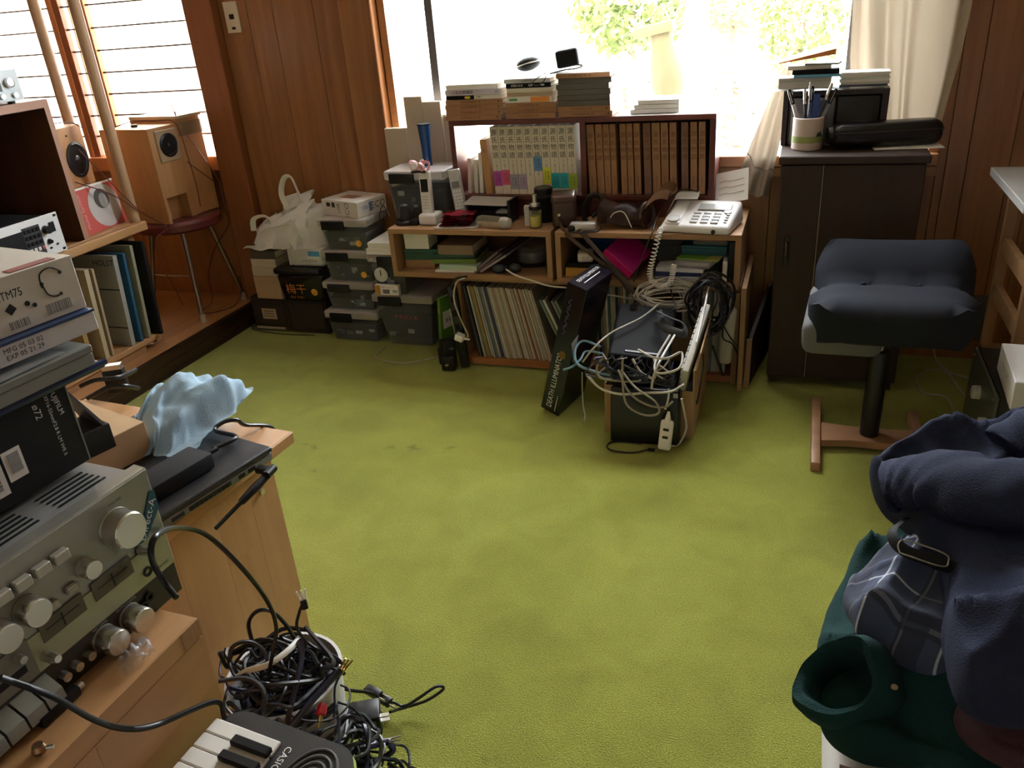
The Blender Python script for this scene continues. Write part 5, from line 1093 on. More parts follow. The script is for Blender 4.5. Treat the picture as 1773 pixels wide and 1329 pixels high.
cable('beige flex lying in a loop on the carpet beside the audio box', [(0.513, 2.418, 0.012), (0.510, 2.675, 0.005), (0.444, 2.706, 0.005), (0.429, 2.808, 0.005), (0.481, 2.899, 0.005), (0.533, 2.877, 0.008), (0.555, 2.765, 0.008), (0.571, 2.639, 0.012)], 0.0035, M_CABLEG)
# ---- bed corner with clothes in the foreground
bd = thing('low_bed', 'low bed with white sheet under the heap of clothes', 'bed', (0.095, 0.30, 0.0))
M_SHEET = plain('white_sheet', (0.68, 0.67, 0.66), 0.9, bump=0.2, bscale=300)
b = B().box(0, 1.2, -1.2, 0.72, 0.22, 0.42); bmesh.ops.bevel(b.bm, geom=b.bm.edges[:], offset=0.035, segments=4, affect='EDGES', profile=0.5)
obj('mattress', b, M_SHEET, bd)
obj('base', B().box(0.02, 1.18, -1.18, 0.70, 0.0, 0.22), plain('bed_base', (0.25, 0.2, 0.15), 0.8), bd, smooth=0)
obj('pink_blanket', B().sheet(lambda u, v: (0.005 + 0.8 * u, 0.34 + 0.12 * v, 0.4215 + 0.008 * math.sin(20 * u + 9 * v) * math.sin(7 * v)), 30, 10, 0.006), plain('pink_grey_cloth', (0.40, 0.27, 0.24), 0.95, bump=0.4, bscale=200), bd)
# ================================================================== alcove on the left
PLZ = 0.096
M_RACK = wood('rack_pine', (0.34, 0.175, 0.07), (0.48, 0.28, 0.13), 'Y', 5, 0.45)
M_POLE = wood('pale_pole', (0.36, 0.22, 0.12), (0.44, 0.28, 0.165), 'Z', 6, 0.5)
M_CABW = wood('cabinet_brown', (0.075, 0.028, 0.012), (0.12, 0.048, 0.02), 'Z', 4, 0.45)
rk = thing('record_rack', 'pine rack with round poles holding records, cabinet and speaker in the alcove', 'rack', (0, 0, 0))
obj('shelf_board', B().box(-3.05, -2.47, 1.35, 2.61 - 0.085, 0.565, 0.600, 0.004, 1), M_RACK, rk)
obj('bottom_board', B().box(-3.05, -2.48, 1.35, 2.45, 0.128, 0.150, 0.002, 1), M_RACK, rk)
obj('plinth', B().box(-3.0, -2.49, 1.40, 2.36, PLZ, 0.128), plain('pine_plain', (0.32, 0.17, 0.075), 0.5), rk, smooth=0)
for x_, y_ in ((-2.51, 2.505), (-2.785, 2.585), (-3.02, 2.50)): obj('pole', B().cyl((x_, y_, 0.60 if x_ > -2.9 else PLZ), (x_, y_, 2.0), 0.0205, n=20), M_POLE, rk)
obj('rear_ledge', B().box(-3.05, -2.74, 2.525, 2.62, 0.565, 0.600), M_RACK, rk, smooth=0)
obj('end_panel', B().box(-3.04, -3.02, 1.36, 2.45, 0.15, 0.565), M_RACK, rk, smooth=0)
obj('back_post', B().box(-2.56, -2.53, 2.465, 2.495, PLZ, 0.565), M_RACK, rk, smooth=0)
obj('top_rail', B().box(-3.04, -2.49, 2.48, 2.61, 2.0, 2.04), M_RACK, rk, smooth=0)
# large thin sleeves standing in the rack
def rsl(label, y, x1, z1, mat, lean, w=0.30, t=0.012):
    o = thing('record_sleeve', label, 'record', (x1, y, 0.1505), (R(lean), 0, 0), 'large sleeves in the alcove rack')
    obj('jacket', B().box(-w, 0, -t / 2, t / 2, 0, z1 - 0.15), mat, o, smooth=0)
    return o
M_PARCH = plain('parchment', (0.40, 0.33, 0.21), 0.7, var=0.2)
rsl('plain parchment-coloured sleeve in front of the alcove rack records', 2.175, -2.50, 0.50, M_PARCH, -4, t=0.02)
rsl('second parchment-coloured sleeve behind the first in the alcove rack', 2.20, -2.495, 0.495, plain('parchment2', (0.36, 0.28, 0.17), 0.7), -4, t=0.01)
rsl('old brown edged sleeve lowest at the rack front', 2.11, -2.515, 0.40, plain('ochre_board', (0.32, 0.2, 0.08), 0.7), -4, t=0.02)
hs_ = rsl('grey sleeve with HOLST lettering and two black lines in the alcove rack', 2.30, -2.485, 0.515, plain('grey_sleeve', (0.30, 0.30, 0.28), 0.6), -5, t=0.02)
text(hs_, 'HOLST', 0.034, (-0.055, -0.010, 0.335), (1, 0, 0), (0, -1, 0), M_INK)
for z_ in (0.23, 0.075): patch(hs_, 'black_line', (-0.05, -0.010, z_), (1, 0, 0), (0, -1, 0), 0.10, 0.005, M_INK)
rsl('blue sleeve edge between the grey and olive sleeves', 2.345, -2.483, 0.51, plain('blue_sleeve', (0.02, 0.10, 0.20), 0.5), -5, t=0.012)
rsl('pale olive sleeve before the black one in the alcove rack', 2.385, -2.478, 0.53, plain('olive_sleeve', (0.30, 0.29, 0.20), 0.6), -5, t=0.014)
rsl('tall black sleeve last in the alcove rack', 2.43, -2.455, 0.535, M_BLACKM, -4, t=0.014)
# open brown cabinet on the rack board
cb = thing('open_cabinet', 'dark brown open-front cabinet standing on the alcove rack board', 'cabinet', (-2.5, 2.255, 0.600))
for nm, bx in (('top_board', (-0.42, 0.0, -0.85, 0.0, 0.472, 0.50)), ('side_panel', (-0.42, 0.0, -0.022, 0.0, 0.0, 0.472)), ('side_panel', (-0.42, 0.0, -0.85, -0.828, 0.0, 0.472)), ('back_board', (-0.42, -0.405, -0.828, -0.022, 0.0, 0.472))):
    obj(nm, B().box(*bx), M_CABW, cb, smooth=0)
obj('edge_band', B().box(0.0, 0.003, -0.022, 0.0, 0.0, 0.50).box(0.0, 0.003, -0.85, -0.022, 0.474, 0.50), plain('pinkish_edge', (0.34, 0.18, 0.12), 0.6), cb, smooth=0)
# recorder with white face
rc_ = thing('audio_recorder', 'white-faced rack recorder with keypad and knobs inside the brown cabinet', 'recorder', (-2.462, 2.118, 0.6005), 0)
obj('case', B().box(-0.28, -0.006, -0.42, -0.015, 0.006, 0.130), M_BLACKM, rc_, smooth=0)
obj('face', B().box(-0.006, 0.0, -0.44, 0.0, 0.002, 0.140, 0.0015, 1), plain('recorder_white', (0.60, 0.60, 0.61), 0.35), rc_)
obj('screen', B().box(0.0, 0.002, -0.32, -0.155, 0.02, 0.11), M_BLACK, rc_, smooth=0)
obj('keypad', B().box(0.0, 0.0015, -0.155, -0.085, 0.018, 0.118), M_DARK, rc_, smooth=0)
for r_ in range(4):
    for c_ in range(4): obj('key', B().box(0.0015, 0.005, -0.150 + 0.017 * c_, -0.138 + 0.017 * c_, 0.098 - 0.022 * r_, 0.111 - 0.022 * r_, 0.001, 1), (M_BLACK if r_ < 3 else (M_LGREY if c_ < 3 else plain('rose_key', (0.35, 0.08, 0.10), 0.4))), rc_)
obj('knob', B().lathe([(0.015, 0), (0.0135, 0.018)], 20, (0, -0.064, 0.092), (1, 0, 0)), M_BLACK, rc_)
obj('knob', B().lathe([(0.010, 0), (0.006, 0.012)], 14, (0, -0.062, 0.05), (1, 0, 0)), M_BLACK, rc_)
obj('switch', B().box(0, 0.004, -0.045, -0.026, 0.078, 0.112), M_BLACK, rc_, smooth=0)
for y_, z_ in ((-0.064, 0.028), (-0.034, 0.034)): obj('jack', B().box(0, 0.003, y_ - 0.004, y_ + 0.004, z_ - 0.003, z_ + 0.003), M_BLACK, rc_, smooth=0)
for y_, z_ in ((-0.012, 0.13), (-0.012, 0.012)): obj('ear_slot', B().box(0, 0.001, y_ - 0.006, y_ + 0.006, z_ - 0.004, z_ + 0.004), M_BLACK, rc_, smooth=0)
# white unit on top of the cabinet
wd = thing('disc_player', 'white audio unit with round knob and black display on the brown cabinet', 'audio unit', (-2.505, 2.175, 1.1005))
obj('case', B().box(-0.25, 0.0, -0.36, 0.0, 0.008, 0.105, 0.003, 2), plain('ice_white', (0.60, 0.66, 0.70), 0.3), wd)
obj('display', B().box(0.0, 0.002, -0.20, -0.075, 0.042, 0.075), M_BLACK, wd, smooth=0)
obj('knob', B().lathe([(0.016, 0), (0.015, 0.014), (0.012, 0.015)], 22, (0, -0.045, 0.065), (1, 0, 0)), M_METAL, wd)
for y_ in (-0.085, -0.035): obj('knob', B().lathe([(0.009, 0), (0.008, 0.01)], 16, (0, y_, 0.026), (1, 0, 0)), M_METAL, wd)
for y_ in (-0.32, -0.03): obj('foot', B().cyl((-0.03, y_, 0), (-0.03, y_, 0.009), 0.012, n=12), M_BLACK, wd)
gd = thing('spout_bottle', 'small white bottle with spout on top of the white audio unit', 'bottle', (-2.56, 2.135, 1.206))
obj('body', B().lathe([(0.022, 0), (0.023, 0.05), (0.010, 0.065), (0.009, 0.085)], 18), M_WHITE, gd); obj('spout', B().cyl((0, 0, 0.075), (0.02, 0.02, 0.082), 0.005, n=10), plain('spout_beige', (0.55, 0.45, 0.3), 0.5), gd)
# small speaker behind the cabinet
M_SPK = wood('speaker_maple', (0.38, 0.19, 0.075), (0.48, 0.265, 0.12), 'Z', 5, 0.45)
M_SPKS = wood('speaker_side_orange', (0.42, 0.175, 0.05), (0.52, 0.24, 0.08), 'Z', 5, 0.4)
def cone(parent, o, n, r, frame):
    n = Vector(n).normalized()
    obj('driver_frame', B().lathe([(r, -0.004), (r * 1.02, 0.003), (r * 0.86, 0.006), (r * 0.84, 0.001)], 28, o, n), frame, parent)
    obj('cone', B().lathe([(r * 0.84, 0.002), (r * 0.4, -0.012), (r * 0.30, -0.012)], 28, o, n, cap=False), plain('cone_grey', (0.05, 0.05, 0.052), 0.6), parent)
    obj('dust_cap', B().sphere(Vector(o) - n * 0.012, r * 0.32, 2, (1, 1, 1)), plain('dust_cap', (0.03, 0.03, 0.035), 0.3), parent)
sp2 = thing('small_speaker', 'small pale wooden speaker between the brown cabinet and the round pole', 'speaker', (-2.62, 2.355, 0.7605), R(14))
obj('cabinet', B().box(-0.16, 0.0, 0.0, 0.165, 0, 0.222, 0.002, 1), M_SPK, sp2)
cone(sp2, (0.0, 0.088, 0.098), (1, 0, 0), 0.066, M_BLACK)
obj('screw', B().cyl((0, 0.06, 0.19), (0.003, 0.06, 0.19), 0.004, n=10), M_BLACK, sp2)
lidded('wooden_block', 'wooden block under the small speaker on the rack board', 'block', -2.80, -2.64, 2.36, 2.50, 0.6005, 0.76, M_RACK)
lp = thing('portrait_record', 'red record sleeve with a grey portrait leaning on the round pole', 'record', (-2.545, 2.285, 0.6005), (0, R(-7), R(4)))
obj('jacket', B().box(-0.004, 0.0, 0, 0.235, 0, 0.172), plain('coral_red', (0.52, 0.085, 0.07), 0.5), lp, smooth=0)
obj('picture', B().lathe([(0.082, 0), (0.082, 0.0008)], 28, (0.0, 0.15, 0.086), (1, 0, 0)), plain('pale_grey_print', (0.48, 0.46, 0.46), 0.5), lp)
obj('portrait', B().lathe([(0.038, 0), (0.038, 0.0006)], 24, (0.0009, 0.145, 0.112), (1, 0, 0)), plain('dark_grey_print', (0.07, 0.065, 0.065), 0.5), lp)
obj('portrait_face', B().prism([(0.021 * math.cos(a) + 0.15, 0.029 * math.sin(a) + 0.103) for a in [i * PI / 10 for i in range(20)]], 0.0016, 0.0022, M=Matrix(((0, 0, 1, 0), (1, 0, 0, 0), (0, 1, 0, 0), (0, 0, 0, 1)))), plain('face_grey_print', (0.30, 0.28, 0.27), 0.5), lp)
obj('white_band', B().box(0.0, 0.0008, 0.0, 0.235, 0.165, 0.172), M_PAPER, lp, smooth=0)
text(lp, 'Michel Serrault', 0.022, (0.0, 0.035, 0.085), (0, 0, 1), (1, 0, 0), plain('pink_ink', (0.62, 0.35, 0.33), 0.5))
# round stool with the tall speaker
so_ = thing('round_stool', 'round stool with dark red vinyl seat and chromed legs on the platform', 'stool', (-2.605, 2.845, PLZ))
obj('seat', B().lathe([(0.17, 0.395), (0.183, 0.405), (0.185, 0.43), (0.175, 0.444), (0.10, 0.447)], 36), plain('oxblood_vinyl', (0.13, 0.025, 0.03), 0.3), so_)
M_LEGC = plain('worn_chrome', (0.30, 0.24, 0.2), 0.35, metal=0.9)
for a, b_ in ((1, -1), (1, 1), (-1, 1), (-1, -1)):
    p0 = Vector((0.135 * a, 0.15 * b_, 0.02)); p1 = Vector((0.085 * a, 0.085 * b_, 0.40))
    lg = obj('leg', B().cyl(p0, p1, 0.0105, n=12), M_LEGC, so_)
    obj('rubber_foot', B().cyl(p0 - Vector((0, 0, 0.02)), p0 + Vector((0, 0, 0.018)), 0.0135, n=12), plain('aged_white_rubber', (0.45, 0.38, 0.3), 0.6), lg)
obj('brace', B().tube([(0.11, -0.115, 0.2), (0, -0.12, 0.2), (-0.11, -0.115, 0.2)], 0.005), M_LEGC, so_)
ts = thing('tall_speaker', 'tall light wooden horn speaker standing on the round red stool', 'speaker', (-2.497, 2.68, PLZ + 0.4475), R(-5))
W_ = 0.30
obj('cabinet', B().box(-0.27, 0.0, 0.0, 0.16, 0.105, 0.385).box(-0.27, 0.0, 0.0, 0.012, 0.0, 0.105).box(-0.27, 0.0, 0.125, 0.16, 0.0, 0.105).box(-0.27, -0.06, 0.012, 0.125, 0.0, 0.105), M_SPK, ts, smooth=0)
obj('side_panel', B().box(-0.268, -0.001, -0.003, 0.0, 0.0, 0.384), M_SPK, ts, smooth=0)
obj('second_cabinet', B().box(-0.268, -0.006, 0.163, W_, 0.0, 0.40, 0.002, 1), M_SPK, ts)
obj('top_lid', B().box(-0.27, 0.004, 0.163, W_ + 0.004, 0.40, 0.412), plain('pale_lid', (0.46, 0.36, 0.24), 0.5), ts, smooth=0)
obj('tape', B().box(-0.004, -0.004 + 0.0015, 0.163, W_ + 0.002, 0.33, 0.385), clear('brown_tape', (0.30, 0.22, 0.14), 0.7), ts, smooth=0)
obj('baffle', B().box(0.0, 0.006, 0.03, 0.145, 0.245, 0.372, 0.003, 1), plain('baffle_tan', (0.36, 0.26, 0.16), 0.5), ts)
cone(ts, (0.006, 0.088, 0.31), (1, 0, 0), 0.047, M_BLACK)
obj('port_panel', B().box(-0.058, -0.056, 0.012, 0.125, 0.0, 0.105), M_SPK, ts, smooth=0)
single('rubber_puck', B().lathe([(0.012, 0), (0.014, 0.004), (0.012, 0.009)], 16), M_DARK, 'small black puck lying on top of the tall speaker', 'puck', None, (-2.63, 2.76, PLZ + 0.4475 + 0.3855))
M_WIRE = plain('red_wire', (0.11, 0.022, 0.018), 0.4)
def wire(label, pts, r=0.0022, mat=M_WIRE): return cable(label, pts, r, mat, None, 5, 6, 1.0, 'speaker_wire')
wire('dark red speaker wire curling over the tall speaker top and down its front', [(-2.70, 2.72, 0.935), (-2.60, 2.72, 0.955), (-2.52, 2.76, 0.95), (-2.478, 2.83, 0.93), (-2.47, 2.845, 0.80), (-2.465, 2.85, 0.66), (-2.462, 2.84, 0.58)])
wire('dark red speaker wire rising above the tall speaker and hanging at its right edge', [(-2.49, 2.845, 0.88), (-2.50, 2.87, 0.985), (-2.53, 2.89, 0.995), (-2.49, 2.88, 0.90), (-2.456, 2.92, 0.78), (-2.446, 2.972, 0.66), (-2.444, 2.976, 0.57), (-2.448, 2.972, 0.545)])
wire('dark red wire crossing the lower front of the tall speaker', [(-2.475, 2.84, 0.77), (-2.46, 2.90, 0.71), (-2.446, 2.970, 0.64), (-2.445, 2.974, 0.58)])
wire('dark red wire looping from the stool to the platform floor', [(-2.448, 2.972, 0.545), (-2.435, 2.965, 0.47), (-2.49, 2.91, 0.38), (-2.56, 2.90, 0.25), (-2.55, 2.87, 0.13), (-2.57, 2.80, PLZ + 0.004), (-2.50, 2.80, PLZ + 0.004), (-2.455, 2.90, PLZ + 0.004), (-2.455, 2.972, 0.15), (-2.452, 2.976, 0.22)])
wire('dark red wire hanging down beside the black sleeve', [(-2.50, 2.66, 0.53), (-2.52, 2.60, 0.50), (-2.53, 2.60, 0.40), (-2.51, 2.62, 0.28), (-2.50, 2.63, 0.20)])
wire('dark red wire running from the small speaker past the round pole to the stool', [(-2.60, 2.42, 0.90), (-2.535, 2.44, 0.80), (-2.49, 2.475, 0.70), (-2.485, 2.53, 0.63), (-2.50, 2.62, 0.57), (-2.50, 2.66, 0.545)])
wire('dark wire arching on top of the small speaker', [(-2.66, 2.33, 0.985), (-2.64, 2.38, 1.0), (-2.62, 2.44, 0.995), (-2.615, 2.48, 0.97)])
wire('dark wire crossing the cone of the small speaker down to the pole', [(-2.60, 2.36, 0.79), (-2.53, 2.40, 0.75), (-2.495, 2.455, 0.70), (-2.482, 2.51, 0.64)])
wire('pale twisted wire lying along the rack board front edge', [(-2.48, 2.0, 0.604), (-2.475, 2.15, 0.604), (-2.478, 2.30, 0.604), (-2.482, 2.36, 0.606), (-2.474, 2.42, 0.604), (-2.48, 2.46, 0.604)], 0.0025, plain('tan_wire', (0.30, 0.15, 0.06), 0.5))
wire('second pale wire lying along the rack board front edge', [(-2.492, 1.95, 0.604), (-2.488, 2.12, 0.604), (-2.494, 2.28, 0.604), (-2.49, 2.345, 0.606)], 0.0025, plain('tan_wire2', (0.42, 0.22, 0.09), 0.5))
# ================================================================== foreground rack: wooden cabinet with laptop
M_BLOCK = wood('butcher_block', (0.40, 0.21, 0.085), (0.53, 0.31, 0.14), 'Z', 3.5, 0.42, 10, coat=0.1)
M_BLOCKY = wood('butcher_block_lying', (0.40, 0.20, 0.08), (0.53, 0.30, 0.135), 'Y', 3.5, 0.42, 10, coat=0.1)
ca = thing('block_cabinet', 'tall glued-block wooden cabinet under the laptop', 'cabinet', (-0.945, 1.115, 0.0), R(-4))
ys = [-0.54, -0.45, -0.36, -0.27, -0.165, -0.075, 0.0]
for a, b_ in zip(ys, ys[1:]):
    zc = rnd.uniform(0.2, 0.38)
    for z0_, z1_ in ((0.0, zc), (zc, 0.53)): obj('stave', B().box(-0.45, 0.0, a + 0.0002, b_ - 0.0002, z0_ + (0.0002 if z0_ else 0), z1_), M_BLOCK, ca, smooth=0)
obj('top_board', B().box(-0.55, 0.025, -0.545, 0.052, 0.53, 0.556, 0.003, 1), M_BLOCKY, ca)
obj('screw', B().cyl((0, -0.045, 0.47), (0.006, -0.045, 0.47), 0.006, n=10), M_METAL, ca)
LZ = 0.557
lt = thing('laptop', 'closed dark grey laptop lying on the tall wooden cabinet', 'laptop', (-0.884, 1.052, LZ), R(-12))
obj('base', B().box(-0.37, 0.0, -0.262, 0.0, 0.004, 0.021, 0.004, 2), plain('laptop_grey', (0.20, 0.20, 0.20), 0.4, metal=0.4), lt)
b = B().box(-0.372, 0.002, -0.264, 0.002, 0.021, 0.032); bmesh.ops.bevel(b.bm, geom=b.bm.edges[:], offset=0.0045, segments=3, affect='EDGES', profile=0.5)
obj('lid', b, plain('laptop_lid', (0.035, 0.036, 0.040), 0.32, metal=0.3), lt)
for k, (y0, y1, mt) in enumerate(((-0.06, -0.044, M_BLACK), (-0.082, -0.068, M_BLACK), (-0.19, -0.10, M_DARK), (-0.225, -0.20, M_DARK))): obj('port', B().box(-0.0005, 0.001, y0, y1, 0.009, 0.016), mt, lt, smooth=0)
for k in range(9): obj('vent_slot', B().box(0.0005, 0.0015, -0.187 + 0.0095 * k, -0.181 + 0.0095 * k, 0.0085, 0.0165), M_BLACK, lt, smooth=0)
da = thing('usb_antenna', 'black stub antenna plugged into the side of the laptop', 'antenna', (-0.878, 1.005, LZ + 0.012))
obj('plug', B().box(-0.008, 0.022, -0.008, 0.008, -0.005, 0.006, 0.002, 2), M_BLACK, da)
obj('joint', B().cyl((0.02, 0.01, 0.0), (0.022, -0.016, 0.0), 0.008, n=14), M_BLACK, da)
obj('mast', B().lathe([(0.0065, 0), (0.0085, 0.05), (0.0065, 0.088), (0.004, 0.092), (0.0035, 0.155)], 14, (0.022, 0.004, 0), (-0.08, -0.985, -0.14)), M_BLACK, da)
ad = thing('power_brick', 'black laptop power brick lying on the laptop lid', 'power supply', (-0.985, 0.905, LZ + 0.0325), R(-12))
obj('brick', B().box(-0.032, 0.032, -0.085, 0.07, 0, 0.03, 0.005, 2), M_BLACKM, ad)
obj('strain_relief', B().cyl((0.0, 0.07, 0.015), (0.004, 0.10, 0.015), 0.006, 0.004, 10), M_BLACK, ad)
cable('black flex arching from the power brick over the laptop to the far edge', [(-0.968, 1.0, LZ + 0.048), (-0.955, 1.05, LZ + 0.045), (-1.017, 1.067, 0.600), (-1.014, 1.093, 0.605), (-1.000, 1.112, 0.600), (-0.999, 1.130, 0.580), (-0.985, 1.187, 0.545), (-0.983, 1.192, 0.50)], 0.0042)
kb = thing('kraft_box', 'plain kraft cardboard box behind the amplifier', 'box', (-1.095, 0.985, LZ + 0.0325), R(-14))
obj('body', B().box(-0.26, 0, -0.27, 0.0, 0, 0.0655, 0.001, 1), plain('kraft_plain', (0.46, 0.30, 0.16), 0.8), kb)
obj('lid_flap', B().box(-0.261, 0.001, -0.271, -0.135, 0.0655, 0.067), plain('kraft_plain', (0.46, 0.30, 0.16), 0.8), kb, smooth=0)
KZ = LZ + 0.0995
cg = thing('charger_carton', 'small black charger carton with white print on the kraft box', 'carton', (-1.073, 0.896, 0.657), R(-16))
obj('body', B().box(-0.075, 0.0, -0.16, 0.0, 0, 0.046, 0.0015, 1), plain('carton_black', (0.010, 0.010, 0.012), 0.3), cg)
obj('open_flap', B().hexa([(-0.075, -0.012, 0.046), (-0.0, -0.012, 0.046), (-0.0, -0.006, 0.046), (-0.075, -0.006, 0.046), (-0.09, -0.03, 0.105), (-0.05, -0.03, 0.105), (-0.05, -0.026, 0.105), (-0.09, -0.026, 0.105)]), M_DARK, cg, smooth=0)
text(cg, 'CHARGER', 0.012, (0.0, -0.082, 0.030), (0, 1, 0), (1, 0, 0), M_WINK)
text(cg, 'BC-126S', 0.017, (0.0, -0.078, 0.014), (0, 1, 0), (1, 0, 0), M_WINK)
# pale blue cloth
cl = thing('blue_cloth', 'crumpled pale blue cloth draped over the kraft box edge onto the laptop', 'cloth', (-1.120, 1.085, LZ + 0.034))
def clothf(u, v):
    # spine of the heap from the far top down to the near corner
    A = Vector((-0.02, 0.15, 0.02)); T = Vector((-0.01, 0.02, 0.125)); N_ = Vector((0.045, -0.115, 0.0))
    p = (A * (1 - v) ** 2 + T * 2 * v * (1 - v) * 1.25 + N_ * v * v)
    w = 0.10 * (1 - 0.45 * abs(2 * v - 0.8)) 
    s_ = (u - 0.5) * 2
    q = p + Vector((s_ * w * 1.05, s_ * w * 0.25, -abs(s_) ** 1.8 * 0.085 * (0.5 + 0.6 * (1 - v))))
    f = 0.016 * math.sin(s_ * 9 + 5 * v) * (0.4 + abs(s_)) + 0.02 * noise.noise((u * 4, v * 4, 1.3)) + 0.008 * noise.noise((u * 11, v * 11, 4))
    q += Vector((f * 0.5, f * 0.4, f))
    q.z = max(q.z, 0.002 + 0.004 * abs(noise.noise((u * 9, v * 9, 2))))
    return tuple(q)
obj('cloth', B().sheet(clothf, 44, 44, 0.003), plain('pale_blue_cotton', (0.50, 0.66, 0.78), 0.9, bump=0.25, bscale=350), cl, smooth=80)
# black cables and a small connector box at the cabinet's far edge
cable('black cable bundle behind the blue cloth at the cabinet edge', [(-1.420, 1.147, 0.620), (-1.369, 1.143, 0.640), (-1.336, 1.157, 0.640), (-1.341, 1.192, 0.630), (-1.397, 1.277, 0.600)], 0.005)
cable('second black cable behind the blue cloth at the cabinet edge', [(-1.396, 1.130, 0.600), (-1.370, 1.165, 0.610), (-1.339, 1.182, 0.610), (-1.353, 1.230, 0.580)], 0.005)
cx = thing('connector_block', 'black multi-pin connector standing behind the blue cloth', 'connector', (-1.432, 1.248, 0.558), R(30))
obj('hood', B().box(-0.022, 0.022, -0.012, 0.012, 0, 0.055, 0.003, 2), M_BLACK, cx); obj('shell', B().box(-0.02, 0.02, -0.009, 0.009, 0.055, 0.066), M_METAL, cx, smooth=0)
# ================================================================== foreground box with the amplifier
bb = thing('block_box', 'long glued-block wooden chest carrying the silver amplifier', 'chest', (-0.617, 0.545, 0.0), R(-1.6))
zs = [0.0, 0.14, 0.27, 0.40, 0.50, 0.585, 0.658]
for k, (a, b_) in enumerate(zip(zs, zs[1:])):
    yc = (-0.2, -0.42, -0.12, -0.3, -0.5, -0.16)[k]
    for y0_, y1_ in ((-0.75, yc), (yc, 0.0)): obj('stave', B().box(-0.47, 0.0, y0_ + 0.0002, y1_ - 0.0002, a + (0.0002 if a else 0), b_), M_BLOCKY, bb, smooth=0)
obj('top_board', B().box(-0.47, 0.0, -0.75, 0.0, 0.658, 0.6855, 0.0015, 1), M_BLOCKY, bb)
obj('finger_joint', B().box(-0.03, 0.0006, -0.028, 0.0006, 0.66, 0.684), stripes('end_grain', (0.28, 0.14, 0.06), (0.42, 0.24, 0.11), 1, 900), bb, smooth=0)
AZ = 0.686
M_SILV = plain('champagne_alu', (0.36, 0.36, 0.32), 0.38, metal=0.75, var=0.04)
M_SILT = plain('silver_top', (0.30, 0.30, 0.29), 0.45, metal=0.5, var=0.06)
M_OLIV = plain('olive_alu', (0.40, 0.41, 0.27), 0.42, metal=0.6, var=0.05)
M_KNOB = plain('knob_alu', (0.62, 0.60, 0.54), 0.25, metal=0.9, var=0.03)
M_STRIP = plain('umber_strip', (0.035, 0.027, 0.02), 0.4)
am = thing('stereo_amplifier', 'silver vintage amplifier with large volume knob, meters and dark lower strip', 'amplifier', (-0.668, 0.585, AZ), R(-3.9))
obj('case', B().box(-0.34, -0.012, -0.43, -0.004, 0.0, 0.166, 0.002, 1), M_SILT, am)
obj('front_panel', B().box(-0.012, 0.0, -0.435, 0.0, 0.041, 0.1705, 0.002, 1), M_SILV, am)
obj('chamfer', B().hexa([(-0.018, -0.435, 0.166), (0.0, -0.435, 0.1615), (0.0, 0.0, 0.1615), (-0.018, 0.0, 0.166), (-0.018, -0.435, 0.1715), (-0.001, -0.435, 0.1700), (-0.001, 0.0, 0.1700), (-0.018, 0.0, 0.1715)]), M_SILV, am, smooth=0)
obj('lower_strip', B().box(-0.012, -0.001, -0.435, -0.002, 0.0, 0.041), M_STRIP, am, smooth=0)
obj('olive_panel', B().prism([(-0.195, 0.042), (-0.004, 0.042), (-0.004, 0.092), (-0.04, 0.092), (-0.04, 0.083), (-0.20, 0.083)], 0.0, 0.0015, M=Matrix(((0, 0, 1, 0), (1, 0, 0, 0), (0, 1, 0, 0), (0, 0, 0, 1)))), M_OLIV, am, smooth=0)
for yc in (-0.082, -0.146):
    mtr = obj('meter_window', B().box(0.001, 0.0026, yc - 0.026, yc + 0.026, 0.068, 0.09), plain('meter_glass', (0.12, 0.11, 0.07), 0.15), am, smooth=0)
    obj('meter_needle', B().box(0.0026, 0.003, yc - 0.001, yc + 0.0005, 0.070, 0.086), M_INK, mtr, smooth=0)
    obj('meter_scale', B().box(0.0026, 0.0029, yc - 0.02, yc + 0.02, 0.0795, 0.0805), M_INK, mtr, smooth=0)
def knob(y, z, r, d, mat=M_KNOB, x=0.0, nm='knob'):
    obj('knob_skirt', B().lathe([(r * 1.08, 0), (r * 1.05, 0.0012), (r * 0.8, 0.0014)], 28, (x, y, z), (1, 0, 0)), M_SILV, am)
    return obj(nm, B().lathe([(r * 0.98, 0), (r, 0.002), (r, d - 0.002), (r * 0.93, d)], 32, (x + 0.0012, y, z), (1, 0, 0)), mat, am)
knob(-0.057, 0.129, 0.0205, 0.022, nm='volume_knob')
knob(-0.106, 0.112, 0.0105, 0.014)
knob(-0.174, 0.113, 0.0145, 0.018); knob(-0.207, 0.110, 0.0145, 0.018); knob(-0.245, 0.112, 0.0145, 0.018)
for k in range(6): obj('push_button', B().box(0, 0.009, -0.136 - 0.0215 * k, -0.119 - 0.0215 * k, 0.137, 0.149, 0.0012, 1), plain('button_beige', (0.45, 0.44, 0.38), 0.4, metal=0.3), am)
obj('slide_switch', B().box(0, 0.006, -0.134, -0.120, 0.098, 0.106, 0.001, 1), plain('button_beige', (0.45, 0.44, 0.38), 0.4, metal=0.3), am)
obj('slide_switch', B().box(0, 0.006, -0.155, -0.145, 0.094, 0.104, 0.001, 1), plain('button_beige', (0.45, 0.44, 0.38), 0.4, metal=0.3), am)
obj('toggle', B().lathe([(0.006, 0), (0.006, 0.008), (0.004, 0.016)], 14, (0.0015, -0.040, 0.086), (1, 0, 0.1)), M_KNOB, am)
obj('toggle', B().lathe([(0.006, 0), (0.006, 0.012), (0.004, 0.02)], 14, (0.0015, -0.176, 0.055), (1, 0, 0.1)), M_KNOB, am)
for y_, z_ in ((-0.040, 0.056), (-0.048, 0.026), (-0.058, 0.020)): obj('phone_jack', B().lathe([(0.006, 0), (0.006, 0.003), (0.0035, 0.003), (0.0034, 0.0005)], 16, (0.0, y_, z_), (1, 0, 0)), M_BLACK, am)
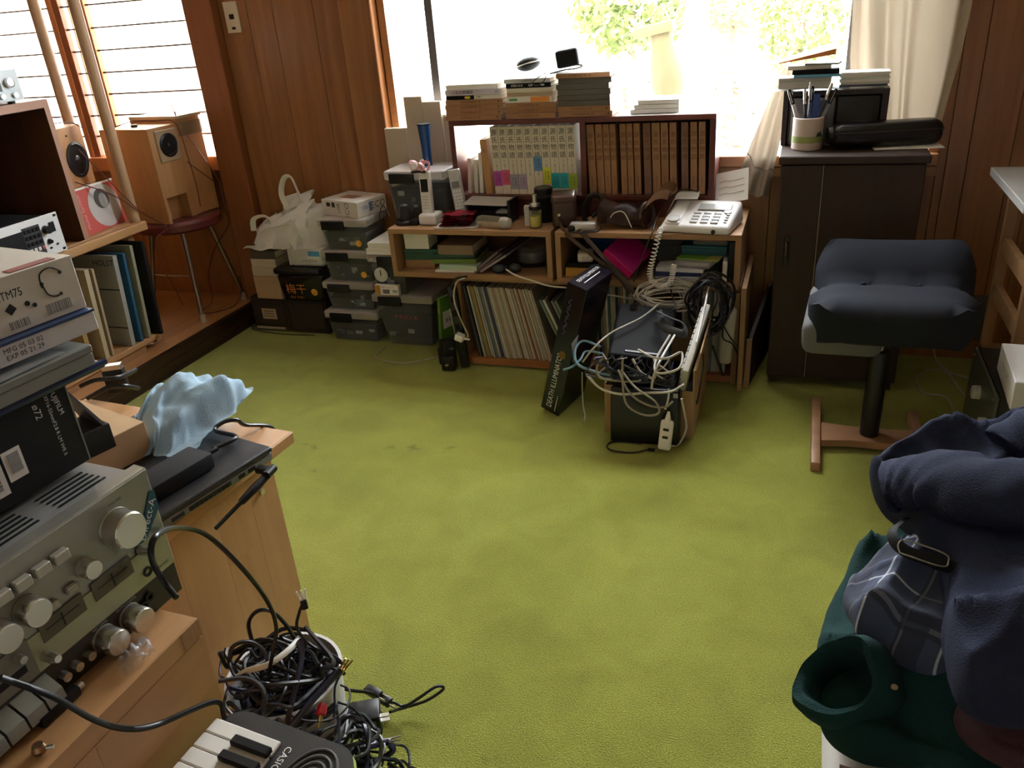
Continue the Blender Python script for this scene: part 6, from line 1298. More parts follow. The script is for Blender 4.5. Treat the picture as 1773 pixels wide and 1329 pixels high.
knob(-0.076, 0.020, 0.0145, 0.022, x=-0.001); knob(-0.112, 0.020, 0.0145, 0.022, x=-0.001)
for y_ in (-0.136, -0.152, -0.167): obj('small_knob', B().lathe([(0.0055, 0), (0.005, 0.009)], 16, (-0.001, y_, 0.019), (1, 0, 0)), M_KNOB, am)
dk = obj('tape_well', B().box(0.0, 0.0018, -0.40, -0.186, 0.042, 0.086), plain('deck_grey', (0.22, 0.22, 0.19), 0.4, metal=0.5), am, smooth=0)
obj('tape_slot', B().box(0.0018, 0.0024, -0.30, -0.196, 0.054, 0.062), M_BLACK, dk, smooth=0)
obj('toggle', B().lathe([(0.005, 0), (0.004, 0.01)], 12, (0.0018, -0.20, 0.075), (1, 0, 0)), M_KNOB, dk)
for k in range(6): obj('piano_key', B().hexa([(-0.001, -0.200 - 0.0215 * k, 0.012), (0.020, -0.200 - 0.0215 * k, 0.010), (0.020, -0.181 - 0.0215 * k, 0.010), (-0.001, -0.181 - 0.0215 * k, 0.012), (-0.001, -0.200 - 0.0215 * k, 0.036), (0.018, -0.200 - 0.0215 * k, 0.024), (0.018, -0.181 - 0.0215 * k, 0.024), (-0.001, -0.181 - 0.0215 * k, 0.036)]), plain('key_greygreen', (0.26, 0.27, 0.25), 0.4, metal=0.4), am, smooth=0)
stk = obj('sticker', B().prism([(-0.046, 0.083), (-0.037, 0.084), (0.0, 0.118), (0.0, 0.142), (-0.006, 0.143)], 0.0005, 0.0012, M=Matrix(((0, 0, 1, 0), (1, 0, 0, 0), (0, 1, 0, 0), (0, 0, 0, 1)))), plain('teal_sticker', (0.012, 0.085, 0.12), 0.4), am, smooth=0)
text(stk, 'Direct-A', 0.0135, (0.0013, -0.0195, 0.1135), (0, 0.60, 0.80), (1, 0, 0), M_WINK)
for g_ in range(3):
    for k in range(5): obj('vent_slot', B().box(-0.075 + 0.009 * k, -0.072 + 0.009 * k, -0.085 - 0.085 * g_, -0.025 - 0.085 * g_, 0.1655, 0.1668), M_BLACK, am, smooth=0)
for y_, s_ in ((-0.05, 'VOLUME'),): text(am, s_, 0.0045, (0.0, y_, 0.157), (0, 1, 0), (1, 0, 0), M_INK)
for y_, s_ in ((-0.076, 'OUTPUT LEVEL'), (-0.112, 'REC LEVEL')): text(am, s_, 0.0042, (-0.001, y_, 0.0375), (0, 1, 0), (1, 0, 0), M_LGREY)
for y_, s_ in ((-0.076, 'PHONES'),): text(am, s_, 0.0042, (0.0015, -0.018, 0.05), (0, 1, 0), (1, 0, 0), M_INK)
# things stacked on the amplifier
TZ = AZ + 0.1722
lb_ = thing('lens_carton', 'tall black lens carton with white lettering and bar code on the amplifier', 'carton', (-0.745, 0.583, TZ), R(-5))
obj('body', B().box(-0.13, 0.0, -0.145, 0.0, 0, 0.097, 0.0015, 1), plain('carton_black', (0.010, 0.010, 0.012), 0.3), lb_)
obj('corner_edge', B().box(-0.0014, 0.0004, -0.0014, 0.0004, 0.001, 0.096), M_GREY, lb_, smooth=0)
text(lb_, 'FUJIFILM', 0.0085, (0.0, -0.016, 0.082), (0, 0.12, -1), (1, 0, 0), M_WINK)
text(lb_, 'XF16-55mmF2.8 R LM WR II', 0.0062, (0.0, -0.026, 0.058), (0, 0.0, -1), (1, 0, 0), M_WINK)
text(lb_, 'ø72', 0.0115, (0.0, -0.040, 0.082), (0, 0.0, -1), (1, 0, 0), M_WINK)
patch(lb_, 'barcode_label', (0.0, -0.112, 0.035), (0, 1, 0), (1, 0, 0), 0.034, 0.040, M_PAPER)
patch(lb_, 'barcode_label', (0.0, -0.081, 0.042), (0, 1, 0), (1, 0, 0), 0.021, 0.034, M_PAPER)
patch(lb_, 'barcode', (0.0, -0.113, 0.036), (0, 1, 0), (1, 0, 0), 0.024, 0.028, stripes('barcode_z', (0.03, 0.03, 0.03), (0.6, 0.6, 0.58), 2, 900), 0.001)
patch(lb_, 'barcode', (0.0, -0.080, 0.044), (0, 1, 0), (1, 0, 0), 0.012, 0.022, stripes('barcode_zf', (0.15, 0.15, 0.15), (0.5, 0.5, 0.5), 2, 2500), 0.001)
l2 = thing('lens_carton', 'lower black carton before the lens carton on the amplifier', 'carton', (-0.722, 0.462, TZ), R(-5))
obj('body', B().box(-0.10, 0.0, -0.20, 0.0, 0, 0.075, 0.0015, 1), plain('carton_black', (0.010, 0.010, 0.012), 0.3), l2)
l2.location = (-0.718, 0.425, TZ)
obj('lid', B().box(-0.101, 0.001, -0.201, 0.001, 0.06, 0.0755), plain('carton_black', (0.010, 0.010, 0.012), 0.3), l2, smooth=0)
# blue-rimmed tray, grey box, glossy leaflets, white cartons
Z1 = TZ + 0.098
tr_ = thing('blue_tray', 'navy blue folder tray with clear rim lying on the lens carton', 'tray', (-0.728, 0.628, Z1), R(-7))
obj('base', B().box(-0.20, 0.0, -0.30, 0.0, 0, 0.007, 0.003, 2), plain('navy_gloss2', (0.02, 0.035, 0.10), 0.2), tr_)
obj('rim', B().tube([(0.0, 0.0, 0.007), (0.003, -0.1, 0.008), (0.0, -0.3, 0.008)], 0.004, 8, 4), plain('navy_gloss2', (0.02, 0.035, 0.10), 0.2), tr_)
gb_ = lidded('grey_carton', 'flat grey carton on the navy tray', 'carton', -0.93, -0.735, 0.33, 0.622, Z1 + 0.0125, Z1 + 0.036, plain('grey_carton', (0.20, 0.21, 0.20), 0.5), R(-6), 0.4)
single('glossy_leaflet', B().sheet(lambda u, v: (-0.90 + 0.165 * u + 0.006 * v, 0.37 + 0.215 * v, Z1 + 0.0372 + 0.006 * math.sin(u * 2.5) * (1 - v)), 10, 6, 0.0012), plain('gloss_paper', (0.60, 0.62, 0.64), 0.15), 'curled glossy leaflet lying on the grey carton', 'leaflet')
Z2 = Z1 + 0.0445
wc2 = thing('white_carton', 'low white carton with printed dates under the headset carton', 'carton', (-0.728, 0.634, Z2), R(-9))
obj('body', B().box(-0.22, 0.0, -0.30, 0.0, 0, 0.0215, 0.001, 1), plain('bluish_white_card', (0.58, 0.58, 0.62), 0.5), wc2)
obj('blue_edge', B().box(-0.22, 0.0015, -0.30, 0.0, 0.0215, 0.024), plain('blue_edge', (0.03, 0.06, 0.16), 0.4), wc2, smooth=0)
text(wc2, 'MFG 05 03 02\nEXP 05 21 29', 0.0075, (0.0, -0.085, 0.011), (0, 1, 0), (1, 0, 0), M_INK)
Z3 = Z2 + 0.0245
at_ = thing('headset_carton', 'white headset carton with ATM75 print topmost on the amplifier stack', 'carton', (-0.738, 0.636, Z3), R(-9))
obj('body', B().box(-0.21, 0.0, -0.30, 0.0, 0, 0.058, 0.001, 1), plain('cream_white_card', (0.62, 0.61, 0.57), 0.45), at_)
obj('lid_flap', B().box(-0.21, 0.0006, -0.30, 0.0, 0.0565, 0.0592), plain('cream_white_card', (0.62, 0.61, 0.57), 0.45), at_, smooth=0)
text(at_, 'ATM75', 0.0125, (0.0, -0.078, 0.040), (0, 1, 0), (1, 0, 0), M_INK, sx=0.8)
patch(at_, 'red_print', (-0.012, -0.04, 0.0592), (0, 1, 0), (0, 0, 1), 0.05, 0.014, plain('dull_red_print', (0.28, 0.06, 0.05), 0.5))
obj('headset_print', B().tube([(0.0006, -0.042, 0.036), (0.0006, -0.040, 0.050), (0.0006, -0.028, 0.054), (0.0006, -0.017, 0.047)], 0.0007, 4, 5), M_INK, at_)
obj('headset_print', B().tube([(0.0006, -0.041, 0.040), (0.0006, -0.038, 0.028), (0.0006, -0.030, 0.023), (0.0006, -0.024, 0.024)], 0.0008, 4, 5), M_INK, at_)
for y_, z_, r_ in ((-0.062, 0.026, 0.0028), (-0.055, 0.022, 0.0024), (-0.041, 0.040, 0.002), (-0.024, 0.024, 0.0018), (-0.018, 0.046, 0.002)): obj('dot_print', B().lathe([(r_, 0), (r_, 0.0005)], 14, (0.0002, y_, z_), (1, 0, 0)), M_INK, at_)
patch(at_, 'square_print', (0.0, -0.080, 0.0255), (0, 0.8, 0.6), (1, 0, 0), 0.009, 0.008, M_INK)
patch(at_, 'barcode', (0.0, -0.030, 0.012), (0, 1, 0), (1, 0, 0), 0.028, 0.011, stripes('barcode_y', (0.04, 0.04, 0.04), (0.6, 0.6, 0.57), 1, 1200))
patch(at_, 'barcode', (0.0, -0.076, 0.009), (0, 1, 0), (1, 0, 0), 0.022, 0.008, stripes('barcode_y', (0.04, 0.04, 0.04), (0.6, 0.6, 0.57), 1, 1200))
# small things on the chest top
up = thing('plug_adapter', 'short black plug adapter lying on the wooden chest before the amplifier', 'adapter', (-0.665, 0.394, 0.686), R(-2))
obj('body', B().box(-0.0065, 0.0065, -0.024, 0.024, 0, 0.012, 0.003, 2), M_BLACK, up)
obj('tip', B().cyl((0, 0.024, 0.006), (0, 0.03, 0.006), 0.004, n=12), M_METAL, up)
bt = thing('brass_stud', 'little brass stud lying on the wooden chest edge', 'stud', (-0.643, 0.349, 0.686), 0)
obj('head', B().lathe([(0.006, 0), (0.007, 0.004), (0.005, 0.009)], 16), plain('brass', (0.4, 0.26, 0.14), 0.3, metal=0.9), bt); obj('pin', B().cyl((0.006, 0.003, 0.004), (0.012, 0.006, 0.004), 0.002, n=8), M_METAL, bt)
single('plastic_wrapper', B().sheet(lambda u, v: (-0.655 + 0.026 * u + 0.006 * v, 0.462 + 0.038 * v - 0.015 * u, 0.688 + 0.016 * abs(noise.noise((u * 5, v * 5, 1)))+ 0.008 * math.sin(u * 3) * math.sin(v * 3)), 10, 10, 0.0004), clear('crackle_film', (0.6, 0.58, 0.6), 0.15, 0.06), 'crinkled clear plastic wrapper lying under the lower amplifier knob', 'wrapper')
# little keyboard
ky = thing('mini_keyboard', 'small black electronic keyboard with white keys and ribbed speaker corner', 'keyboard', (-0.573, 0.528, 0.572), (R(0), R(4), R(-3)))
def rounded(x0, x1, y0, y1, r, n=6):
    P_ = []
    for cx_, cy_, a0 in ((x1 - r, y1 - r, 0), (x0 + r, y1 - r, 90), (x0 + r, y0 + r, 180), (x1 - r, y0 + r, 270)):
        for i in range(n + 1): P_.append((cx_ + r * math.cos(R(a0 + 90 * i / n)), cy_ + r * math.sin(R(a0 + 90 * i / n))))
    return P_
obj('body', B().prism(rounded(-0.012, 0.165, -0.45, 0.0, 0.028), -0.028, 0.0), plain('keyboard_black', (0.016, 0.016, 0.018), 0.4), ky)
obj('lime_trim', B().prism(rounded(-0.0135, 0.1668, -0.4515, 0.0018, 0.028), -0.016, -0.010), plain('lime_trim', (0.42, 0.55, 0.10), 0.4), ky)
for k in range(19): obj('white_key', B().box(-0.016, 0.074, -0.043 - 0.0205 * k, -0.0235 - 0.0205 * k, -0.010, 0.0045, 0.0015, 1), plain('key_white', (0.72, 0.70, 0.66), 0.3), ky)
for k in range(18):
    if k % 7 not in (2, 6): obj('black_key', B().box(0.024, 0.074, -0.0495 - 0.0205 * k, -0.0375 - 0.0205 * k, 0.0045, 0.012, 0.0015, 1), M_BLACK, ky)
text(ky, 'CASIO', 0.0115, (0.085, -0.040, 0.0), (0, -1, 0), (0, 0, 1), M_WINK)
for k in range(5): obj('grille_rib', B().tube([(0.128 + (0.030 - 0.0058 * k) * math.cos(R(a)), -0.062 + (0.050 - 0.0085 * k) * math.sin(R(a)), 0.001) for a in range(0, 361, 24)], 0.0019, 6, 2), plain('rib_grey', (0.05, 0.05, 0.055), 0.3), ky)
ks = thing('side_crate', 'dark storage crate standing under the small keyboard', 'crate', (-0.50, 0.27, 0.0), R(-3))
obj('body', B().box(-0.075, 0.085, -0.20, 0.15, 0, 0.509, 0.004, 1), M_DARK, ks); obj('lid', B().box(-0.078, 0.088, -0.203, 0.153, 0.509, 0.531, 0.004, 1), M_BLACKM, ks)
cable('black power lead from the amplifier sagging to the small keyboard', [(-0.625, 0.335, 0.800), (-0.612, 0.361, 0.754), (-0.606, 0.383, 0.703), (-0.602, 0.406, 0.666), (-0.600, 0.439, 0.635), (-0.596, 0.515, 0.59), (-0.583, 0.51, 0.572)], 0.0033)
# ================================================================== cable box in front of the records
cbx = thing('cardboard_box', 'open brown cardboard box full of cables and devices on the carpet', 'box', (0, 0, 0))
x0, x1, y0, y1, hb = -0.545, -0.262, 2.255, 2.60, 0.235
for nm, bx in (('front_panel', (x0, x1, y0, y0 + 0.005, 0, 0.165)), ('back_panel', (x0, x1, y1 - 0.005, y1, 0, hb)), ('side_panel', (x0, x0 + 0.005, y0 + 0.005, y1 - 0.005, 0, hb - 0.065)), ('side_panel', (x1 - 0.005, x1, y0 + 0.005, y1 - 0.005, 0, hb)), ('bottom_panel', (x0 + 0.005, x1 - 0.005, y0 + 0.005, y1 - 0.005, 0, 0.005))):
    obj(nm, B().box(*bx), M_CARD, cbx, smooth=0)
obj('side_flap', B().hexa([(x1, y0 + 0.01, hb - 0.002), (x1 + 0.005, y0 + 0.01, hb - 0.002), (x1 + 0.005, y1 - 0.01, hb - 0.002), (x1, y1 - 0.01, hb - 0.002), (x1 + 0.01, y0 + 0.03, hb + 0.05), (x1 + 0.014, y0 + 0.03, hb + 0.05), (x1 + 0.014, y1 - 0.01, hb + 0.07), (x1 + 0.01, y1 - 0.01, hb + 0.07)]), M_CARD, cbx, smooth=0)
single('packed_electronics', B().box(x0 + 0.007, x1 - 0.007, y0 + 0.007, y1 - 0.007, 0.006, 0.115, 0.01, 2), M_BLACKM, 'dark padded block of electronics filling the bottom of the cardboard box', 'electronics')
nas = thing('hard_disk_box', 'large black slim case standing against the front of the cardboard box', 'case', (-0.405, 2.205, 0.0), (R(-8), 0, R(2)))
obj('shell', B().box(-0.108, 0.105, -0.022, 0.022, 0.002, 0.185, 0.008, 3), plain('nas_black', (0.006, 0.006, 0.007), 0.3), nas)
obj('side_strip', B().box(0.105, 0.108, -0.016, 0.016, 0.01, 0.175), M_DARK, nas, smooth=0)
obj('logo', B().box(0.086, 0.1, -0.0228, -0.0215, 0.162, 0.176), M_LGREY, nas, smooth=0)
rt_ = thing('document_scanner', 'big black plastic device with rounded lid tilted on top of the cable box', 'scanner', (-0.448, 2.42, 0.272), (R(14), R(6), R(6)))
b = B().box(-0.10, 0.095, -0.155, 0.135, -0.022, 0.032); bmesh.ops.bevel(b.bm, geom=b.bm.edges[:], offset=0.012, segments=4, affect='EDGES', profile=0.5)
obj('lid', b, plain('router_black', (0.007, 0.007, 0.008), 0.6, spec=0.12), rt_)
obj('lid_ridge', B().box(-0.05, 0.055, -0.135, -0.125, 0.031, 0.035, 0.0015, 1), plain('ridge', (0.03, 0.03, 0.032), 0.35), rt_)
obj('body', B().box(-0.085, 0.09, -0.135, 0.13, -0.052, -0.022, 0.008, 2), M_BLACKM, rt_)
obj('hinge', B().cyl((-0.05, 0.12, 0.03), (-0.046, 0.10, 0.045), 0.012, n=14), M_BLACK, rt_)
sc2 = thing('laptop_sleeve', 'black fabric laptop sleeve stuffed behind the cables at the front of the box', 'sleeve', (0, 0, 0))
obj('cloth', B().sheet(lambda u, v: (-0.485 + 0.165 * u + 0.01 * math.sin(5 * v), 2.272 - 0.006 * math.sin(PI * v * 0.9) + 0.003 * math.sin(9 * u), 0.232 - 0.095 * v + 0.006 * math.sin(8 * u + 3 * v)), 18, 14, 0.008), plain('black_neoprene', (0.010, 0.011, 0.014), 0.65), sc2)
obj('strap', B().tube([(-0.409, 2.468, 0.340), (-0.374, 2.371, 0.330), (-0.316, 2.342, 0.320), (-0.306, 2.370, 0.325), (-0.323, 2.388, 0.340), (-0.359, 2.385, 0.355), (-0.400, 2.417, 0.360)], 0.014, 8, 6, 0.22), plain('strap_grey', (0.03, 0.033, 0.036), 0.6), sc2)
kb_ = thing('computer_keyboard', 'light grey computer keyboard standing on edge at the side of the cable box', 'keyboard', (-0.288, 2.425, 0.200), (R(23), R(10), R(-2)))
obj('base', B().box(-0.010, 0.010, -0.165, 0.135, 0.0, 0.125, 0.004, 2), plain('keyboard_grey', (0.50, 0.49, 0.45), 0.5), kb_)
for r_ in range(5):
    for c_ in range(11): obj('key', B().box(-0.016, -0.010, -0.150 + 0.0255 * c_, -0.128 + 0.0255 * c_, 0.010 + 0.022 * r_, 0.028 + 0.022 * r_, 0.0015, 1), plain('keycap', (0.42, 0.41, 0.38), 0.5), kb_)
pb = thing('power_bar', 'rounded off-white power bar hanging at the end of the record case', 'power bar', (-0.205, 2.615, 0.105), (R(-3), R(3), R(-4)))
obj('shell', B().box(-0.024, 0.024, -0.015, 0.015, 0, 0.205, 0.014, 4), plain('cream_plastic', (0.52, 0.49, 0.42), 0.4), pb)
obj('cord_grip', B().cyl((0, 0, 0.203), (0, 0.004, 0.235), 0.006, 0.004, 10), M_CABLEW, pb)
# tall printed box
db = thing('printed_box', 'tall glossy black box with DEATH ILLUMINATOR lettering leaning on the shelf', 'box', (0, 0, 0))
def lerp3(p, q, t): return Vector(p) + (Vector(q) - Vector(p)) * t
A0, B0, C0, D0 = Vector((-0.792, 2.341, 0.018)), Vector((-0.722, 2.312, 0.001)), Vector((-0.682, 2.510, 0.001)), Vector((-0.752, 2.539, 0.018))
up_ = Vector((0.108, 0.030, 0.448))
cs = [A0, B0, C0, D0, A0 + up_, B0 + up_, C0 + up_, D0 + up_]
bq = B().hexa(cs); bmesh.ops.bevel(bq.bm, geom=bq.bm.edges[:], offset=0.0015, segments=1, affect='EDGES', profile=0.5)
obj('shell', bq, plain('gloss_black_card', (0.008, 0.007, 0.012), 0.18, var=0.3), db)
w_ = (B0 - A0).normalized(); u_ = up_.normalized(); nF = w_.cross(u_).normalized()
dp = (C0 - B0).normalized(); nS = u_.cross(dp).normalized(); nS = nS if nS.x > 0 else -nS
nT = w_.cross(dp).normalized(); nT = nT if nT.z > 0 else -nT
text(db, 'DEATH ILLUMINATOR', 0.030, A0 + w_ * 0.032 + up_ * 0.26, up_, nF, M_WINK, sx=0.68)
text(db, 'DEATH ILLUMINATOR', 0.020, A0 + up_ + w_ * 0.024 + dp * 0.11, dp, nT, M_WINK, sx=0.8)
patch(db, 'white_rule', A0 + up_ + w_ * 0.045 + dp * 0.10, dp, nT, 0.12, 0.003, M_WINK)
patch(db, 'white_rule', A0 + w_ * 0.058 + up_ * 0.09, up_, nF, 0.06, 0.002, M_WINK)
obj('gold_emblem', B().lathe([(0.014, 0), (0.014, 0.001)], 20, A0 + w_ * 0.04 + up_ * 0.47, nF), plain('antique_gold', (0.22, 0.13, 0.035), 0.35, metal=0.5), db)
obj('white_flash', B().prism([(-0.055, -0.012), (0.05, -0.002), (0.03, 0.040)], 0, 0.0008, M=face_m(B0 + up_ * 0.55 + dp * 0.01, up_, nS)), plain('ice_print', (0.50, 0.55, 0.58), 0.4), db, smooth=0)
for k, t in enumerate((0.62, 0.68, 0.75, 0.82)):
    obj('lightning_print', B().tube([tuple(A0 + w_ * (0.02 + 0.012 * (j % 2)) + up_ * (t + 0.025 * j) + nF * 0.0006) for j in range(4)], 0.0012, 4, 1), plain('violet_print', (0.20, 0.17, 0.36), 0.4), db)
# ---- explicit cables on the cable box
GW = 'white cables heaped on the cable box'
rr = random.Random(11)
for k in range(20):
    cx_, cy_, cz_ = -0.395 + rr.uniform(-0.02, 0.02), 2.590 + rr.uniform(-0.008, 0.008), 0.350 + rr.uniform(-0.015, 0.018)
    a_ = rr.uniform(0.055, 0.11); b__ = rr.uniform(0.016, 0.045); ph = rr.uniform(0, 6.28)
    cable('thin white cable coiled in the bundle on top of the cable box', [(cx_ + a_ * math.cos(ph + t) * (1 + 0.08 * rr.uniform(-1, 1)), cy_ + 0.022 * math.sin(ph + t + 0.6), cz_ + b__ * math.sin(ph + t) * (1 + 0.2 * rr.uniform(-1, 1))) for t in [i * 0.55 for i in range(13)]], 0.0021, M_CABLEW, GW, 5, 4)
GB = 'black cables hanging beside the white bundle'
for k in range(12):
    cx_, cy_ = -0.255 + rr.uniform(-0.02, 0.015), 2.572 + rr.uniform(-0.012, 0.008)
    a_ = rr.uniform(0.035, 0.065); h_ = rr.uniform(0.10, 0.17); zc_ = 0.335 + rr.uniform(-0.02, 0.02); ph = rr.uniform(0, 6.28)
    cable('black cable looped in the coil hanging at the shelf end', [(cx_ + a_ * math.cos(ph + t) + 0.012 * rr.uniform(-1, 1), cy_ + 0.018 * math.sin(2 * t), zc_ + h_ * 0.62 * math.sin(ph + t)) for t in [i * 0.6 for i in range(12)]], rr.uniform(0.0025, 0.004), M_CABLEB if k % 3 else M_CABLEN, GB, 5, 4)
GM_ = 'cables stuffed in the front of the cable box'
for k in range(26):
    sx = rr.uniform(-0.56, -0.32); sy = 2.212 + rr.uniform(-0.012, 0.012); 
    pts = [(sx, sy + 0.028, 0.275), (sx + rr.uniform(-0.03, 0.03), sy + 0.012, 0.25 + rr.uniform(-0.015, 0.02)), (sx + rr.uniform(-0.05, 0.08), sy, 0.222 + rr.uniform(-0.012, 0.015)), (sx + rr.uniform(0.0, 0.12), sy + 0.005, 0.206 + rr.uniform(-0.006, 0.015)), (min(-0.285, sx + rr.uniform(0.05, 0.16)), sy + 0.012, 0.228 + rr.uniform(-0.015, 0.02))]
    pts = [(min(p[0], -0.322), p[1], p[2]) for p in pts]
    m_ = (M_CABLEB, M_CABLEB, M_CABLEG, M_CABLEB, M_CABLEN)[k % 5]
    cable({M_CABLEB: 'black', M_CABLEG: 'grey', M_CABLEN: 'navy'}[m_] + ' cable bulging over the front edge of the cable box', pts, rr.uniform(0.002, 0.0042), m_, GM_, 5, 5)
EX = [('white cable running from the leaning box across the black device to the white bundle', [(-0.625, 2.30, 0.22), (-0.575, 2.269, 0.290), (-0.534, 2.335, 0.315), (-0.460, 2.434, 0.330), (-0.42, 2.54, 0.34)], 0.003, M_CABLEW),
      ('off-white cable bulging in a big loop over the black device front', [(-0.418, 2.168, 0.335), (-0.367, 2.121, 0.335), (-0.327, 2.131, 0.330), (-0.293, 2.179, 0.330), (-0.288, 2.121, 0.310), (-0.322, 2.097, 0.300), (-0.355, 2.099, 0.300), (-0.364, 2.170, 0.310), (-0.346, 2.304, 0.330)], 0.0034, M_CABLEW),
      ('off-white cable dropping from the strap to the box front', [(-0.330, 2.294, 0.335), (-0.345, 2.139, 0.325), (-0.359, 2.093, 0.290), (-0.368, 2.109, 0.240)], 0.0034, M_CABLEW),
      ('pale blue cable curled beside the leaning black box', [(-0.568, 2.317, 0.270), (-0.635, 2.355, 0.270), (-0.649, 2.304, 0.260), (-0.625, 2.238, 0.240), (-0.566, 2.224, 0.225), (-0.509, 2.215, 0.220)], 0.0042, plain('ice_blue_vinyl', (0.20, 0.36, 0.46), 0.4)),
      ('second pale blue cable behind the first beside the leaning black box', [(-0.552, 2.287, 0.260), (-0.617, 2.318, 0.250), (-0.625, 2.274, 0.240), (-0.644, 2.235, 0.230), (-0.671, 2.230, 0.220)], 0.0036, plain('ice_blue_vinyl', (0.20, 0.36, 0.46), 0.4)),
      ('grey cable hanging in a long loop before the slim black case', [(-0.473, 2.205, 0.286), (-0.470, 2.185, 0.218), (-0.454, 2.165, 0.150), (-0.400, 2.160, 0.122), (-0.356, 2.160, 0.132), (-0.366, 2.165, 0.168), (-0.430, 2.178, 0.205), (-0.478, 2.200, 0.249)], 0.0036, M_CABLEG),
      ('second grey cable looped before the slim black case', [(-0.486, 2.195, 0.251), (-0.447, 2.178, 0.184), (-0.392, 2.168, 0.154), (-0.340, 2.168, 0.150), (-0.315, 2.172, 0.170)], 0.0036, M_CABLEG),
      ('thick white flex along the front rim of the cable box', [(-0.596, 2.230, 0.210), (-0.541, 2.190, 0.185), (-0.475, 2.180, 0.176), (-0.395, 2.180, 0.188), (-0.325, 2.180, 0.198), (-0.284, 2.190, 0.222)], 0.0042, M_CABLEW),
      ('thin pale lead with plug hanging from the leaning black box to the carpet', [(-0.629, 2.302, 0.180), (-0.645, 2.355, 0.100), (-0.641, 2.344, 0.040), (-0.626, 2.315, 0.008)], 0.0026, plain('mint_vinyl', (0.42, 0.47, 0.38), 0.45)),
      ('white lead leading up from the USB hub', [(-0.339, 2.185, 0.135), (-0.331, 2.188, 0.170), (-0.331, 2.198, 0.200)], 0.0034, M_WHITE),
      ('white lead from the USB hub curling back up the box side', [(-0.328, 2.181, 0.008), (-0.298, 2.198, 0.010), (-0.280, 2.227, 0.050), (-0.285, 2.216, 0.110), (-0.292, 2.195, 0.170)], 0.003, M_WHITE),
      ('black short lead lying in a loop on the carpet before the slim case', [(-0.386, 2.151, 0.006), (-0.429, 2.125, 0.005), (-0.489, 2.124, 0.005), (-0.515, 2.147, 0.005), (-0.501, 2.180, 0.005), (-0.451, 2.186, 0.005), (-0.413, 2.181, 0.006)], 0.0028, M_CABLEB),
      ('black lead hanging down the right side of the cable box', [(-0.246, 2.33, 0.262), (-0.243, 2.31, 0.225), (-0.249, 2.30, 0.17), (-0.254, 2.27, 0.12), (-0.253, 2.25, 0.14)], 0.0026, M_CABLEB),
      ('black lead running over the white power bar', [(-0.255, 2.592, 0.291), (-0.216, 2.592, 0.262), (-0.192, 2.592, 0.221), (-0.161, 2.592, 0.181)], 0.0026, M_CABLEB),
      ('black lead bent around the white power bar', [(-0.212, 2.590, 0.263), (-0.210, 2.590, 0.210), (-0.179, 2.590, 0.191), (-0.160, 2.590, 0.156)], 0.0026, M_CABLEB),
      ('grey lead running from the leaning box behind the black device to the bundle', [(-0.625, 2.60, 0.345), (-0.56, 2.605, 0.335), (-0.50, 2.605, 0.325), (-0.44, 2.60, 0.32)], 0.0034, M_CABLEG),
      ('black cord dropping through the coiled telephone cord', [(-0.394, 2.645, 0.400), (-0.388, 2.597, 0.365), (-0.360, 2.515, 0.345), (-0.372, 2.473, 0.340)], 0.0026, M_CABLEB),
      ('white lead along the upright computer keyboard', [(-0.262, 2.63, 0.40), (-0.262, 2.55, 0.392), (-0.262, 2.44, 0.352), (-0.268, 2.33, 0.302)], 0.003, M_WHITE),
      ('black strap of cable hanging before the white record edges', [(-0.243, 2.585, 0.182), (-0.224, 2.588, 0.124), (-0.204, 2.590, 0.070)], 0.005, M_CABLEB)]
for lab, pts, r_, m_ in EX: cable(lab, pts, r_, m_)
hb_ = thing('usb_hub', 'white three-port USB hub hanging before the slim black case', 'usb hub', (-0.336, 2.150, 0.012), (R(-10), R(4), R(-3)))
obj('body', B().box(-0.020, 0.020, -0.010, 0.010, 0, 0.098, 0.009, 4), M_WHITE, hb_)
obj('neck', B().cyl((0, 0, 0.09), (0, 0, 0.125), 0.012, 0.004, 14), M_WHITE, hb_)
for z_ in (0.04, 0.065): obj('port', B().box(-0.0085, 0.0085, -0.0112, -0.0095, z_, z_ + 0.008), M_DARK, hb_, smooth=0)
pg = thing('jack_plug', 'pale audio jack plug lying on the carpet beside the leaning box', 'plug', (-0.628, 2.315, 0.008)); obj('sleeve', B().cyl((0, 0, 0), (0.003, -0.02, 0.0), 0.004, n=10), plain('mint_vinyl', (0.42, 0.47, 0.38), 0.45), pg); obj('pin', B().cyl((0.003, -0.02, 0.0), (0.006, -0.034, -0.002), 0.0018, n=8), M_METAL, pg)
pg = thing('usb_plug', 'black USB plug at the end of the short lead on the carpet', 'plug', (-0.382, 2.150, 0.007)); obj('hood', B().box(-0.004, 0.018, -0.005, 0.005, -0.004, 0.004, 0.001, 1), M_BLACK, pg); obj('pin', B().box(0.018, 0.028, -0.004, 0.004, -0.002, 0.002), M_METAL, pg)

# ================================================================== white bin overflowing with cables
bn = thing('white_bin', 'round white bin overflowing with black cables beside the wooden cabinet', 'bin', (-0.80, 0.850, 0.0))
obj('wall', B().lathe([(0.082, 0.0), (0.100, 0.244), (0.103, 0.246), (0.103, 0.25), (0.097, 0.25), (0.080, 0.006)], 40), plain('bin_white', (0.66, 0.66, 0.66), 0.35), bn)
obj('base', B().lathe([(0.08, 0.004), (0.08, 0.012)], 32), plain('bin_white', (0.66, 0.66, 0.66), 0.35), bn)
def off_wall(p, inside):
    dx, dy = p[0] + 0.80, p[1] - 0.85; d_ = math.hypot(dx, dy)
    if p[2] > 0.262 or d_ < 1e-4: return p
    w_ = 0.082 + 0.018 * p[2] / 0.25
    if inside and d_ > w_ - 0.011: k_ = (w_ - 0.011) / d_
    elif not inside and d_ < w_ + 0.012: k_ = (w_ + 0.012) / d_
    else: return p
    return (-0.80 + dx * k_, 0.85 + dy * k_, p[2])
GBN = 'black cables tangled over the white bin'
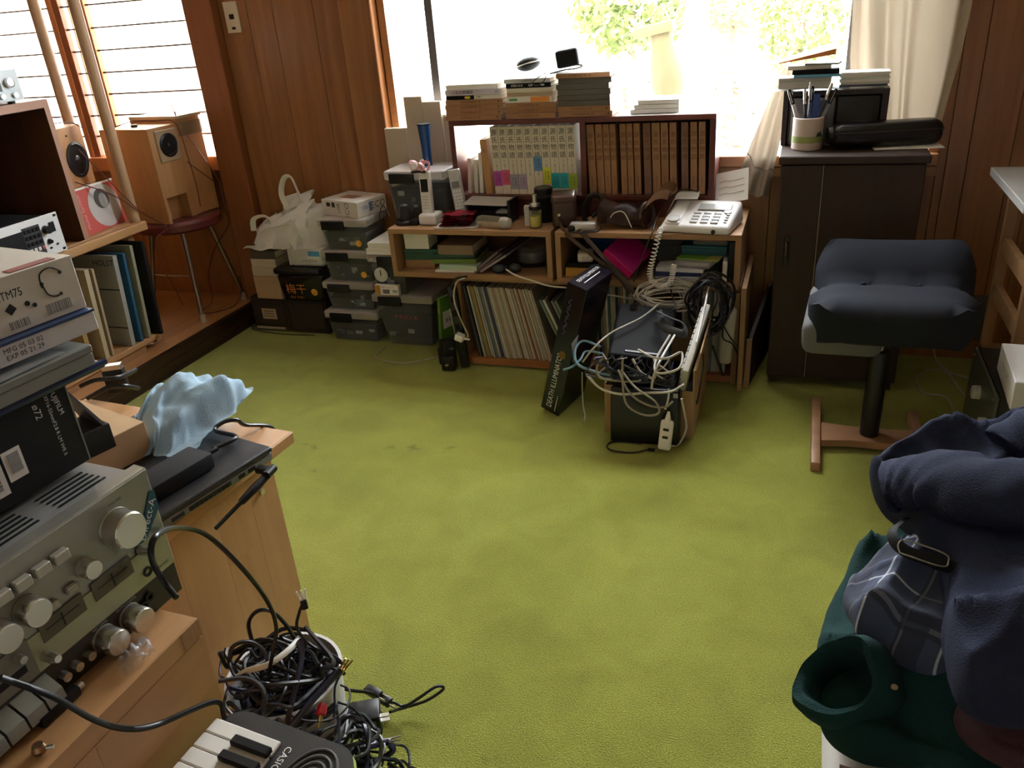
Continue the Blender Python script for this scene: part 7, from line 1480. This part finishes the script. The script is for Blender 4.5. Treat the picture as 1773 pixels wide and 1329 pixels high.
for k in range(46):
    r0 = rr.uniform(0.025, 0.085); ph = rr.uniform(0, 6.28); cx_, cy_ = -0.795 + rr.uniform(-0.035, 0.03), 0.838 + rr.uniform(-0.035, 0.03)
    z_ = rr.uniform(0.17, 0.30); el = rr.uniform(0.4, 1.2); tz = rr.uniform(-0.6, 0.6)
    pts = []
    for i in range(10):
        t = i * rr.uniform(0.55, 0.75); q_ = r0 * (0.8 + 0.4 * rr.random())
        pts.append((cx_ + q_ * math.cos(ph + t), cy_ + q_ * el * math.sin(ph + t), z_ + 0.05 * tz * math.sin(ph + t) + rr.uniform(-0.015, 0.02)))
    pts = [off_wall(p, True) for p in pts]
    m_ = (M_CABLEB, M_CABLEB, M_CABLEB, M_CABLEN, M_CABLEB, M_DARK)[k % 6]
    cable({M_CABLEB: 'black', M_CABLEN: 'navy', M_DARK: 'dark grey'}[m_] + ' cable tangled in and over the white bin', pts, rr.uniform(0.0018, 0.0042), m_, GBN, 5, 4)
GFL = 'cables spilling beside the bin'
for k in range(78):
    t_ = rr.random(); cx_ = -0.80 + 0.17 * t_ + rr.uniform(-0.03, 0.03); cy_ = 0.74 + 0.06 * t_ + rr.uniform(-0.07, 0.075)
    zmax = 0.285 * (1 - t_) ** 0.8 + 0.05
    r0 = rr.uniform(0.02, 0.062); ph = rr.uniform(0, 6.28); z_ = rr.uniform(0.35, 1.0) * zmax; tl = rr.uniform(-0.7, 0.7)
    pts = [(cx_ + r0 * math.cos(ph + i * 0.62) * rr.uniform(0.8, 1.2), cy_ + r0 * math.sin(ph + i * 0.62) * rr.uniform(0.8, 1.2), max(0.006, z_ + tl * r0 * math.sin(ph + i * 0.62) + rr.uniform(-0.012, 0.012))) for i in range(9)]
    pts = [off_wall(p, False) for p in pts]
    m_ = (M_CABLEB, M_CABLEB, M_CABLEN, M_CABLEB, M_DARK)[k % 5]
    cable({M_CABLEB: 'black', M_CABLEN: 'navy', M_DARK: 'dark grey'}[m_] + ' cable in the heap spilling from the bin onto the carpet', pts, rr.uniform(0.002, 0.0045), m_, GFL, 5, 4)
EX = [('thick black cable arching from the amplifier to the bin', [(-0.615, 0.525, 0.732), (-0.635, 0.534, 0.740), (-0.642, 0.533, 0.767), (-0.645, 0.540, 0.785), (-0.655, 0.564, 0.784), (-0.741, 0.672, 0.700), (-0.760, 0.732, 0.640), (-0.744, 0.763, 0.560), (-0.746, 0.797, 0.470), (-0.748, 0.804, 0.410), (-0.760, 0.794, 0.360), (-0.780, 0.794, 0.310)], 0.0036, M_CABLEB),
      ('black cable looped above the bin beside the cabinet', [(-0.850, 0.848, 0.300), (-0.860, 0.861, 0.340), (-0.838, 0.865, 0.370), (-0.812, 0.871, 0.370), (-0.794, 0.877, 0.340), (-0.782, 0.877, 0.310)], 0.0036, M_CABLEB),
      ('second black loop standing out left of the bin', [(-0.848, 0.771, 0.360), (-0.848, 0.779, 0.320), (-0.844, 0.796, 0.350), (-0.825, 0.815, 0.350), (-0.805, 0.821, 0.330), (-0.787, 0.809, 0.300)], 0.0036, M_CABLEB),
      ('off-white flat cable crossing over the bin', [(-0.841, 0.762, 0.300), (-0.813, 0.779, 0.320), (-0.776, 0.795, 0.330), (-0.761, 0.833, 0.330), (-0.766, 0.873, 0.320)], 0.0052, M_CABLEW),
      ('navy ribbon cable hanging across the front of the bin', [(-0.756, 0.858, 0.330), (-0.739, 0.835, 0.320), (-0.725, 0.796, 0.310), (-0.716, 0.755, 0.290), (-0.726, 0.750, 0.260)], 0.009, M_CABLEN),
      ('navy cable with gold tips sticking out of the bin', [(-0.715, 0.738, 0.260), (-0.698, 0.769, 0.280), (-0.685, 0.807, 0.290), (-0.670, 0.840, 0.300)], 0.006, M_CABLEN),
      ('black lead rising at the cabinet corner with white connector', [(-0.698, 0.887, 0.260), (-0.727, 0.877, 0.290), (-0.758, 0.876, 0.310), (-0.770, 0.876, 0.340), (-0.762, 0.881, 0.370), (-0.753, 0.887, 0.390)], 0.003, M_CABLEB),
      ('black lead reaching out over the carpet in a long loop', [(-0.685, 0.978, 0.050), (-0.678, 1.019, 0.020), (-0.635, 1.041, 0.030), (-0.605, 1.060, 0.050), (-0.617, 1.053, 0.060), (-0.644, 1.025, 0.050), (-0.674, 1.015, 0.030), (-0.696, 1.010, 0.040)], 0.0032, M_CABLEB),
      ('black lead running from the bin to the mains plugs', [(-0.760, 0.934, 0.140), (-0.754, 0.967, 0.100), (-0.737, 0.996, 0.070), (-0.726, 1.008, 0.050)], 0.0036, M_CABLEB),
      ('thin grey lead swinging in a wide curve before the bin', [(-0.813, 0.796, 0.300), (-0.752, 0.767, 0.280), (-0.708, 0.761, 0.260), (-0.673, 0.788, 0.240), (-0.657, 0.818, 0.240), (-0.671, 0.853, 0.240), (-0.693, 0.860, 0.240)], 0.0018, M_DARK),
      ('navy thick cable curving at the foot of the heap with silver tip', [(-0.687, 0.804, 0.100), (-0.684, 0.841, 0.100), (-0.665, 0.876, 0.080), (-0.646, 0.899, 0.070)], 0.007, M_CABLEN),
      ('second navy cable curving round the heap end', [(-0.683, 0.829, 0.070), (-0.659, 0.867, 0.050), (-0.633, 0.889, 0.060), (-0.640, 0.894, 0.070)], 0.006, M_CABLEN),
      ('black lead falling from the heap over the mains adapter', [(-0.704, 0.856, 0.200), (-0.690, 0.874, 0.170), (-0.677, 0.881, 0.130), (-0.689, 0.894, 0.060)], 0.0022, M_CABLEB)]
for lab, pts, r_, m_ in EX: cable(lab, pts, r_, m_, flat=(0.35 if 'ribbon' in lab or 'flat' in lab else 1.0))
ma = thing('mains_adapter', 'black square mains adapter lying on the cable heap with two pins', 'adapter', (-0.710, 0.938, 0.045), R(28))
obj('body', B().box(-0.036, 0.026, -0.026, 0.026, 0, 0.048, 0.004, 2), M_BLACK, ma)
obj('label', B().box(-0.004, 0.018, -0.0266, -0.0258, 0.01, 0.04), M_GREY, ma, smooth=0)
for z_ in (0.018, 0.03): obj('pin', B().box(0.026, 0.042, -0.010, -0.002, z_, z_ + 0.002), M_METAL, ma, smooth=0)
for k, (p_, lab) in enumerate((((-0.741, 1.021, 0.040), 'upper black mains plug lying beside the bin'), ((-0.721, 1.022, 0.025), 'lower black mains plug lying beside the bin'))):
    t = thing('mains_plug', lab, 'plug', p_, R(-15))
    obj('body', B().box(-0.026, 0.014, -0.009, 0.009, -0.008, 0.008, 0.003, 2), M_BLACK, t)
    for y_ in (-0.005, 0.005): obj('pin', B().box(0.014, 0.03, y_ - 0.0008, y_ + 0.0008, -0.003, 0.003), M_METAL, t, smooth=0)
rp = thing('phono_plug', 'red phono plug with gold tip on the cable heap', 'plug', (-0.682, 0.792, 0.270), R(-60))
obj('sleeve', B().lathe([(0.006, 0), (0.0085, 0.006), (0.0085, 0.018), (0.006, 0.02)], 16, axis=(0.8, -0.2, -0.35)), plain('phono_red', (0.42, 0.01, 0.03), 0.35), rp)
obj('tip', B().lathe([(0.004, 0.02), (0.004, 0.03), (0.0016, 0.031), (0.0016, 0.04)], 12, axis=(0.8, -0.2, -0.35)), plain('gold', (0.6, 0.45, 0.2), 0.25, metal=1), rp)
for k, (p_, lab, d_) in enumerate((((-0.669, 0.843, 0.300), 'gold multi-pin tips at the end of the navy cable over the bin', (0.4, 0.3, 0.55)), ((-0.644, 0.900, 0.070), 'silver tip at the end of the thick navy cable', (0.9, 0.3, 0.1)), ((-0.753, 0.887, 0.390), 'white frayed connector rising above the bin at the cabinet corner', (-0.2, 0.2, 0.9)))):
    t = thing('cable_tip', lab, 'connector', p_)
    d = Vector(d_).normalized(); e_ = d.orthogonal().normalized()
    for j in range(3): obj('contact', B().cyl(e_ * 0.004 * (j - 1), d * 0.022 + e_ * 0.007 * (j - 1), 0.0022, 0.0015, 8), (plain('gold', (0.6, 0.45, 0.2), 0.25, metal=1), M_METAL, M_WHITE)[k], t)
    obj('ferrule', B().cyl(-d * 0.012, d * 0.004, 0.006, n=12), (plain('gold', (0.6, 0.45, 0.2), 0.25, metal=1), M_METAL, M_BLACK)[k], t)
# ================================================================== clothes on the bed
def in_poly(P_, x, y):
    c = False
    for (x0_, y0_), (x1_, y1_) in zip(P_, P_[1:] + P_[:1]):
        if (y0_ > y) != (y1_ > y) and x < (x1_ - x0_) * (y - y0_) / (y1_ - y0_) + x0_: c = not c
    return c
def garment(name, label, cat, outline, zb, zt, mat, folds, seed, thick=0.05, caps=(), n=44):
    """soft heap: plan outline (world xy), rounded rim, folded top"""
    cx_ = sum(p[0] for p in outline) / len(outline); cy_ = sum(p[1] for p in outline) / len(outline)
    C = catmull([Vector((p[0] - cx_, p[1] - cy_, 0)) for p in outline + outline[:2]], 8)
    C = C[:-8]
    m_ = len(C); t = thing(name, label, cat, (cx_, cy_, zb))
    def f(u, v):
        a = C[int(round(u * m_)) % m_]
        s_ = min(1.0, v / 0.62) if v < 0.62 else 1.0
        if v < 0.62:
            r = v / 0.62; p = a * r; e = max(0.0, 1 - r ** 2.6)
            z = thick + (zt(cx_ + p.x, cy_ + p.y) - zb - thick) * min(1, e * 1.6) if True else 0
        else:
            k_ = (v - 0.62) / 0.38; ang = k_ * PI
            r = 1.0 + 0.35 * thick / max(0.05, a.length) * math.sin(ang) - 0.12 * max(0, k_ - 0.55)
            p = a * r; z = thick * (0.5 + 0.5 * math.cos(ang))
        q = Vector((p.x, p.y, z))
        fo = 0.0
        for dx, dy, fr, am_, ph in folds: fo += am_ * (1 - abs(math.sin((p.x * dx + p.y * dy) * fr + ph + 1.5 * noise.noise((p.x * 5, p.y * 5, seed))))) ** 1.6
        nz = 0.02 * noise.noise((p.x * 9 + seed, p.y * 9, z * 9)) + 0.006 * noise.noise((p.x * 30, p.y * 30, seed))
        w = 1.0 if v < 0.62 else max(0.15, 1 - (v - 0.62) / 0.38)
        q.z += (fo + nz) * w
        q += Vector((nz, -nz, 0)) * 0.5
        for P_, zc_ in caps:
            if in_poly(P_, cx_ + q.x, cy_ + q.y): q.z = min(q.z, zc_ - zb + 0.004)
        q.z = max(q.z, 0.0)
        return q
    o = obj('cloth', B().sheet(f, m_, n), mat, t, smooth=80)
    t['cx'] = cx_; t['cy'] = cy_; t['zb'] = zb
    return t
M_FLEECE = plain('green_fleece', (0.010, 0.040, 0.038), 0.95, bump=0.5, bscale=420, spec=0.15)
M_NAVF = plain('navy_flannel', (0.024, 0.029, 0.058), 0.95, bump=0.4, bscale=420, spec=0.15)
M_MAROON = plain('maroon_knit', (0.06, 0.022, 0.028), 0.95, bump=0.4, bscale=300)
XY = lambda *L: [(p[0], p[1]) for p in L]
flo = XY((0.189, 1.179, 0.470), (0.134, 1.092, 0.470), (0.111, 0.987, 0.470), (0.092, 0.906, 0.470), (0.082, 0.845, 0.470), (0.087, 0.784, 0.470), (0.126, 0.762, 0.470), (0.188, 0.764, 0.470), (0.281, 0.713, 0.470), (0.373, 0.815, 0.470), (0.403, 1.072, 0.470), (0.319, 1.234, 0.470), (0.244, 1.240, 0.470))
plo = XY((0.110, 0.926, 0.560), (0.149, 1.006, 0.560), (0.199, 1.073, 0.560), (0.250, 1.064, 0.560), (0.282, 0.995, 0.560), (0.249, 0.866, 0.560), (0.207, 0.825, 0.560), (0.176, 0.827, 0.560), (0.149, 0.842, 0.560), (0.120, 0.858, 0.560))
nlo = XY((0.145, 1.099, 0.620), (0.177, 1.174, 0.620), (0.244, 1.211, 0.620), (0.340, 1.223, 0.620), (0.445, 1.228, 0.620), (0.428, 1.013, 0.620), (0.329, 0.762, 0.620), (0.248, 0.716, 0.620), (0.201, 0.728, 0.620), (0.200, 0.816, 0.620), (0.216, 0.915, 0.620), (0.198, 1.003, 0.620), (0.174, 1.045, 0.620))
mlo = XY((0.219, 0.763, 0.550), (0.240, 0.799, 0.550), (0.287, 0.820, 0.550), (0.354, 0.803, 0.550), (0.321, 0.710, 0.550), (0.267, 0.717, 0.550), (0.230, 0.731, 0.550))
GF = garment('green_fleece', 'dark green fleece jacket lying lowest in the clothes heap', 'jacket', flo, 0.431, lambda x, y: 0.49 + 0.05 * math.exp(-((x - 0.3) ** 2 + (y - 0.75) ** 2) / 0.05), M_FLEECE, [(1, 0.5, 14, 0.03, 0.3), (0.3, 1, 19, 0.022, 1.2)], 2.0, 0.06, [(plo, 0.53), (mlo, 0.52), (nlo, 0.575)])
_g = Vector((GF['cx'], GF['cy'], GF['zb']))
def cuff(u, v):
    a = u * 2 * PI
    prof = ((0.060, -0.055), (0.064, -0.02), (0.061, 0.010), (0.053, 0.026), (0.043, 0.018), (0.038, -0.01), (0.036, -0.05))
    k_ = v * 6; i_ = min(int(k_), 5); f_ = k_ - i_
    r_ = prof[i_][0] * (1 - f_) + prof[i_ + 1][0] * f_; h_ = prof[i_][1] * (1 - f_) + prof[i_ + 1][1] * f_
    r_ *= 1 + 0.10 * noise.noise((math.cos(a) * 1.5, math.sin(a) * 1.5, 2.0)) + (0.018 * math.sin(34 * a) if h_ < 0 and v < 0.5 and math.sin(a) > 0 else 0)
    p = Vector((r_ * math.cos(a), 0.78 * r_ * math.sin(a), h_ + 0.012 * math.sin(a * 2 + 1)))
    return tuple(Matrix.Rotation(R(-38), 3, 'Y') @ (Matrix.Rotation(R(16), 3, 'X') @ p))
cfo = obj('cuff', B().sheet(cuff, 72, 18), M_FLEECE, GF, Vector((0.095, 0.794, 0.525)) - _g, (0, 0, R(20)), smooth=80)
obj('button', B().lathe([(0.004, 0), (0.004, 0.002)], 12), plain('amber_button', (0.4, 0.28, 0.15), 0.4), GF, Vector((0.148, 0.779, 0.545)) - _g)
garment('plaid_shirt', 'navy plaid shirt with white lines crumpled between fleece and hoodie', 'shirt', plo, 0.53, lambda x, y: 0.575 + 0.02 * math.exp(-((x - 0.25) ** 2 + (y - 0.9) ** 2) / 0.02), plaid_mat(), [(1, -0.7, 24, 0.028, 0.6), (0.4, 1, 38, 0.018, 0.2)], 5.0, 0.035, [(nlo, 0.575)])
HD = garment('navy_hoodie', 'navy flannel hooded sweatshirt heaped on top of the clothes', 'sweatshirt', nlo, 0.575, lambda x, y: 0.635 + 0.05 * math.exp(-((x - 0.42) ** 2 + (y - 0.95) ** 2) / 0.03), M_NAVF, [(0.7, 1, 15, 0.05, 0.2), (1, -0.5, 21, 0.035, 0.9), (1, 0.2, 34, 0.012, 0.4)], 8.0, 0.06)
_o = Vector((HD['cx'], HD['cy'], HD['zb']))
def sleeve_tube(P_, r0_, r1_, seed, hollow=False):
    P_ = catmull([Vector(p) - _o for p in P_], 7); b_ = B(); rings = []
    for i, p in enumerate(P_):
        t_ = (P_[min(i + 1, len(P_) - 1)] - P_[max(i - 1, 0)]).normalized(); a_ = t_.cross(Vector((0, 0, 1))).normalized(); c_ = a_.cross(t_)
        r_ = r0_ + (r1_ - r0_) * i / (len(P_) - 1)
        rings.append([b_.bm.verts.new(p + (a_ * math.cos(x_) * 1.25 + c_ * math.sin(x_) * 0.75) * r_ * (1 + 0.22 * noise.noise((math.cos(x_) * 1.3 + i * 0.35, math.sin(x_) * 1.3, seed + i * 0.12)))) for x_ in [2 * PI * j / 22 for j in range(22)]])
    if hollow:
        for i_, k_ in ((-1, 0.93), (-2, 0.84), (-4, 0.78), (-7, 0.70)):
            src = rings[len(P_) + i_]; c_ = sum((v_.co for v_ in src), Vector()) / len(src)
            rings.append([b_.bm.verts.new(c_ + (v_.co - c_) * k_) for v_ in src])
    return b_.skin(rings)
SLV = obj('sleeve', sleeve_tube([(0.309, 0.985, 0.690), (0.248, 0.998, 0.690), (0.201, 1.032, 0.675), (0.163, 1.050, 0.655), (0.146, 1.052, 0.645)], 0.058, 0.036, 3.0, True), M_NAVF, HD, smooth=80)
obj('hood', sleeve_tube([(0.298, 1.119, 0.690), (0.330, 1.139, 0.710), (0.373, 1.141, 0.700), (0.381, 1.071, 0.680)], 0.03, 0.045, 7.0), M_NAVF, HD, smooth=80)
bk_ = thing('belt_strap', 'dark strap with slim metal buckle between hoodie and plaid shirt', 'belt', (0.186, 0.935, 0.635), (R(14), R(0), R(-24)))
obj('strap', B().tube([(-0.055, 0.05, 0.0), (-0.06, 0.0, 0.01), (-0.03, -0.03, 0.012), (0.02, -0.03, 0.01), (0.06, -0.02, 0.0)], 0.011, 8, 6, 0.25), M_BLACKM, bk_)
obj('buckle', B().tube([(-0.03, -0.045, 0.018), (0.035, -0.04, 0.016), (0.042, -0.025, 0.016), (0.03, -0.012, 0.018), (-0.03, -0.015, 0.02), (-0.038, -0.03, 0.02), (-0.03, -0.045, 0.018)], 0.0015, 6, 4), plain('dull_brass', (0.22, 0.2, 0.15), 0.4, metal=0.9), bk_)
bk_.scale = (0.72, 0.72, 0.72)
garment('maroon_sweater', 'maroon sweater peeking out under the navy hoodie', 'sweater', mlo, 0.52, lambda x, y: 0.575, M_MAROON, [(1, 0.6, 25, 0.012, 0.1)], 3.0, 0.03, [(nlo, 0.575)])
